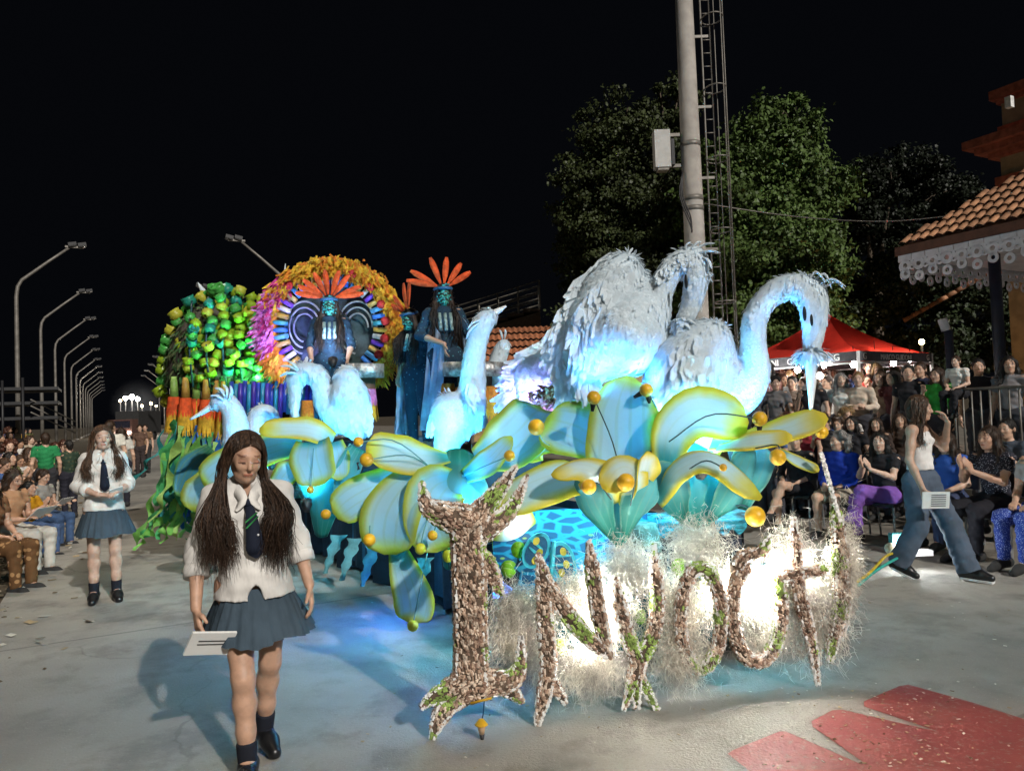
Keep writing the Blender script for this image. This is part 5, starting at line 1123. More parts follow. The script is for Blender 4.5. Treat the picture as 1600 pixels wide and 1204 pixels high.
rb = [([(272, 640, 9.8), (255, 740, 9.7), (232, 800, 9.6), (212, 856, 9.5)], 12, 0), ([(280, 660, 9.8), (262, 760, 9.6), (240, 810, 9.5), (222, 840, 9.4)], 14, 1), ([(290, 670, 9.7), (280, 750, 9.6), (262, 820, 9.4), (252, 848, 9.35)], 14, 0), ([(300, 675, 9.7), (288, 760, 9.5), (280, 815, 9.4), (270, 845, 9.3)], 13, 4), ([(310, 675, 9.7), (305, 740, 9.6), (296, 790, 9.5), (290, 825, 9.4)], 15, 3), ([(320, 675, 9.7), (312, 740, 9.6), (300, 800, 9.5), (302, 830, 9.4)], 13, 2), ([(330, 675, 9.7), (325, 740, 9.6), (318, 790, 9.5), (312, 830, 9.4)], 16, 1), ([(342, 672, 9.7), (338, 740, 9.6), (335, 790, 9.5), (325, 820, 9.4)], 14, 3), ([(265, 650, 9.9), (248, 700, 9.9), (225, 730, 9.9), (200, 760, 9.9)], 8, 2), ([(285, 665, 9.6), (268, 720, 9.5), (258, 770, 9.4), (236, 815, 9.3)], 12, 4), ([(355, 672, 9.6), (352, 740, 9.5), (350, 800, 9.4), (345, 830, 9.4)], 16, 2), ([(295, 672, 9.75), (284, 730, 9.7), (276, 780, 9.7), (250, 820, 9.6)], 16, 3), ([(260, 800, 9.5), (240, 825, 9.4), (225, 838, 9.3), (215, 858, 9.3)], 13, 0), ([(300, 700, 9.6), (282, 780, 9.4), (300, 830, 9.3), (295, 848, 9.3)], 12, 1),
      ([(278, 655, 9.7), (262, 700, 9.7), (252, 750, 9.6), (242, 790, 9.5)], 14, 1), ([(315, 680, 9.6), (298, 740, 9.5), (285, 790, 9.4), (262, 835, 9.3)], 14, 0), ([(335, 690, 9.6), (318, 760, 9.5), (305, 800, 9.4), (285, 838, 9.3)], 14, 4)]
for i in range(16):
    x = 262+i*7.2; y = 652+random.uniform(0, 30); rb.append(([(x+8, y, 9.75), (x+2, y+60, 9.65), (x-6, y+110, 9.55), (x-14+random.uniform(-8, 8), y+135+random.uniform(0, 30), 9.45)], random.uniform(12, 18), random.choice([1, 2, 3, 2, 3, 0])))
ORD += ['twenty-%s' % o for o in ORD[:9]]+['thirtieth']+['thirty-%s' % o for o in ORD[:9]]
for i, (p, w, m) in enumerate(rb):
    ends = sorted(range(len(rb)), key=lambda j: rb[j][0][-1][0]); ribbon(p, w*1.35, m, RN[m]+' hanging ribbon, '+ORD[ends.index(i)]+' from the left by its lower end')
t = empty('tube_fringe', W(425, 600, 9.2)); tag(t, 'row of blue and teal hanging tubes below the green cup dome', 'fringe')
for i in range(20):
    x = 362+i*7; y = 598+random.uniform(-4, 4); MB().tube([W(x, y, 9.3-.02*(i % 3)), W(x-2, y+52+random.uniform(-8, 10), 9.3)], [.026, .034], 8).build('tube', mat('fringe_tube_%d' % (i % 3), ((.02, .05, .35), (.02, .2, .35), (.05, .03, .3))[i % 3], .35, .3), t)
for i in range(60):
    x = 365+random.random()*130; y = 596+random.random()*12
    MB().ball(W(x, y, 9.35), .035, 7, 5).build('bead', mat('fringe_bead_%d' % (i % 3), ((.1, .4, .08), (.03, .25, .2), (.3, .42, .05))[i % 3], .3, .2), t)
# broad blue-green leaves on the left flank
LM = petalmat('blue_leaf', (.02, .2, .1), (.06, .3, .42), (.2, .45, .12), .12, .5)
for i, (pts, w) in enumerate((([(330, 700, 8.9), (300, 730, 8.8), (278, 775, 8.7)], [20, 50, 20]), ([(350, 720, 8.6), (330, 750, 8.5), (318, 800, 8.4)], [24, 50, 26]), ([(395, 690, 8.4), (360, 730, 8.3), (330, 750, 8.3)], [20, 54, 30]))):
    t = empty('broad_leaf', W(*pts[0])); tag(t, 'broad blue-green leaf on the rear flank, '+('left of the others', 'lowest of the three', 'nearest the student\'s hair')[i], 'leaf ornament', 'broad leaves on the rear flank'); petal(pts, w, t, LM, name='blade')
# nest of dry leaves
t = empty('leaf_nest', W(862, 632, 5.9)); tag(t, 'heap of dry brown leaves between the violet heron and the largest heron', 'nest')
m = 420; p = W(862, 625, 5.9)+_r*rng.normal(0, 15, (m, 1))*5.9/F+_u*rng.normal(0, 9, (m, 1))*5.9/F+_f*rng.normal(0, .08, (m, 1)); dd = rng.normal(0, 1, (m, 3)); dd /= np.linalg.norm(dd, axis=1, keepdims=True); s2 = np.cross(dd, rng.normal(0, 1, (m, 3))); s2 /= np.linalg.norm(s2, axis=1, keepdims=True)
v, f = blades(p, dd, s2, .06, .035, np.cross(s2, dd), .3); o = link('dry_leaves', mesh_np('dry_leaves', v, f, False, rng.integers(0, 2, len(f))), [], t); o.data.materials.append(mat('dry_leaf', (.2, .1, .04), .9)); o.data.materials.append(mat('dry_leaf_pale', (.35, .24, .15), .9)); o.matrix_parent_inverse = Matrix.Translation(-t.location); o['kind'] = 'stuff'
MB().ball(W(862, 640, 5.95), (.16, .12, .1), 10, 7).build('bowl', M_core, t)
# rocky skirt dressing: hanging cloth tatters along the left flank
for i, (x, y, d, h) in enumerate(((588, 845, 6.6, 70), (530, 835, 7.6, 60), (556, 840, 7.2, 66), (665, 870, 5.9, 80))):
    P = spline([W(x, y, d), W(x-12, y+h*.5, d-.05), W(x-22, y+h, d-.08)], 12); vv = []
    for j, q in enumerate(P):
        w = .07*(1-.7*j/11)*(1+.3*math.sin(j*1.7+i)); vv += [q-_r*w, q-_f*.03, q+_r*w]
    o = MB().add(vv, [(j*3+k, j*3+k+1, j*3+k+4, j*3+k+3) for j in range(11) for k in (0, 1)]).build('cloth_tatter', M_scrap); tag(o, 'torn teal cloth strip hanging over the dark skirt, '+('third', 'first', 'second', 'fourth')[i]+' from the left', 'cloth strip', 'cloth strips on the skirt')
# ground lamp, cables right of the float
t = empty('ground_floodlight', W(1411, 850, 7.3)); tag(t, 'small lit floodlight on the ground at the walking woman\'s feet', 'floodlight')
p = W(1411, 848, 7.3); MB().ball(p, .055, 12, 8).build('lamp', mat('ground_lamp', (1, 1, 1), .3, emit=((.95, .98, 1), 60)), t); MB().box(p+_f*.08, (.16, .08, .16)).build('housing', mat('teal_plastic', (.03, .25, .26), .5), t, False)
MB().box(p+[.12, .02, -.1], (.3, .1, .05)).build('stand', M_bill, t, False); MB().ball(W(1392, 857, 7.3), .06, 8, 6).build('cover', mat('cream_cover', (.6, .5, .35), .6), t)
light('ground_flood', 'POINT', p-_f*.08, (.95, .98, 1), 6, .05)
for k, (c, pts) in enumerate((((.55, .4, .02), [(1335, 910, 5.8), (1358, 895, 6.1), (1385, 868, 6.8), (1405, 862, 7.2)]), ((.03, .35, .3), [(1340, 915, 5.9), (1370, 890, 6.3), (1410, 868, 7.1), (1440, 862, 7.4)]))):
    o = MB().tube(spline([W(*q) for q in pts], 14), .012, 6).build('cable', mat('cable_%d' % k, c, .5)); tag(o, ('yellow', 'green')[k]+' cable running from the float to the ground floodlight', 'cable')
# ============================================================ PEOPLE
def skinmat(tone):
    key = ('skin', tone)
    if key in MATS: return MATS[key]
    m, t, b = nodes('skin'); MATS[key] = m
    at = N_(t, 'ShaderNodeAttribute', attribute_name='Col'); nz = noise(t, 25, 4)
    c = mixc(t, ramp(t, nz, .35, .65), tuple(x*.9 for x in tone), tuple(min(1, x*1.08) for x in tone))
    mx = N_(t, 'ShaderNodeMix', data_type='RGBA', blend_type='MULTIPLY'); mx.inputs[0].default_value = 1; lnk(t, c, mx.inputs[6]); lnk(t, at.outputs['Color'], mx.inputs[7])
    lnk(t, mx.outputs[2], b.inputs['Base Color']); b.inputs['Roughness'].default_value = .52; b.inputs['Subsurface Weight'].default_value = .08; b.inputs['Subsurface Radius'].default_value = (.01, .004, .002)
    return m
SK = [(.54, .34, .24), (.48, .28, .19), (.6, .4, .3), (.42, .24, .15), (.3, .16, .1)]
def cloth(c, pattern=None):
    key = ('cloth', c, pattern)
    if key in MATS: return MATS[key]
    m, t, b = nodes('cloth'); MATS[key] = m
    col = mixc(t, ramp(t, noise(t, 5, 4), .3, .7), tuple(x*.8 for x in c), tuple(min(1, x*1.15) for x in c))
    if pattern:
        vo = N_(t, 'ShaderNodeTexVoronoi'); vo.inputs['Scale'].default_value = pattern[0]; tc = N_(t, 'ShaderNodeTexCoord'); lnk(t, tc.outputs['Object'], vo.inputs[0]); col = mixc(t, ramp(t, vo.outputs['Distance'], pattern[1]*1.2, pattern[1]), col, pattern[2])
    lnk(t, col, b.inputs['Base Color']); b.inputs['Roughness'].default_value = .85; b.inputs['Specular IOR Level'].default_value = .2
    bp = N_(t, 'ShaderNodeBump'); bp.inputs['Strength'].default_value = .4; bp.inputs['Distance'].default_value = .03
    lnk(t, mathn(t, 'ADD', noise(t, 9, 3, stretch=(1.3, 1.3, .5)), mathn(t, 'MULTIPLY', noise(t, 300, 1), .02)), bp.inputs['Height']); lnk(t, bp.outputs[0], b.inputs['Normal']); return m
def hairmat(c):
    key = ('hair', c)
    if key in MATS: return MATS[key]
    m, t, b = nodes('hair'); MATS[key] = m
    nz = noise(t, 30, 4, stretch=(3, 3, .25)); lnk(t, mixc(t, ramp(t, nz, .35, .7), tuple(x*.5 for x in c), tuple(x*1.5 for x in c)), b.inputs['Base Color']); b.inputs['Roughness'].default_value = .42; b.inputs['Specular IOR Level'].default_value = .35
    bp = N_(t, 'ShaderNodeBump'); bp.inputs['Strength'].default_value = .7; bp.inputs['Distance'].default_value = .02; lnk(t, nz, bp.inputs['Height']); lnk(t, bp.outputs[0], b.inputs['Normal']); return m
HC = dict(black=(.012, .01, .009), dark=(.036, .020, .012), brown=(.06, .032, .018), blond=(.22, .13, .055), grey=(.2, .19, .18), auburn=(.07, .025, .014))
def mirror(J):
    return {k: (V3(-v[0], v[1], v[2]) if isinstance(v, np.ndarray) else v) for k, v in J.items()}
def standing(**kw):
    J = dict(pelvis=V3(0, 0, .92), waist=V3(0, .0, 1.06), chest=V3(0, 0, 1.24), neck=V3(0, .01, 1.39), head=V3(0, -.02, 1.535), hy=0., hp=0., hr=0.)
    for s, n in ((-1, 'L'), (1, 'R')):
        J['hip'+n] = V3(s*.085, 0, .88); J['kn'+n] = V3(s*.09, -.015, .48); J['an'+n] = V3(s*.095, .02, .08); J['toe'+n] = V3(s*.11, -.13, .03)
        J['sh'+n] = V3(s*.165, .0, 1.345); J['el'+n] = V3(s*.225, .03, 1.08); J['wr'+n] = V3(s*.235, -.06, .86); J['hd'+n] = V3(0, -.25, -1); J['pn'+n] = V3(-s, 0, 0); J['cu'+n] = .5
    J.update(kw); return J
def seated(**kw):
    J = standing(pelvis=V3(0, 0, .52), waist=V3(0, .01, .66), chest=V3(0, -.01, .84), neck=V3(0, -.02, .99), head=V3(0, -.05, 1.135))
    for s, n in ((-1, 'L'), (1, 'R')):
        J['hip'+n] = V3(s*.09, -.02, .50); J['kn'+n] = V3(s*.11, -.42, .49); J['an'+n] = V3(s*.1, -.42, .09); J['toe'+n] = V3(s*.11, -.57, .03)
        J['sh'+n] = V3(s*.165, -.02, .945); J['el'+n] = V3(s*.215, -.05, .69); J['wr'+n] = V3(s*.1, -.24, .62); J['hd'+n] = V3(-s*.5, -1, -.2); J['pn'+n] = V3(0, 0, -1); J['cu'+n] = .5
    J.update(kw); return J
def headR(J): return rotz(J['hy']) @ rotx(J['hp']) @ roty(J['hr'])
def hand(s, wr, dr, pn, side, curl, sc=1.0):
    """palm, four unequal bent fingers, thumb off the side of the palm"""
    d = nrm(dr); n = nrm(pn-d*np.dot(pn, d)); x = np.cross(d, n)*side; k = .008
    pl = .085*sc; c = wr+d*pl
    for q in (-.022, -.007, .008, .022): s.cap(wr+d*.012+x*q*.6*sc, c+x*q*sc, .013*sc, .0115*sc, k)
    for q, L in ((-.027, .055), (-.009, .068), (.009, .074), (.027, .066)):
        b = c+x*q*sc; a1 = curl*.6; d1 = d*math.cos(a1)+n*math.sin(a1); m1 = b+d1*L*.45*sc; a2 = curl*1.5; d2 = d*math.cos(a2)+n*math.sin(a2); m2 = m1+d2*L*.33*sc; a3 = curl*2.1; d3 = d*math.cos(a3)+n*math.sin(a3); m3 = m2+d3*L*.25*sc
        s.chain([b, m1, m2, m3], [.0095*sc, .009*sc, .0082*sc, .007*sc], .004)
    b = wr+d*.03*sc+x*.022*sc; m1 = b+(d*.6+x*.7+n*.25)*.036*sc; m2 = m1+(d*.85+x*.25+n*.35)*.032*sc; s.chain([b, m1, m2], [.013*sc, .0105*sc, .008*sc], .008)
def add_head(s, J):
    R = headR(J); c = J['head']; P = lambda *q: c+R @ np.array(q)
    s.ell(P(0, .012, .025), (.072, .09, .088), R, k=.02); s.ell(P(0, -.03, -.025), (.053, .062, .088), R, k=.03); s.cap(P(-.02, -.035, -.072), P(.02, -.035, -.072), .03, .03, .02); s.cap(P(0, -.05, -.08), P(0, -.068, -.088), .024, .018, .02)
    s.cap(P(0, -.086, .014), P(0, -.106, -.026), .007, .0115, .012); s.cap(P(-.010, -.09, -.03), P(.010, -.09, -.03), .008, .008, .008)
    s.cap(P(-.03, -.078, .026), P(.03, -.078, .026), .012, .012, .015); s.cap(P(-.013, -.085, -.060), P(.013, -.085, -.060), .0085, .0085, .01)
    for q in (-1, 1): s.ell(P(q*.034, -.066, -.022), (.02, .018, .02), R, k=.025); s.ell(P(q*.074, .012, -.005), (.01, .02, .03), R, k=.006); s.ell(P(q*.031, -.078, .003), (.014, .01, .009), R, k=.006)
def face_col(v, J, closed=False, paint=None):
    q = (v-J['head']) @ headR(J); col = np.ones((len(v), 4)); x, y, z = np.abs(q[:, 0]), q[:, 1], q[:, 2]; fr = (y < -.045) & (np.abs(z) < .13) & (x < .09)
    def put(m, c): col[m & fr, :3] = c
    put((((x)/.022)**2+((z+.060)/.0095)**2 < 1), (.88, .55, .52)); put((x < .019) & (np.abs(z+.0605) < .0024), (.5, .3, .28))
    put(((x-.034)/.021)**2+((z-.029-.12*(.034-x))/.0045)**2 < 1, (.4, .3, .27))
    if closed: put(((x-.032)/.018)**2+((z+.004)/.0045)**2 < 1, (.12, .1, .1)); put(((x-.032)/.018)**2+((z-.006)/.008)**2 < 1, (.8, .7, .7))
    else:
        put(((x-.032)/.0175)**2+((z-.002)/.0085)**2 < 1, (.12, .1, .1)); put(((x-.032)/.0145)**2+((z-.001)/.0058)**2 < 1, (1.15, 1.25, 1.4)); put(((x-.032)/.0062)**2+((z-.001)/.006)**2 < 1, (.08, .06, .05))
    
    if paint: paint(q, col, fr)
    return col
def body_sdf(J, vox, fem=True, sc=1.0):
    s = SDF(vox); fl = ((0, 1, 0), .72)
    s.cap(J['hipL'], J['hipR'], .09, k=.05, flat=((0, 1, 0), .9)); s.cap(J['pelvis'], J['waist'], .115, .095, .05, fl); s.cap(J['waist'], J['chest'], .1, .118, .05, fl); s.cap(J['chest'], (J['shL']+J['shR'])/2, .12, .07, .06, fl)
    s.cap(J['shL'], J['shR'], .05, .05, .04); s.cap((J['shL']+J['shR'])/2+[0, .01, .01], J['neck'], .055, .05, .03); s.cap(J['neck'], J['head']+headR(J) @ np.array([0, .015, -.06]), .048, .047, .025)
    add_head(s, J)
    for n, sd_ in (('L', 1), ('R', -1)):
        kn, an, hp = J['kn'+n], J['an'+n], J['hip'+n]; s.chain([hp, hp*.5+kn*.5, kn], [.08, .068, .05], .04)
        d = an-kn; bk = nrm(np.cross(d, np.cross(J['toe'+n]-an, d)))*-1; s.chain([kn, kn+d*.3-bk*-.012, kn+d*.62, an], [.048, .05, .04, .032], .03); s.chain([an, an*.45+J['toe'+n]*.55, J['toe'+n]], [.034, .034, .026], .025); s.cap(an, an-(J['toe'+n]-an)*.28+[0, 0, -.035], .032, .028, .02)
        sh, el, wr = J['sh'+n], J['el'+n], J['wr'+n]; s.chain([sh, sh*.5+el*.5, el], [.046, .04, .034], .03); s.chain([el, el*.65+wr*.35, wr], [.034, .034, .024], .02)
        hand(s, wr, J['hd'+n], J['pn'+n], sd_ if not J.get('flip') else -sd_, J['cu'+n])
    return s
def shirt_sdf(J, vox, sleeve=.5, hem=None, loose=0.0, straps=False, bust=.5):
    s = SDF(vox); e = .014+loose; es = .006+loose*.3; fl = ((0, 1, 0), .76)
    if hem is not None: s.cap(J['pelvis']-[0, 0, .12], J['waist'], .158+e, .105+e, .05, ((0, 1, 0), .84))
    else: s.cap(J['pelvis']*.7+J['waist']*.3, J['waist'], .115+e, .1+e, .05, fl)
    s.cap(J['waist'], J['chest'], .104+e, .12+e, .05, fl)
    if not straps:
        s.cap(J['chest'], (J['shL']+J['shR'])/2, .12+e, .075+e, .06, fl); s.cap(J['shL'], J['shR'], .048+es, k=.04); s.cap((J['shL']+J['shR'])/2, J['neck']-[0, 0, .012], .055+e, .052+e*.6, .03, clip=True)
    for q in (-1, 1):
        x = (J['shR']-J['shL'])*.27*q; s.ell(J['chest']+x+np.array([0, -.085, -.0]), np.array([.06, .05, .058])*bust, k=.05)
    if sleeve > 0 and not straps:
        for n in 'LR':
            sh, el, wr = J['sh'+n], J['el'+n], J['wr'+n]
            if sleeve <= 1: s.cap(sh, sh+(el-sh)*sleeve, .05+es, .052+es, .03, clip=True)
            else: s.cap(sh, el, .048+es, .042+es, .022); s.cap(el, el+(wr-el)*(sleeve-1), .042+es, .04+es, .03, clip=True)
    if hem is not None: s.cut((0, 0, hem), (0, 0, -1))
    if straps: s.cut(J['chest']+[0, 0, .075], (0, .15, 1))
    return s
def trousers_sdf(J, vox, length=1.0, wide=0.0):
    s = SDF(vox); s.cap(J['hipL'], J['hipR'], .118, k=.05, flat=((0, 1, 0), .9)); s.cap(J['pelvis'], J['waist']*.5+J['pelvis']*.5, .128, .118, .05, ((0, 1, 0), .76))
    for n in 'LR':
        hp, kn, an = J['hip'+n], J['kn'+n], J['an'+n]
        if length < .5: s.cap(hp, hp+(kn-hp)*length*2, .1, .085, .03, clip=True)
        else: s.chain([hp, kn], [.102, .074+wide*.4], .04); s.cap(kn, kn+(an-kn)*min(1.05, (length-.5)*2), .072+wide*.4, .052+wide, .03, clip=True)
    return s
def shoe_sdf(J, n, vox):
    an, toe = J['an'+n], J['toe'+n]; s = SDF(vox); d = toe-an; h = an-d*.3+[0, 0, -.035]; s.chain([h, an*.4+toe*.6+[0, 0, .0], toe+d*.12], [.043, .042, .034], .03); s.cap(an+[0, 0, -.01], h, .042, .042, .03)
    s.cut((0, 0, min(an[2]-.078, toe[2]-.032)), (0, 0, -1)); return s
def hair_sdf(kind, vox=.012):
    s = SDF(vox); s.ell((0, .018, .03), (.080, .097, .092), k=.02)
    if kind == 'short': s.cap((0, .06, 0), (0, .06, -.06), .06, .05, .03)
    elif kind == 'curly':
        for i in range(40):
            a = rng.random()*6.28; z = rng.uniform(-.14, .12); r = .085*math.sqrt(max(.1, 1-(max(z, 0)/.14)**2))+.02; p = (r*math.cos(a), .03+r*abs(math.sin(a))*1.0-(.05 if z > .06 else 0), z); s.ell(p, .035, k=.015)
    elif kind == 'bun': s.cap((0, .06, 0), (0, .06, -.05), .06, .05, .03); s.ell((0, .11, .07), .045, k=.01)
    elif kind == 'pony': s.cap((0, .06, 0), (0, .06, -.04), .06, .05, .03); s.chain([(0, .1, .04), (0, .15, .0), (0, .14, -.2)], [.03, .04, .015], .02)
    elif kind == 'long':
        s.chain([(0, .06, .02), (0, .085, -.12), (0, .1, -.32)], [.075, .075, .05], .03, ((0, 1, 0), .6))
        for q in (-1, 1): s.chain([(q*.07, .0, .03), (q*.082, .005, -.09), (q*.1, -.01, -.26)], [.03, .034, .022], .03)
    elif kind == 'cap': s.cap((0, .06, 0), (0, .06, -.05), .06, .05, .03); s.ell((0, .01, .06), (.095, .11, .07), k=.01); s.ell((0, -.11, .055), (.07, .06, .012), k=.01)
    s.sub((0, -.105, -.04), (.067, .077, .122)); return s
HAIR = {}
def hair_mesh(kind):
    if kind not in HAIR:
        v, f = hair_sdf(kind).mesh(); n = 0 if kind == 'cap' else (900 if kind == 'long' else 500)
        if n: bv, bf = feather_coat(v, f, n, .07 if kind == 'long' else .035, .007, lambda p: np.stack([p[:, 0]*2, p[:, 1]*3+.05, -.6+0*p[:, 0]], 1), .12, .5 if kind != 'curly' else 2.0); f = np.concatenate([f, bf+len(v)]); v = np.concatenate([v, bv])
        HAIR[kind] = mesh_np('hair', v, f); HAIR[kind].materials.append(None)
    return HAIR[kind]
def mesh1(name, s, **kw):
    v, f = s.mesh()
    if name in ('shirt', 'trousers', 'jeans', 'top', 'costume'):
        n = vnormals(v, f); a = .0055 if s.vox > .012 else .004; w = np.sin(v[:, 2]*38+v[:, 0]*21+np.sin(v[:, 1]*30)*1.5)*np.sin(v[:, 0]*33-v[:, 2]*17+1)+.6*np.sin(v[:, 2]*75+v[:, 1]*50+v[:, 0]*20); v = v+n*(w*a)[:, None]
    me = mesh_np(name, v, f, **kw); me.materials.append(None); return me
TEMPL = {}
def template(key, J, sleeve=.5, legs=1.0, hem=None, wide=0., vox=.0105, loose=0.):
    v, f = body_sdf(J, vox).mesh(); b = mesh_np('body', v, f, col=face_col(v, J)); b.materials.append(None)
    T = dict(J=J, body=b, shirt=mesh1('shirt', shirt_sdf(J, .018, sleeve, hem, loose)), trousers=mesh1('trousers', trousers_sdf(J, .018, legs, wide)), shoe=[mesh1('shoe', shoe_sdf(J, n, .012)) for n in 'LR'])
    TEMPL[key] = T; return T
def put(o, m):
    o.material_slots[0].link = 'OBJECT'; o.material_slots[0].material = m
def person(T, loc, rz, label, skin=0, shirt=(.3, .3, .3), pants=(.05, .05, .06), hair='short', hc='dark', group=None, scale=1.0, spat=None, ppat=None, shoes=(.03, .03, .03), extras=None):
    t = empty('person', loc, rz); t.scale = (scale,)*3; tag(t, label, 'person', group); J = T['J']
    put(link('body', T['body'], (), t), skinmat(SK[skin]))
    put(link('shirt', T['shirt'], (), t), cloth(shirt, spat)); put(link('trousers', T['trousers'], (), t), cloth(pants, ppat))
    for me in T['shoe']: put(link('shoe', me, (), t), cloth(shoes))
    h = link('hair', hair_mesh(hair), (), t); R = headR(J); h.matrix_local = Matrix([list(R[i])+[J['head'][i]] for i in range(3)]+[[0, 0, 0, 1]]); put(h, hairmat(HC[hc]) if hair != 'cap' else cloth(HC['black'])) 
    return t
for n, kw in (('a', {}), ('b', dict(hy=.5)), ('c', dict(hy=-.5))):
    template('stand_'+n, standing(**kw), sleeve=.55)
template('stand_fold', standing(elL=V3(-.24, -.02, 1.1), elR=V3(.24, -.02, 1.1), wrL=V3(.0, -.2, 1.12), wrR=V3(.02, -.22, 1.08), hdL=V3(1, -.1, .1), hdR=V3(-1, -.1, .1), hy=.25), sleeve=1.6)
template('stand_phone', standing(elL=V3(-.22, -.1, 1.1), wrL=V3(-.1, -.3, 1.28), hdL=V3(.3, -.3, 1), pnL=V3(0, -1, 0), hy=-.2), sleeve=.5)
template('sit_lap', seated(), sleeve=.5); template('sit_turn', seated(hy=-.7, hp=.1, hr=.12), sleeve=1.9)
template('stand_d', standing(hy=.8, hp=.1, elL=V3(-.24, -.02, 1.1), wrL=V3(-.1, -.2, 1.0)), sleeve=1.9)
clap = dict(elL=V3(-.2, -.16, .74), elR=V3(.2, -.16, .74), wrL=V3(-.05, -.36, .86), wrR=V3(.05, -.36, .84), hdL=V3(.1, -.5, 1), hdR=V3(-.1, -.6, .9), pnL=V3(1, 0, 0), pnR=V3(-1, 0, 0), cuL=.15, cuR=.15)
template('sit_clap', seated(**clap), sleeve=.6)
cross = dict(knR=V3(-.02, -.44, .6), anR=V3(-.14, -.55, .24), toeR=V3(-.17, -.68, .16), hy=.35)
template('sit_cross', seated(**clap, **cross), sleeve=.6)
template('sit_shorts', seated(hy=-.4), sleeve=1.9, legs=.42, loose=.02)
template('sit_bare', seated(**cross), sleeve=1.5, legs=.35)
template('sit_paper', seated(hp=.35, wrL=V3(-.12, -.3, .68), wrR=V3(.12, -.3, .68), hdL=V3(.1, -1, .3), hdR=V3(-.1, -1, .3)), sleeve=.4)
# --- folding chairs
M_chair = mat('black_seat', (.02, .02, .022), .6); M_tube = mat('chair_tube', (.3, .3, .3), .35, metal=.5)
def chair_meshes():
    out = []
    mb = MB().box((0, 0, .42), (.42, .4, .035)); out.append(('seat', mb, M_chair)); mb = MB().box((0, .2, .72), (.42, .03, .22), rotx(-.12)); out.append(('backrest', mb, M_chair))
    for x in (-.2, .2): out.append(('leg', MB().tube([(x, -.19, 0), (x, -.18, .41)], .012, 6), M_tube)); out.append(('leg', MB().tube([(x, .24, 0), (x, .19, .42), (x, .23, .82)], .012, 6), M_tube))
    res = []
    for n, mb, m in out: me = mesh_np(n, np.concatenate(mb.v), mb.f, False, mb.m); me.materials.append(m); res.append((n, me))
    return res
CH = chair_meshes()
def chair(loc, rz, label, group):
    t = empty('folding_chair', loc, rz); tag(t, label, 'chair', group)
    for n, me in CH: link(n, me, (), t)
def face_to(loc, tgt): v = np.asarray(tgt)-np.asarray(loc); return math.atan2(v[0], -v[1])
def at(px, d, z=0): p = W(px, 640, d); p[2] = z; return p
def sheet_paper(t, P, R, name='paper', size=(.15, .21)):
    mb = MB().box((0, 0, 0), (size[0], .004, size[1])); o = mb.build(name, mat('paper', (.72, .72, .7), .8, .05, 5, 0), t, False, world=False); o.matrix_local = Matrix([list(R[i])+[P[i]] for i in range(3)]+[[0, 0, 0, 1]]); return o
# ------------------------------------------------------------ right-hand crowd: front row on chairs
FT = (0.5, 6.5, 0)
DK = (.02, .02, .024)
RC = [0]
def rsit(px, d, key, label, **kw):
    p = at(px, d); sc = kw.pop('scale', 1.0); rz = face_to(p, W(kw.pop('look', 500), 640, 5.0)); t = person(TEMPL[key], p, rz, label, scale=sc, group='seated spectators on the right', **kw)
    chair(p, rz, 'black folding chair, '+ORD[RC[0]]+' from the left in the right front row', 'chairs of the front row'); RC[0] += 1; return t
rsit(1243, 9.9, 'sit_bare', 'seated person in black with bare crossed legs, leftmost in the right front row', shirt=DK, pants=DK, hair='pony', hc='dark')
o = rsit(1310, 9.3, 'sit_shorts', 'grey-haired man in blue jacket and khaki shorts with glasses, right front row', shirt=(.01, .035, .3), pants=(.3, .26, .2), hair='curly', hc='grey')
rsit(1375, 8.9, 'sit_cross', 'clapping woman in black top and purple trousers, right front row', shirt=DK, pants=(.2, .09, .38), hair='long', hc='black', skin=2)
rsit(1478, 8.4, 'sit_lap', 'seated woman in blue dress half hidden by the walking woman', shirt=(.03, .09, .35), pants=(.04, .05, .1), hair='long', hc='dark')
rsit(1548, 7.7, 'sit_clap', 'clapping woman in black speckled dress with long curly hair, right front row', shirt=(.02, .02, .03), pants=(.015, .015, .02), hair='long', hc='dark', spat=(70, .25, (.35, .35, .4)), skin=1, look=300, scale=1.06)
rsit(1622, 7.2, 'sit_lap', 'person in sparkling blue trousers cut by the right edge', shirt=(.3, .3, .3), pants=(.03, .06, .3), ppat=(90, .25, (.4, .5, .8)), hair='short')
p = W(1300, 785, 8.9)
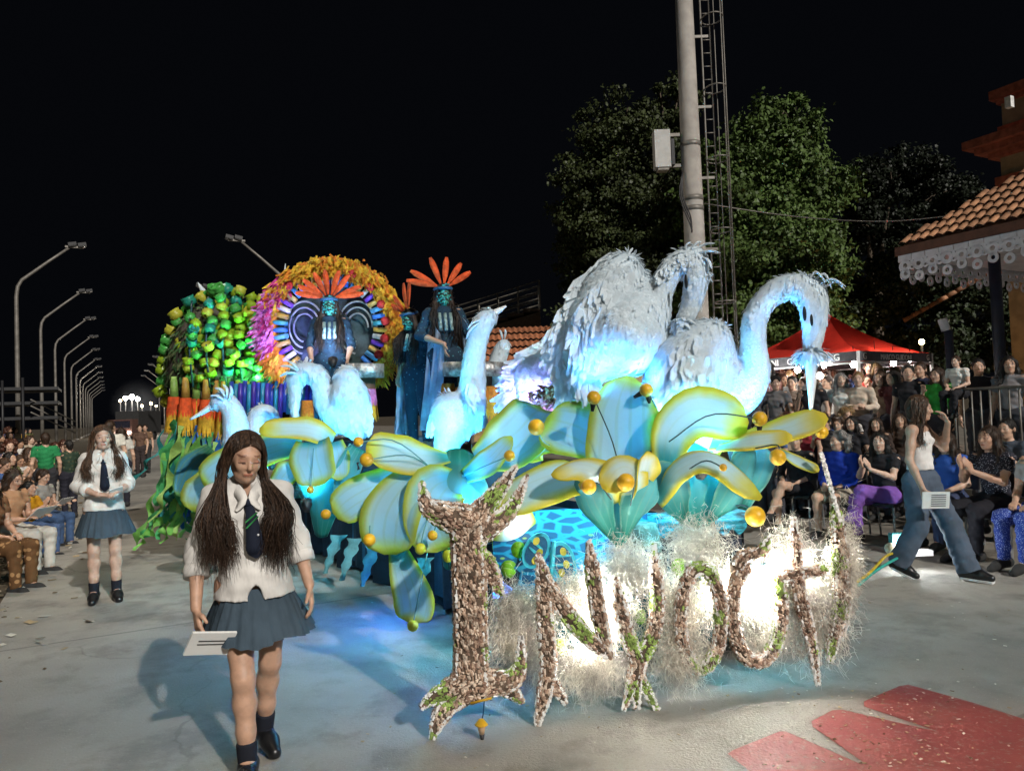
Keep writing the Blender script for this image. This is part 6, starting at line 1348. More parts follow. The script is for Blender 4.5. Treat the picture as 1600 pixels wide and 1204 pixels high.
# second row
def rowp(px, d, z, key, label, **kw):
    p = at(px, d, z); t = person(TEMPL[key], p, face_to(p, W(kw.pop('look', 500), 640, 5.0)), label, **kw); return t
g2 = 'second row spectators on the right'
for px, d, key, label, kw in [
    (1215, 11.2, 'sit_lap', 'seated person with short dark hair behind the yellow petal tip', dict(shirt=(.1, .09, .1), hair='short', hc='black')),
    (1330, 10.2, 'stand_a', 'woman with very long black hair and dark cap behind the man in blue', dict(shirt=DK, hair='long', hc='black', scale=.86)),
    (1368, 10.3, 'stand_fold', 'woman in strapless dark top with hands on hips, second row right', dict(shirt=(.05, .035, .03), hair='long', hc='dark', scale=.84)),
    (1405, 10.4, 'stand_b', 'woman in dark top with brown hair left of the walking woman', dict(shirt=(.06, .04, .03), hair='long', hc='brown', scale=.86)),
    (1575, 9.0, 'sit_clap', 'bearded man in slate shirt clapping, second row at right edge', dict(shirt=(.06, .075, .1), hair='short', hc='black', scale=1.08)),
    (1290, 10.8, 'stand_phone', 'person in black holding up a phone behind the yellow petal', dict(shirt=DK, hair='short', hc='black', scale=.86)),
    (1255, 10.9, 'stand_c', 'woman with long straight dark hair, second row right', dict(shirt=(.25, .03, .04), hair='long', hc='dark', scale=.9)),
    (1222, 11.0, 'stand_b', 'blond woman in pale cardigan, second row right', dict(shirt=(.3, .25, .18), hair='long', hc='blond', scale=.88, skin=2)),
    (1193, 10.6, 'stand_a', 'person with dark bob at the left end of the second row', dict(shirt=(.06, .05, .05), hair='short', hc='black', scale=.85))]:
    rowp(px, d, 0, key, label, group=g2, **kw)
g3 = 'standing spectators on the right terrace'
for px, d, key, label, kw in [
    (1180, 12.6, 'stand_a', 'man in dark shirt left of the capped man on the terrace', dict(shirt=(.07, .07, .08), hair='short', hc='black')),
    (1214, 12.4, 'stand_b', 'man with dark cap and grey shirt on the terrace', dict(shirt=(.13, .12, .12), hair='cap', hc='black')),
    (1240, 12.8, 'stand_a', 'person with short black hair beside the capped man', dict(shirt=(.2, .15, .12), hair='short', hc='black')),
    (1270, 12.2, 'stand_phone', 'person in black top under the gazebo edge', dict(shirt=DK, hair='pony', hc='dark')),
    (1317, 12.0, 'stand_b', 'woman in white top with pale tinted hair under the gazebo', dict(shirt=(.6, .58, .54), hair='long', hc='grey', skin=2)),
    (1344, 11.8, 'stand_fold', 'fair woman with a hair bun and cream crop top under the gazebo', dict(shirt=(.55, .45, .36), hair='bun', hc='blond', skin=2)),
    (1295, 13.2, 'stand_c', 'person in white shirt deep under the gazebo', dict(shirt=(.55, .53, .5), hair='short', hc='dark')),
    (1378, 12.0, 'stand_a', 'long-haired woman in beige top beneath the gazebo valance', dict(shirt=(.35, .27, .2), hair='long', hc='brown')),
    (1398, 11.8, 'stand_c', 'black-haired woman in dark maroon top right of the gazebo leg', dict(shirt=(.1, .03, .03), hair='long', hc='black')),
    (1422, 11.5, 'stand_b', 'young man with fringe in black T-shirt on the terrace', dict(shirt=DK, hair='short', hc='black', scale=1.04)),
    (1442, 11.8, 'stand_a', 'tall man in navy shirt with swept hair on the terrace', dict(shirt=(.02, .025, .05), hair='short', hc='dark', scale=1.07)),
    (1468, 11.2, 'stand_phone', 'woman in bright green top on the terrace', dict(shirt=(.04, .32, .05), hair='long', hc='dark')),
    (1532, 10.6, 'stand_a', 'man in dark jacket seen from behind near the fence', dict(shirt=(.015, .015, .02), hair='short', hc='black', look=1700, scale=1.05)),
    (1582, 10.2, 'stand_b', 'woman in grey blouse with shoulder strap at the fence', dict(shirt=(.22, .21, .22), hair='long', hc='black', scale=1.05)),
    (1360, 13.4, 'stand_a', 'person in pale top at the back of the gazebo', dict(shirt=(.45, .4, .35), hair='short', hc='dark')),
    (1322, 13.8, 'stand_fold', 'person in brown shirt deep behind the bulbs', dict(shirt=(.22, .13, .08), hair='short', hc='dark')),
    (1258, 13.6, 'stand_c', 'person in tan shirt behind the long-haired woman', dict(shirt=(.35, .25, .15), hair='short', hc='brown')),
    (1410, 13.0, 'stand_a', 'person in orange top behind the young man with fringe', dict(shirt=(.45, .2, .08), hair='long', hc='dark')),
    (1455, 13.2, 'stand_c', 'dark-shirted person behind the woman in green', dict(shirt=(.06, .05, .05), hair='short', hc='black'))]:
    rowp(px, d, .41, key, label, group=g3, **kw)
p = W(1498, 612, 10.4); t = person(TEMPL['sit_lap'], p-np.array([0, 0, .36]), face_to(p, W(400, 640, 5)), 'small child in white T-shirt sitting on the fence rail', scale=.68, shirt=(.62, .6, .56), pants=DK, hair='short', hc='brown', skin=2, group=g3)
# further spectators packed behind and between
CNr = [('white', (.6, .58, .55)), ('cream', (.5, .42, .33)), ('black', DK), ('grey', (.25, .25, .25)), ('tan', (.42, .28, .17)), ('rose', (.5, .25, .22)), ('blue', (.08, .14, .32)), ('red', (.4, .05, .04)), ('brown', (.2, .11, .06))]
for nn_, x0, x1, d0, d1, z0, where in ((18, 1165, 1400, 12.9, 14.2, .41, 'packed at gazebo front'), (17, 1170, 1500, 14.4, 17, .55, 'packed behind the gazebo'), (13, 1175, 1335, 10.6, 11.8, 0, 'packed below the gazebo')):
    for k, px in enumerate(sorted(random.uniform(x0, x1) for _ in range(nn_))):
        d = random.uniform(d0, d1); cn, cc = random.choice(CNr); hk = random.choice(['short', 'long', 'long', 'curly', 'pony', 'bun']); p = at(px, d, z0+(random.uniform(0, .2) if z0 else 0))
        person(TEMPL['stand_'+random.choice(['a', 'b', 'c', 'd', 'fold', 'phone'])], p, face_to(p, W(random.uniform(300, 900), 640, 6)), 'spectator with %s hair in %s top, %s from left %s' % ({'pony': 'tied-back', 'bun': 'bunned'}.get(hk, hk), cn, ORD[k], where), skin=random.randrange(4), shirt=cc, hair=hk, hc=random.choice(['black', 'dark', 'brown', 'blond', 'auburn']), group='packed crowd around the gazebo', scale=random.uniform(.93, 1.05) if z0 else random.uniform(.82, .92))
# barrier fence
t = empty('barrier_fence', at(1540, 9.6)); tag(t, 'dark metal barrier fence behind the right-hand seats', 'fence')
fa, fb = W(1478, 612, 10.6), W(1700, 606, 8.4); fa[2] = fb[2] = 1.72
MB().tube([fa, fb], .022, 6).build('top_rail', M_galv, t); MB().tube([fa-[0, 0, .95], fb-[0, 0, .95]], .018, 6).build('bottom_rail', M_galv, t)
for i in range(15): q = fa+(fb-fa)*i/14; MB().tube([q-[0, 0, 1.3 if i % 5 == 0 else .95], q], .012, 5).build('bar', M_galv, t)
# mid-background onlookers between the big herons
for i, (px, d, lab) in enumerate(((945, 14, 'dark-haired onlooker under the largest heron'), (996, 14.5, 'onlooker against the yellow wall'), (930, 15, 'onlooker in the gap left of the yellow wall'))):
    rowp(px, d, 0, 'stand_'+'abc'[i], lab, group='onlookers behind the float', shirt=((.1, .08, .08), DK, (.2, .15, .1))[i], hair='short', hc='black', scale=1.02)
# ------------------------------------------------------------ left-hand crowd
gl = 'spectators along the left kerb'
def lsit(px, d, key, label, **kw):
    p = at(px, d); t = person(TEMPL[key], p-np.array([0, 0, kw.pop('dz', .06)]), face_to(p, AN(3.5, p[1]-1.0)), label, group=gl, **kw); return t
lsit(-22, 8.0, 'sit_lap', 'seated woman in brown patterned dress at the left edge', shirt=(.2, .1, .05), pants=(.12, .06, .025), ppat=(14, .3, (.35, .2, .09)), hair='long', hc='dark', skin=1)
t = lsit(14, 8.9, 'sit_paper', 'seated woman in tan top and white trousers reading a leaflet at left', shirt=(.4, .22, .12), pants=(.5, .47, .42), hair='long', hc='dark', skin=1)
sheet_paper(t, (0, -.42, .74), rotx(.9), size=(.3, .2))
lsit(40, 10.0, 'sit_clap', 'child in mustard-yellow T-shirt seated at the left kerb', shirt=(.45, .22, .01), pants=(.06, .1, .2), hair='short', hc='black', scale=.82, skin=1)
t = lsit(62, 10.9, 'sit_paper', 'seated person in jeans with leaflet beside the yellow-shirted child', shirt=(.25, .24, .22), pants=(.05, .09, .18), hair='short', hc='dark', scale=.9); sheet_paper(t, (0, -.42, .74), rotx(.9), size=(.26, .18))
p = at(70, 13.6); person(TEMPL['stand_a'], p, face_to(p, (-30, 40, 0)), 'standing person with green sack on the back, seen from behind at left', shirt=(.02, .2, .07), pants=(.03, .03, .035), hair='short', hc='dark', group=gl, scale=.95)
p = at(106, 13.9); person(TEMPL['stand_fold'], p, face_to(p, (-30, 30, 0)), 'standing person in dark camouflage jacket at left', shirt=(.025, .045, .03), spat=(14, .3, (.06, .07, .04)), pants=(.02, .02, .03), hair='short', hc='black', group=gl, scale=.86)
p = at(172, 14.4); person(TEMPL['stand_c'], p, face_to(p, (-20, 40, 0)), 'tall man in white T-shirt behind the second student', shirt=(.6, .58, .52), pants=(.05, .06, .1), hair='short', hc='dark', group=gl, scale=1.06)
p = at(188, 15.5); person(TEMPL['stand_a'], p, face_to(p, (-20, 40, 0)), 'girl with long hair and white top just right of the man in white', shirt=(.5, .48, .44), pants=(.02, .02, .03), hair='long', hc='dark', group=gl, scale=.97)
p = at(218, 24); person(TEMPL['stand_b'], p, 0, 'person in dark clothes standing on the avenue beyond the float', shirt=(.12, .07, .05), pants=(.04, .03, .03), hair='short', group=gl)
p = at(226, 26); person(TEMPL['stand_a'], p, .4, 'person in brown standing farthest out on the avenue', shirt=(.2, .12, .07), pants=(.03, .03, .03), hair='short', group=gl)
CN = dict(white=(.55, .53, .5), cream=(.42, .36, .27), black=DK, grey=(.2, .2, .2), olive=(.12, .13, .05), green=(.05, .24, .07), tan=(.35, .23, .13), navy=(.02, .03, .09), red=(.35, .04, .03), brown=(.14, .08, .045), mustard=(.38, .22, .04), blue=(.05, .1, .25))
HN = {'short': 'short', 'long': 'long', 'curly': 'curly', 'pony': 'tied-back', 'bun': 'bunned', 'cap': 'capped'}
rows = [(-1.55, 'sit_', 11.5, 16, .75, -.05, 'first kerb row'), (-2.15, 'sit_', 8.6, 17, .72, .12, 'second kerb row'), (-2.85, 'sit_', 9.2, 15, .8, .30, 'third kerb row'), (-3.5, 'stand_', 13, 16, 1.15, .0, 'standing back row'), (-4.2, 'stand_', 17, 14, 1.5, .0, 'rearmost standing row')]
for n, kind, d0, cnt, step, z, rn in rows:
    k = 0; d = d0
    for j in range(cnt):
        d += step*random.uniform(.75, 1.25)*(1 if j < 9 else 1.7)
        p = AN(n+random.gauss(0, .12), d, z); px = 800+F*p[0]/p[1]
        if px < -60: continue
        cn = random.choice(list(CN)); hk = random.choice(['short', 'short', 'long', 'long', 'curly', 'pony', 'cap']); hcn = random.choice(['black', 'dark', 'dark', 'brown', 'auburn'])
        key = kind+random.choice(['lap', 'clap', 'cross', 'paper', 'turn'] if kind == 'sit_' else ['a', 'b', 'c', 'd', 'fold', 'phone'])
        person(TEMPL[key], p, face_to(p, AN(3.5, p[1]-random.uniform(.5, 4))), '%s person with %s hair in %s top, %s from camera in left %s' % ('seated' if kind == 'sit_' else 'standing', HN[hk], cn, ORD[k], rn), shirt=CN[cn], pants=random.choice([(.03, .04, .08), DK, (.3, .28, .25), (.08, .1, .16)]), hair=hk, hc=hcn, skin=random.randrange(4), group=gl, scale=random.uniform(.92, 1.06))
        k += 1
# low benches the left rows sit on
for n, z, lab in ((-1.4, .36, 'front'), (-2.0, .5, 'middle'), (-2.7, .66, 'rear')):
    t = empty('bench', AN(n, 16)); tag(t, lab+' long plank bench under the left spectators', 'bench', 'benches on the left'); c = AN(n-.2, 18, z-.03); MB().box(c, (.3, 24, .05), rotz(TH)).build('plank', mat('bench_wood', (.12, .08, .05), .8), t, False)
    for i in range(9): q = AN(n-.2, 8+i*2.5, 0); MB().box((q[0], q[1], (z-.06)/2), (.25, .06, z-.06), rotz(TH)).build('leg', M_dark, t, False)
# ------------------------------------------------------------ the three people walking on the avenue, and the masked dancers
def strands(R, head, n, length, spread, front, seed, rad=.003, wave=.02, back=.5, tip=0.0):
    """long hair as tapered strands parted in the middle; head-local, turned into the person's frame"""
    r = np.random.default_rng(seed); mb = MB()
    lock = [r.random(4) for _ in range(34)]
    for i in range(n):
        lk = lock[(i*7) % 34]; sd_ = 1 if i % 2 else -1; y0 = r.uniform(-.075, .09); z0 = .13-1.0*max(0, abs(y0-.01)-.02)*.55
        bk = r.random() < back; L = length*r.uniform(.75, 1.05)
        yo = (.05+.06*r.random()) if bk else -front*r.uniform(.5, 1.1)
        ez = lambda x, y: .025+.1*math.sqrt(max(.02, 1-(x/.086)**2-((y-.012)/.104)**2)); lift = r.uniform(0, .006)
        x0 = r.uniform(.001, .012); p0 = np.array([sd_*x0, y0, ez(x0, y0)+lift]); y1 = max(y0*.85+.01, -.05+.02*r.random()); x1 = .088*math.sqrt(max(.25, 1-((y1-.012)/.105)**2))+lift
        xm = x1*.62; ym = y0*.95+.004; pm_ = np.array([sd_*xm, ym, ez(xm, ym)+lift+.003]); p1 = np.array([sd_*x1, y1, r.uniform(.015, .035)])
        p2 = np.array([sd_*(.083+r.uniform(0, .016)), (.03+.5*abs(y0)) if bk else y1*.55, -.08])
        lc = [p0, pm_, p1, p2]
        pts = [head+R @ q for q in lc]
        xs = sd_*(r.uniform(.02, .12) if bk else r.uniform(.07, .1+spread))
        q3 = head+np.array([xs+sd_*.02, yo*.8, -.22-.05*r.random()]); q4 = head+np.array([xs*1.08+r.normal(0, .012), yo, -.22-(L-.22)*.6]); q5 = head+np.array([xs*1.05+r.normal(0, .025), yo*.95, -L-tip*r.random()])
        P = spline(pts+[q3, q4, q5], 18); ph = lk[0]*6+r.normal(0, .35); w = np.linspace(0, 1, 18)**1.5*(.6+.8*lk[1]); P = P+np.stack([(lk[2]-.5)*.07*w**2+wave*np.sin(np.linspace(0, 9, 18)+ph)*w, wave*np.cos(np.linspace(0, 8, 18)+ph)*w, 0*w], 1)
        mb.tube(P if r.random() > .04 else P+np.outer(w, r.normal(0, .03, 3)), rad*np.concatenate([np.full(12, 1), np.linspace(1, .25, 6)])*r.uniform(.7, 1.3), 3, cap=False, mi=int(lk[3] > .62))
    return mb
def strip(mb, P, w, n, th=.006, mi=0):
    P = np.asarray(P, float); T = np.gradient(P, axis=0); T /= np.linalg.norm(T, axis=1, keepdims=True); w = np.broadcast_to(w, (len(P),)); A = np.cross(T, np.asarray(n, float)); A /= np.linalg.norm(A, axis=1, keepdims=True); Nn = np.cross(A, T)
    v = np.concatenate([P-A*w[:, None]/2, P+A*w[:, None]/2, P+A*w[:, None]/2-Nn*th, P-A*w[:, None]/2-Nn*th]); m = len(P); f = []
    for i in range(m-1):
        for a, b in ((0, 1), (1, 2), (2, 3), (3, 0)): f.append((a*m+i, b*m+i, b*m+i+1, a*m+i+1))
    f += [(0, m, 2*m, 3*m), (m-1, 4*m-1, 3*m-1, 2*m-1)]; mb.add(v, f, mi)
def skirt_mesh(J, z0, z1, r0, r1, n=40, depth=.018, tilt=0, yr=.8):
    mb = MB(); rows = 8; vv = []
    for k in range(rows+1):
        f = k/rows; r = r0+(r1-r0)*f**.8
        for i in range(n*3):
            a = i/(n*3)*2*math.pi; ph = (i % 3); pl = depth*f**.7*(1 if ph == 0 else (-.6 if ph == 1 else .2)); wob = .022*f*math.sin(3*a+1)+.012*f*math.sin(7*a)
            vv.append((J['pelvis'][0]+(r+pl+wob)*math.cos(a), J['pelvis'][1]+(r+pl+wob)*math.sin(a)*yr, z0+(z1-z0)*f+tilt*math.cos(a)*f+.008*math.sin(5*a)*f))
    m = n*3; mb.add(vv, [(k*m+i, k*m+(i+1) % m, (k+1)*m+(i+1) % m, (k+1)*m+i) for k in range(rows) for i in range(m)]); mb.v[0] = mb.v[0]; return mb
def hero(loc, rz, label, J, skin, closed=False, vox=.0055):
    t = empty('person', loc, rz); tag(t, label, 'person', None); v, f = body_sdf(J, vox).mesh(); o = link('body', mesh_np('body', v, f, col=face_col(v, J, closed)), [skinmat(skin)], t); return t
def rows_(R, P): return Matrix([list(R[i])+[P[i]] for i in range(3)]+[[0, 0, 0, 1]])
WHT = cloth((.62, .6, .57)); NAVY = cloth((.012, .016, .03)); GREY = cloth((.05, .075, .1)); BLK = mat('black_leather', (.012, .012, .013), .3, .2, 8, .1); SOCK = cloth((.014, .016, .024))
def student(loc, rz, label, J, skin, hemz, sleeve, hairargs, closed, stripe, opening, skz, skw, hcol):
    t = hero(loc, rz, label, J, skin, closed); R = headR(J)
    s = shirt_sdf(J, .0085, sleeve, hemz, .022, bust=.8)
    s.sub(J['neck']+np.array([0, -.115, -.02]), (.04, .07, .075))
    if opening:   # open shirt tails: notch in the middle of the hem
        s.sub(J['pelvis']+np.array([.0, -.16, opening-.90]), (.035, .12, .085))
    put(link('shirt', mesh1('shirt', s), (), t), WHT)
    cf = MB()
    for n in 'LR':
        el, wr = J['el'+n], J['wr'+n]; c0 = el+(wr-el)*(sleeve-1); d = nrm(wr-el); v, f = tube([c0-d*.05, c0-d*.03, c0+d*.006], [.056, .061, .059], 18); MB().add(v, f).build('cuff', WHT, t, world=False)
    # collar leaves
    nk = J['neck']
    for q in (-1, 1):
        mb = MB(); strip(mb, spline([nk+[q*.066, .02, .02], nk+[q*.06, -.05, .004], nk+[q*.024, -.112, -.05], nk+[q*.055, -.128, -.1]], 10), [.05, .05, .05, .052, .055, .055, .05, .04, .03, .012], (q*.6, -.8, .3)); mb.build('collar', WHT, t, world=False)
    # tie
    ch = J['chest']; tie = spline([nk+[0, -.112, -.075], ch+[.005, -.168, .03], (ch+J['waist'])/2+[.01, -.168, 0], J['waist']+[.012, -.158, -.02]], 14); w = np.interp(np.arange(14), [0, 1, 2, 11, 12.5, 13], [.036, .04, .034, .085, .06, .008]); mb = MB(); strip(mb, tie, w, (0, -1, 0), .008); o = mb.build('tie', NAVY, t, world=False)
    MB().ball(nk+[0, -.115, -.068], (.022, .016, .02), 8, 6).build('knot', NAVY, o, world=False)
    if stripe:
        for a, b in ((6, 4.2), (7.4, 5.6)):
            pa = tie[int(a)]; pb = tie[int(b)]; mb = MB(); strip(mb, [pa+[-.03, -.006, 0], pb+[.03, -.006, 0]], .007, (0, -1, 0), .003); mb.build('stripe', cloth((.03, .2, .06)), o, world=False)
    # buttons
    for z in (.02, -.07): MB().ball(ch+[.035, -.165, z], .006, 6, 4).build('button', M_bill, t, world=False)
    sk = skirt_mesh(J, hemz+.045, skz, .146, skw, 24, .02); o = sk.build('skirt', GREY, t, world=False)
    for n in 'LR':
        an, kn = J['an'+n], J['kn'+n]; s = SDF(.008); s.cap(an+[0, 0, -.02], an+(kn-an)*.26, .041, .047, .02, clip=True); put(link('sock', mesh1('sock', s), (), t), SOCK)
        s = shoe_sdf(J, n, .008); sh = link('shoe', mesh1('shoe', s), (), t); put(sh, BLK)
        d = J['toe'+n]-an; MB().tube(spline([an*.5+J['toe'+n]*.5+[-.03, 0, .028], an*.5+J['toe'+n]*.5+[0, -.0, .045], an*.5+J['toe'+n]*.5+[.03, 0, .028]], 6), .006, 5).build('lace', SOCK, sh, world=False)
    h = hair_sdf('short', .008); hm = link('hair_cap', mesh1('hair_cap', h), (), t); hm.matrix_local = rows_(R @ np.diag([.95, .95, .97]), J['head']); put(hm, hairmat(hcol))
    strands(R, J['head'], **hairargs).build('hair', [hairmat(hcol), hairmat(tuple(x*1.9 for x in hcol))], t, world=False)
    return t
# first student, walking towards the camera and looking down
J1 = standing(pelvis=V3(.02, 0, .90), waist=V3(.015, .0, 1.03), chest=V3(.0, -.01, 1.19), neck=V3(-.005, -.02, 1.335), head=V3(-.01, -.07, 1.475), hy=.2, hp=.22, hr=.08,
    hipL=V3(-.07, 0, .86), hipR=V3(.10, .01, .86), knL=V3(-.045, -.14, .46), anL=V3(-.035, -.16, .085), toeL=V3(-.05, -.31, .035), knR=V3(.085, .04, .47), anR=V3(.055, .18, .10), toeR=V3(.09, .06, .035),
    shL=V3(-.15, -.01, 1.295), shR=V3(.145, -.01, 1.295), elL=V3(-.235, .02, 1.03), wrL=V3(-.24, -.10, .80), hdL=V3(.12, -.4, -1), pnL=V3(.8, .2, -.2), cuL=.45, elR=V3(.235, .06, 1.03), wrR=V3(.275, -.01, .83), hdR=V3(.1, -.2, -1), pnR=V3(-1, .2, 0), cuR=.4)
g = G(398, 1196); 
S1 = student(g, face_to(g, (0, 0, 0))+.03, 'long-haired student in white shirt, striped tie and grey skirt, nearest the camera', J1, (.47, .28, .19), .815, 1.42, dict(n=3000, length=.42, spread=.065, front=.115, seed=3, back=.56, wave=.018, tip=.13, rad=.0019), True, True, .80, .615, .245, HC['dark'])
mb = MB(); b_ = J1['wrL']+nrm(J1['hdL'])*.12
pm = mat('paper', (.72, .72, .7), .8, .05, 5, 0)
pp = MB().box((0, 0, 0), (.20, .012, .13)).build('paper', pm, S1, False, world=False); pp.matrix_local = rows_(rotx(.5) @ roty(.35) @ rotz(.2), b_+np.array([.045, -.03, -.035]))
MB().box((0, -.008, 0), (.12, .002, .004)).build('print', M_dark, pp, False, world=False); MB().box((0, -.008, .02), (.12, .002, .004)).build('print', M_dark, pp, False, world=False)
# second student, standing with folded leaflets in both hands
J2 = standing(hy=.1, hp=-.02, shL=V3(-.14, 0, 1.34), shR=V3(.14, 0, 1.34), elL=V3(-.215, .0, 1.09), wrL=V3(-.05, -.215, 1.02), hdL=V3(1, -.25, -.1), pnL=V3(0, .3, -1), cuL=.5, elR=V3(.215, -.02, 1.09), wrR=V3(.15, -.22, 1.05), hdR=V3(-.6, -.6, -.1), pnR=V3(-.2, .2, -1), cuR=.6)
g = G(165, 938)
S2 = student(g, face_to(g, (0, 0, 0)), 'student with loose brown hair and plain dark tie standing on the left of the avenue', J2, (.52, .34, .26), .86, 1.5, dict(n=1600, rad=.0023, length=.4, spread=.05, front=.1, seed=5, back=.6, wave=.01), False, False, None, .62, .235, HC['brown'])
pp = MB().box((0, 0, 0), (.12, .01, .09)).build('paper', pm, S2, False, world=False); pp.matrix_local = rows_(rotx(.9) @ rotz(.3), np.array([.10, -.29, 1.05]))
# woman in jeans walking past on the right
J3 = standing(shL=V3(-.15, 0, 1.34), shR=V3(.15, 0, 1.34), hy=.55, hp=.05, hipL=V3(-.085, .02, .87), hipR=V3(.085, -.02, .87), knL=V3(-.08, .02, .47), anL=V3(-.09, .20, .12), toeL=V3(-.09, .07, .035), knR=V3(.08, -.20, .49), anR=V3(.085, -.33, .085), toeR=V3(.085, -.48, .05),
    elL=V3(-.25, -.0, 1.08), wrL=V3(-.26, -.10, .84), elR=V3(.28, -.12, 1.16), wrR=V3(.13, -.21, 1.40), hdR=V3(-.5, .3, 1), pnR=V3(-.6, .6, 0), cuR=.5)
g = G(1447, 902)
S3 = hero(g, .75, 'walking woman in white strapless top and blue jeans carrying a folded newspaper', J3, (.45, .28, .2)); tag(S3, None, None)
put(link('top', mesh1('top', shirt_sdf(J3, .009, 0, .98, .0, True)), (), S3), cloth((.66, .65, .64)))
put(link('jeans', mesh1('jeans', trousers_sdf(J3, .009, 1.0, .045)), (), S3), cloth((.075, .10, .14)))
for n in 'LR':
    sh = link('shoe', mesh1('shoe', shoe_sdf(J3, n, .008)), (), S3); put(sh, BLK)
    a, b = J3['an'+n], J3['toe'+n]; d = b-a; mb = MB(); strip(mb, [a-d*.4+[0, 0, -.065], b+d*.25+[0, 0, -.022]], .085, (0, 0, 1), .018); mb.build('sole', M_bill, sh, False, world=False)
hm = link('hair_cap', mesh1('hair_cap', hair_sdf('short', .008)), (), S3); hm.matrix_local = rows_(headR(J3), J3['head']); put(hm, hairmat(HC['brown']))
strands(headR(J3), J3['head'], 900, .36, .04, .06, 9, back=.85, wave=.014).build('hair', [hairmat(HC['brown']), hairmat(tuple(x*1.7 for x in HC['brown']))], S3, world=False)
pp = MB().box((0, 0, 0), (.22, .012, .15)).build('newspaper', pm, S3, False, world=False); pp.matrix_local = rows_(rotz(-.9) @ rotx(.25), np.array([-.25, -.2, .74]))
for zz in (-.05, -.03, -.01, .01, .03, .05): MB().box((0.02, -.008, zz), (.12, .003, .006)).build('print', M_dark, pp, False, world=False)
# ------------------------------------------------------------ masked dancers
def maskpaint(q, col, fr):
    x, z = np.abs(q[:, 0]), q[:, 2]; m = (q[:, 1] < .02) & (np.abs(z) < .14); col[m, :3] = (.03, .06, .08); st = m & ((np.sin(z*170+x*90) > .45) | (np.abs(x-.03-.2*z) < .006)); col[st, :3] = (.15, 1.5, 1.6)
    e = m & (((x-.032)/.02)**2+((z-.002)/.012)**2 < 1); col[e, :3] = (.01, .01, .01); l = m & ((x/.03)**2+((z+.056)/.012)**2 < 1); col[l, :3] = (.02, .02, .02)
M_robe = mat('blue_gauze_robe', (.3, .38, .5), .8, .3, 5, .4, 14, trans=.25); M_suit = cloth((.015, .035, .06), (22, .18, (.05, .16, .2)))
def dancer(px, py_head, d, rz, label, J, robe, wings=True, hcol='dark', n_f=8, sc=1.0):
    p = W(px, py_head, d)-np.array([0, 0, J['head'][2]*sc]); t = empty('person', p, rz); t.scale = (sc,)*3; tag(t, label, 'person', 'masked dancers on the float')
    v, f = body_sdf(J, .0105).mesh(); link('body', mesh_np('body', v, f, col=face_col(v, J, False, maskpaint)), [skinmat((.42, .26, .18))], t)
    put(link('costume', mesh1('costume', shirt_sdf(J, .014, 1.3, None, .01)), (), t), M_suit); put(link('leggings', mesh1('leggings', trousers_sdf(J, .016)), (), t), M_suit)
    R = headR(J); hm = link('hair', hair_mesh('long'), (), t); hm.matrix_local = rows_(R, J['head']); put(hm, hairmat(HC[hcol]))
    strands(R, J['head'], 260, .55, .03, .12, 11, rad=.005, back=.5).build('long_hair', [hairmat(HC['black']), hairmat(HC['dark'])], t, world=False)
    # scaled mask plates
    mb = MB()
    for i in range(46):
        a = rng.uniform(-1.5, 1.5); z = rng.uniform(-.1, .14); q = np.array([.083*math.sin(a), -.098*math.cos(a)+.005, z]); 
        if abs(abs(q[0])-.032) < .02 and abs(z) < .016: continue
        mb.box(J['head']+R @ (q*[1, 1, 1]*(1 if z < .07 else .85)), (.02, .006, .016), R @ rotz(a))
    mb.build('mask_scales', mat('mask_teal', (.03, .3, .33), .4, .8, 40), t, False, world=False)['kind'] = 'stuff'
    crown = MB().tube([J['head']+R @ np.array([.09*math.cos(a), .1*math.sin(a), .07]) for a in np.linspace(0, 6.283, 17)], .018, 6).build('headband', mat('band_blue', (.03, .1, .2), .5), t, world=False)
    angs = n_f
    for a in angs:
        if abs(a) < .1: continue
        b = J['head']+R @ np.array([.07*math.sin(a), -.01, .09+.02*math.cos(a)]); dr = R @ np.array([math.sin(a), .12, math.cos(a)]); L = .33
        P = b+dr*np.linspace(0, L, 7)[:, None]+np.array([0, .1, 0])*(np.linspace(0, 1, 7)**2)[:, None]*.3; mb = MB(); strip(mb, P, np.array([.012, .03, .055, .065, .068, .06, .03]), R @ np.array([0, -1, 0]), .008); mb.build('plume', FM['scarlet'], t, world=False)
    # necklace of tubes
    for q in (-.06, .0, .06):
        MB().tube([J['neck']+[q, -.1, -.06], J['chest']+[q, -.16, -.1]], .02, 8).build('tube_necklace', mat('neck_tube', (.2, .3, .3), .4, .5, 30), t, world=False)
    if robe:
        for q in (-1, 1):
            mb = MB(); n = 14; vv = []
            sh = J['shL'] if q < 0 else J['shR']; wr = J['wrL'] if q < 0 else J['wrR']
            for i in range(n):
                f_ = i/(n-1); top = sh+(wr-sh)*f_*.95+[0, -.0, .035*(1-f_)]
                for k in range(9):
                    g_ = k/8; w = .035*math.sin(i*1.5+k*.4)*(.3+g_); vv.append((top[0]+q*.1*g_*(1-f_*.3)+w, top[1]+.1*(1-f_)*g_+w, top[2]-(top[2]-.08)*g_))
            mb.add(vv, [(i*9+k, i*9+k+1, i*9+k+10, i*9+k+9) for i in range(n-1) for k in range(8)]); mb.build('robe_panel', M_robe, t, world=False)
    return t
dancer(515, 478, 8.9, .15, 'masked dancer with orange plumes seated inside the feather arch', standing(elL=V3(-.24, -.04, 1.08), wrL=V3(-.2, -.2, .9), elR=V3(.24, -.04, 1.08), wrR=V3(.2, -.2, .9)), False, n_f=(-1.35, -1.1, -.85, -.45, -.12, .3, .62, 1.15, 1.4))
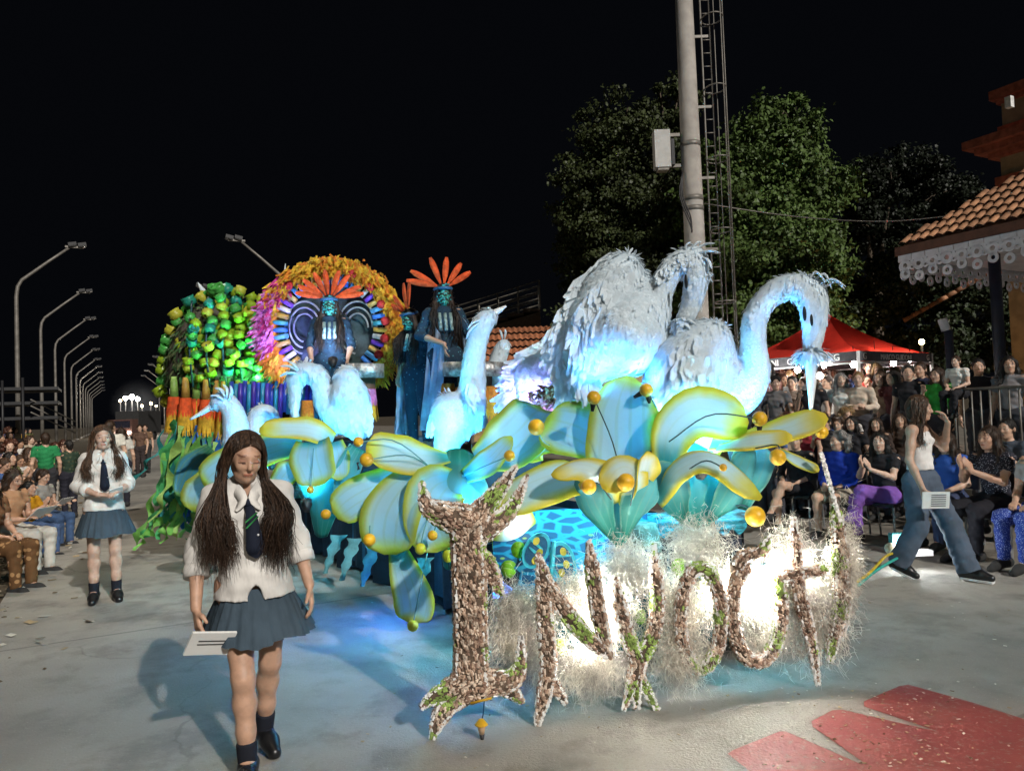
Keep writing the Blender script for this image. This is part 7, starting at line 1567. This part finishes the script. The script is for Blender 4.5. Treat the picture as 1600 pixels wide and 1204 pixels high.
dancer(692, 462, 8.3, .25, 'masked dancer with fanned orange plumes in long blue robe, right one', standing(elL=V3(-.28, -.06, 1.1), wrL=V3(-.05, -.3, .98), elR=V3(.27, -.06, 1.1), wrR=V3(.33, -.25, 1.0), hy=.1), True, n_f=(-1.35, -1.02, -.3, .17, .62, 1.0))
dancer(650, 500, 8.7, -.5, 'stooping masked dancer in blue robe left of the taller one', standing(head=V3(-.03, -.08, 1.5), hp=.2, hy=-.3), True, n_f=(-1.2, -.85, -.15, .15), sc=.98)
# ============================================================ LAMPS ON THE FLOAT (each a small housing with a lit lens)
M_hous = mat('lamp_housing', (.015, .015, .017), .5)
def lens(c): return mat('lit_lens_%d%d%d' % tuple(int(x*9) for x in c), (1, 1, 1), .3, emit=(c, 12))
def fixture(px, py, d, tgt, color, power, label, cone=110, r=.05):
    p = W(px, py, d); q = W(*tgt); dr = nrm(q-p); t = empty('float_spotlight', p); tag(t, label, 'spotlight', 'spotlights on the float')
    MB().tube([p-dr*.12, p-dr*.06, p-dr*.012], [r*.5, r, r*1.05], 12).build('housing', M_hous, t)
    MB().tube([p-dr*.02, p-dr*.008], [r*.9, r*.9], 12).build('lens', lens(color), t)
    light('float_spot', 'SPOT', p+dr*.01, color, power, .09, q, cone, .9)
fixture(925, 690, 5.5, (950, 540, 5.4), CY, 38, 'cyan spotlight under the largest heron', 100)
fixture(1050, 668, 5.2, (1085, 560, 5.2), CY, 36, 'cyan spotlight under the arched-neck heron', 110)
fixture(1150, 690, 5.0, (1170, 560, 5.1), CY, 18, 'cyan spotlight below the arched neck', 90)
fixture(1025, 705, 4.95, (1035, 640, 5.3), (.3, .8, 1), 60, 'bright spotlight inside the centre lily', 130)
fixture(1100, 720, 4.75, (1120, 640, 4.9), (.2, .75, 1), 45, 'cyan spotlight inside the right lily', 130)
fixture(735, 800, 5.0, (720, 740, 5.2), CY, 30, 'cyan spotlight under the left lily lip', 130)
fixture(820, 850, 5.0, (815, 790, 5.2), (.85, .95, 1), 30, 'white spotlight behind the tree letter branches', 120)
fixture(680, 712, 6.4, (690, 640, 7.4), (.05, .7, .9), 100, 'turquoise spotlight below the robed dancers', 120)
fixture(740, 715, 6.5, (730, 600, 7.0), BL, 22, 'blue spotlight below the upright heron', 110)
fixture(560, 720, 7.0, (545, 620, 7.6), (.04, .3, 1), 26, 'blue spotlight below the humped heron', 120)
fixture(420, 720, 7.4, (385, 650, 8.0), (.04, .4, 1), 34, 'blue spotlight below the crested heron', 120)
fixture(478, 780, 6.9, (470, 700, 7.2), (.08, .7, 1), 50, 'cyan spotlight at the rear lily foot', 140)
fixture(830, 660, 6.0, (845, 580, 6.4), (.3, .2, 1), 99, 'violet spotlight below the spread-tail heron', 120)
# white floodlights half buried in the moss of the letters
WH = (1, .96, .88)
for x, y, dd, pw, lab in ((1243, 888, 4.42, 60, 'white floodlight in the moss of the T letter'), (1306, 862, 4.46, 40, 'white floodlight in the moss at the right end'), (945, 925, 4.2, 36, 'white floodlight above the N letter'), (1128, 925, 4.33, 48, 'white floodlight between the two round letters'), (925, 985, 4.17, 20, 'white floodlight low behind the N letter'), (1175, 905, 4.36, 36, 'white floodlight over the C letter')):
    p = W(x, y, dd); t = empty('moss_floodlight', p); tag(t, lab, 'floodlight', 'floodlights in the moss'); q = p-_f*.03
    MB().tube([p+_f*.1, p+_f*.01], [.03, .045], 12).build('housing', M_hous, t)
    MB().ball(p, (.04, .02, .04), 12, 8).build('lens', mat('flood_lens', (1, 1, 1), .3, emit=((1, .97, .9), 120)), t)
    light('moss_flood', 'POINT', p-_f*.07, WH, pw, .04)
fixture(400, 605, 9.4, (385, 540, 9.8), (.2, 1, .35), 154, 'green spotlight in front of the cup dome', 130)
fixture(455, 600, 8.7, (440, 500, 9.3), (.35, .3, 1), 110, 'violet spotlight left of the feather arch', 110)
fixture(520, 560, 8.4, (520, 470, 9.0), (.6, .7, 1), 57, 'cool spotlight below the seated dancer', 120)
fixture(790, 915, 4.75, (660, 1080, 4.6), (.05, .2, 1), 30, 'blue spotlight under the front apron aimed at the ground', 140)
fixture(1000, 900, 4.85, (1040, 1150, 4.0), (.2, .45, 1), 30, 'blue spotlight under the centre lily aimed at the ground', 140)
fixture(620, 830, 6.2, (560, 950, 6.0), (.05, .2, 1), 50, 'blue spotlight on the left flank aimed at the ground', 140)
# bulbs glowing behind the petals, broad blue washes on the herons
def bulb(px, py, d, color, power, label):
    p = W(px, py, d); t = empty('petal_bulb', p); tag(t, label, 'light bulb', 'bulbs behind the petals')
    MB().ball(p, .03, 10, 8).build('glass', lens(color), t); MB().tube([p-_u*.03, p-_u*.09], .018, 8).build('socket', M_hous, t)
    light('petal_bulb_light', 'POINT', p-_u*.0+_f*0, color, power, .06)
AQ = (.12, .72, 1)
for x, y, d_, pw, lab in ((985, 690, 5.3, 70, 'bulb glowing behind the tall petal of the centre lily'), (910, 700, 5.5, 44, 'bulb behind the left petal of the centre lily'), (1085, 690, 5.15, 70, 'bulb inside the cup of the right lily'), (1150, 705, 5.0, 26, 'bulb behind the right petal of the right lily'), (930, 790, 4.85, 6, 'bulb behind the lower petals of the centre lily'), (1060, 770, 5.0, 14, 'bulb low behind the right lily trumpet'), (790, 715, 5.75, 40, 'bulb behind the raised petal of the left lily'), (650, 770, 5.4, 40, 'bulb behind the round petals of the left lily'), (590, 740, 5.3, 24, 'bulb behind the outer petal of the left lily'), (500, 735, 7.2, 24, 'bulb behind the petals of the rear lily'), (400, 745, 7.5, 22, 'bulb behind the leaves beside the student'), (840, 770, 5.0, 4, 'bulb behind the low petal over the tree letter')):
    bulb(x, y, d_, AQ, pw*.8, lab)
HB = (.09, .42, 1)
fixture(1000, 735, 5.12, (955, 480, 5.2), HB, 60, 'broad blue floodlight hidden below the largest heron', 100, .045)
fixture(1120, 715, 4.98, (1130, 540, 5.0), HB, 30, 'broad blue floodlight hidden below the arched-neck heron', 120, .045)
fixture(1165, 712, 4.93, (1220, 500, 5.0), HB, 50, 'blue floodlight aimed at the drooping head', 70, .03)
fixture(640, 695, 6.3, (600, 590, 7.6), HB, 34, 'broad blue floodlight facing the rear herons', 120, .045)
fixture(745, 695, 6.2, (735, 560, 7.2), HB, 22, 'broad blue floodlight facing the upright heron', 110, .045)
fixture(850, 665, 5.7, (845, 580, 6.4), (.2, .15, 1), 45, 'broad violet floodlight facing the spread tail', 120, .045)
fixture(928, 617, 4.95, (940, 490, 5.3), HB, 38, 'added small blue spotlight behind the left stamen ball of the centre lily', 105, .02)  # from here, tiny lamps added behind the balls to wash the herons blue
fixture(1010, 605, 5.05, (985, 480, 5.3), HB, 32, 'added small blue spotlight behind the top stamen ball of the centre lily', 105, .02)
fixture(1014, 607, 5.0, (1095, 560, 5.1), HB, 16, 'added small blue spotlight beside the top stamen ball', 110, .02)
fixture(1187, 651, 4.68, (1190, 520, 5.05), HB, 22, 'added small blue spotlight behind the right stamen ball of the right lily', 105, .02)
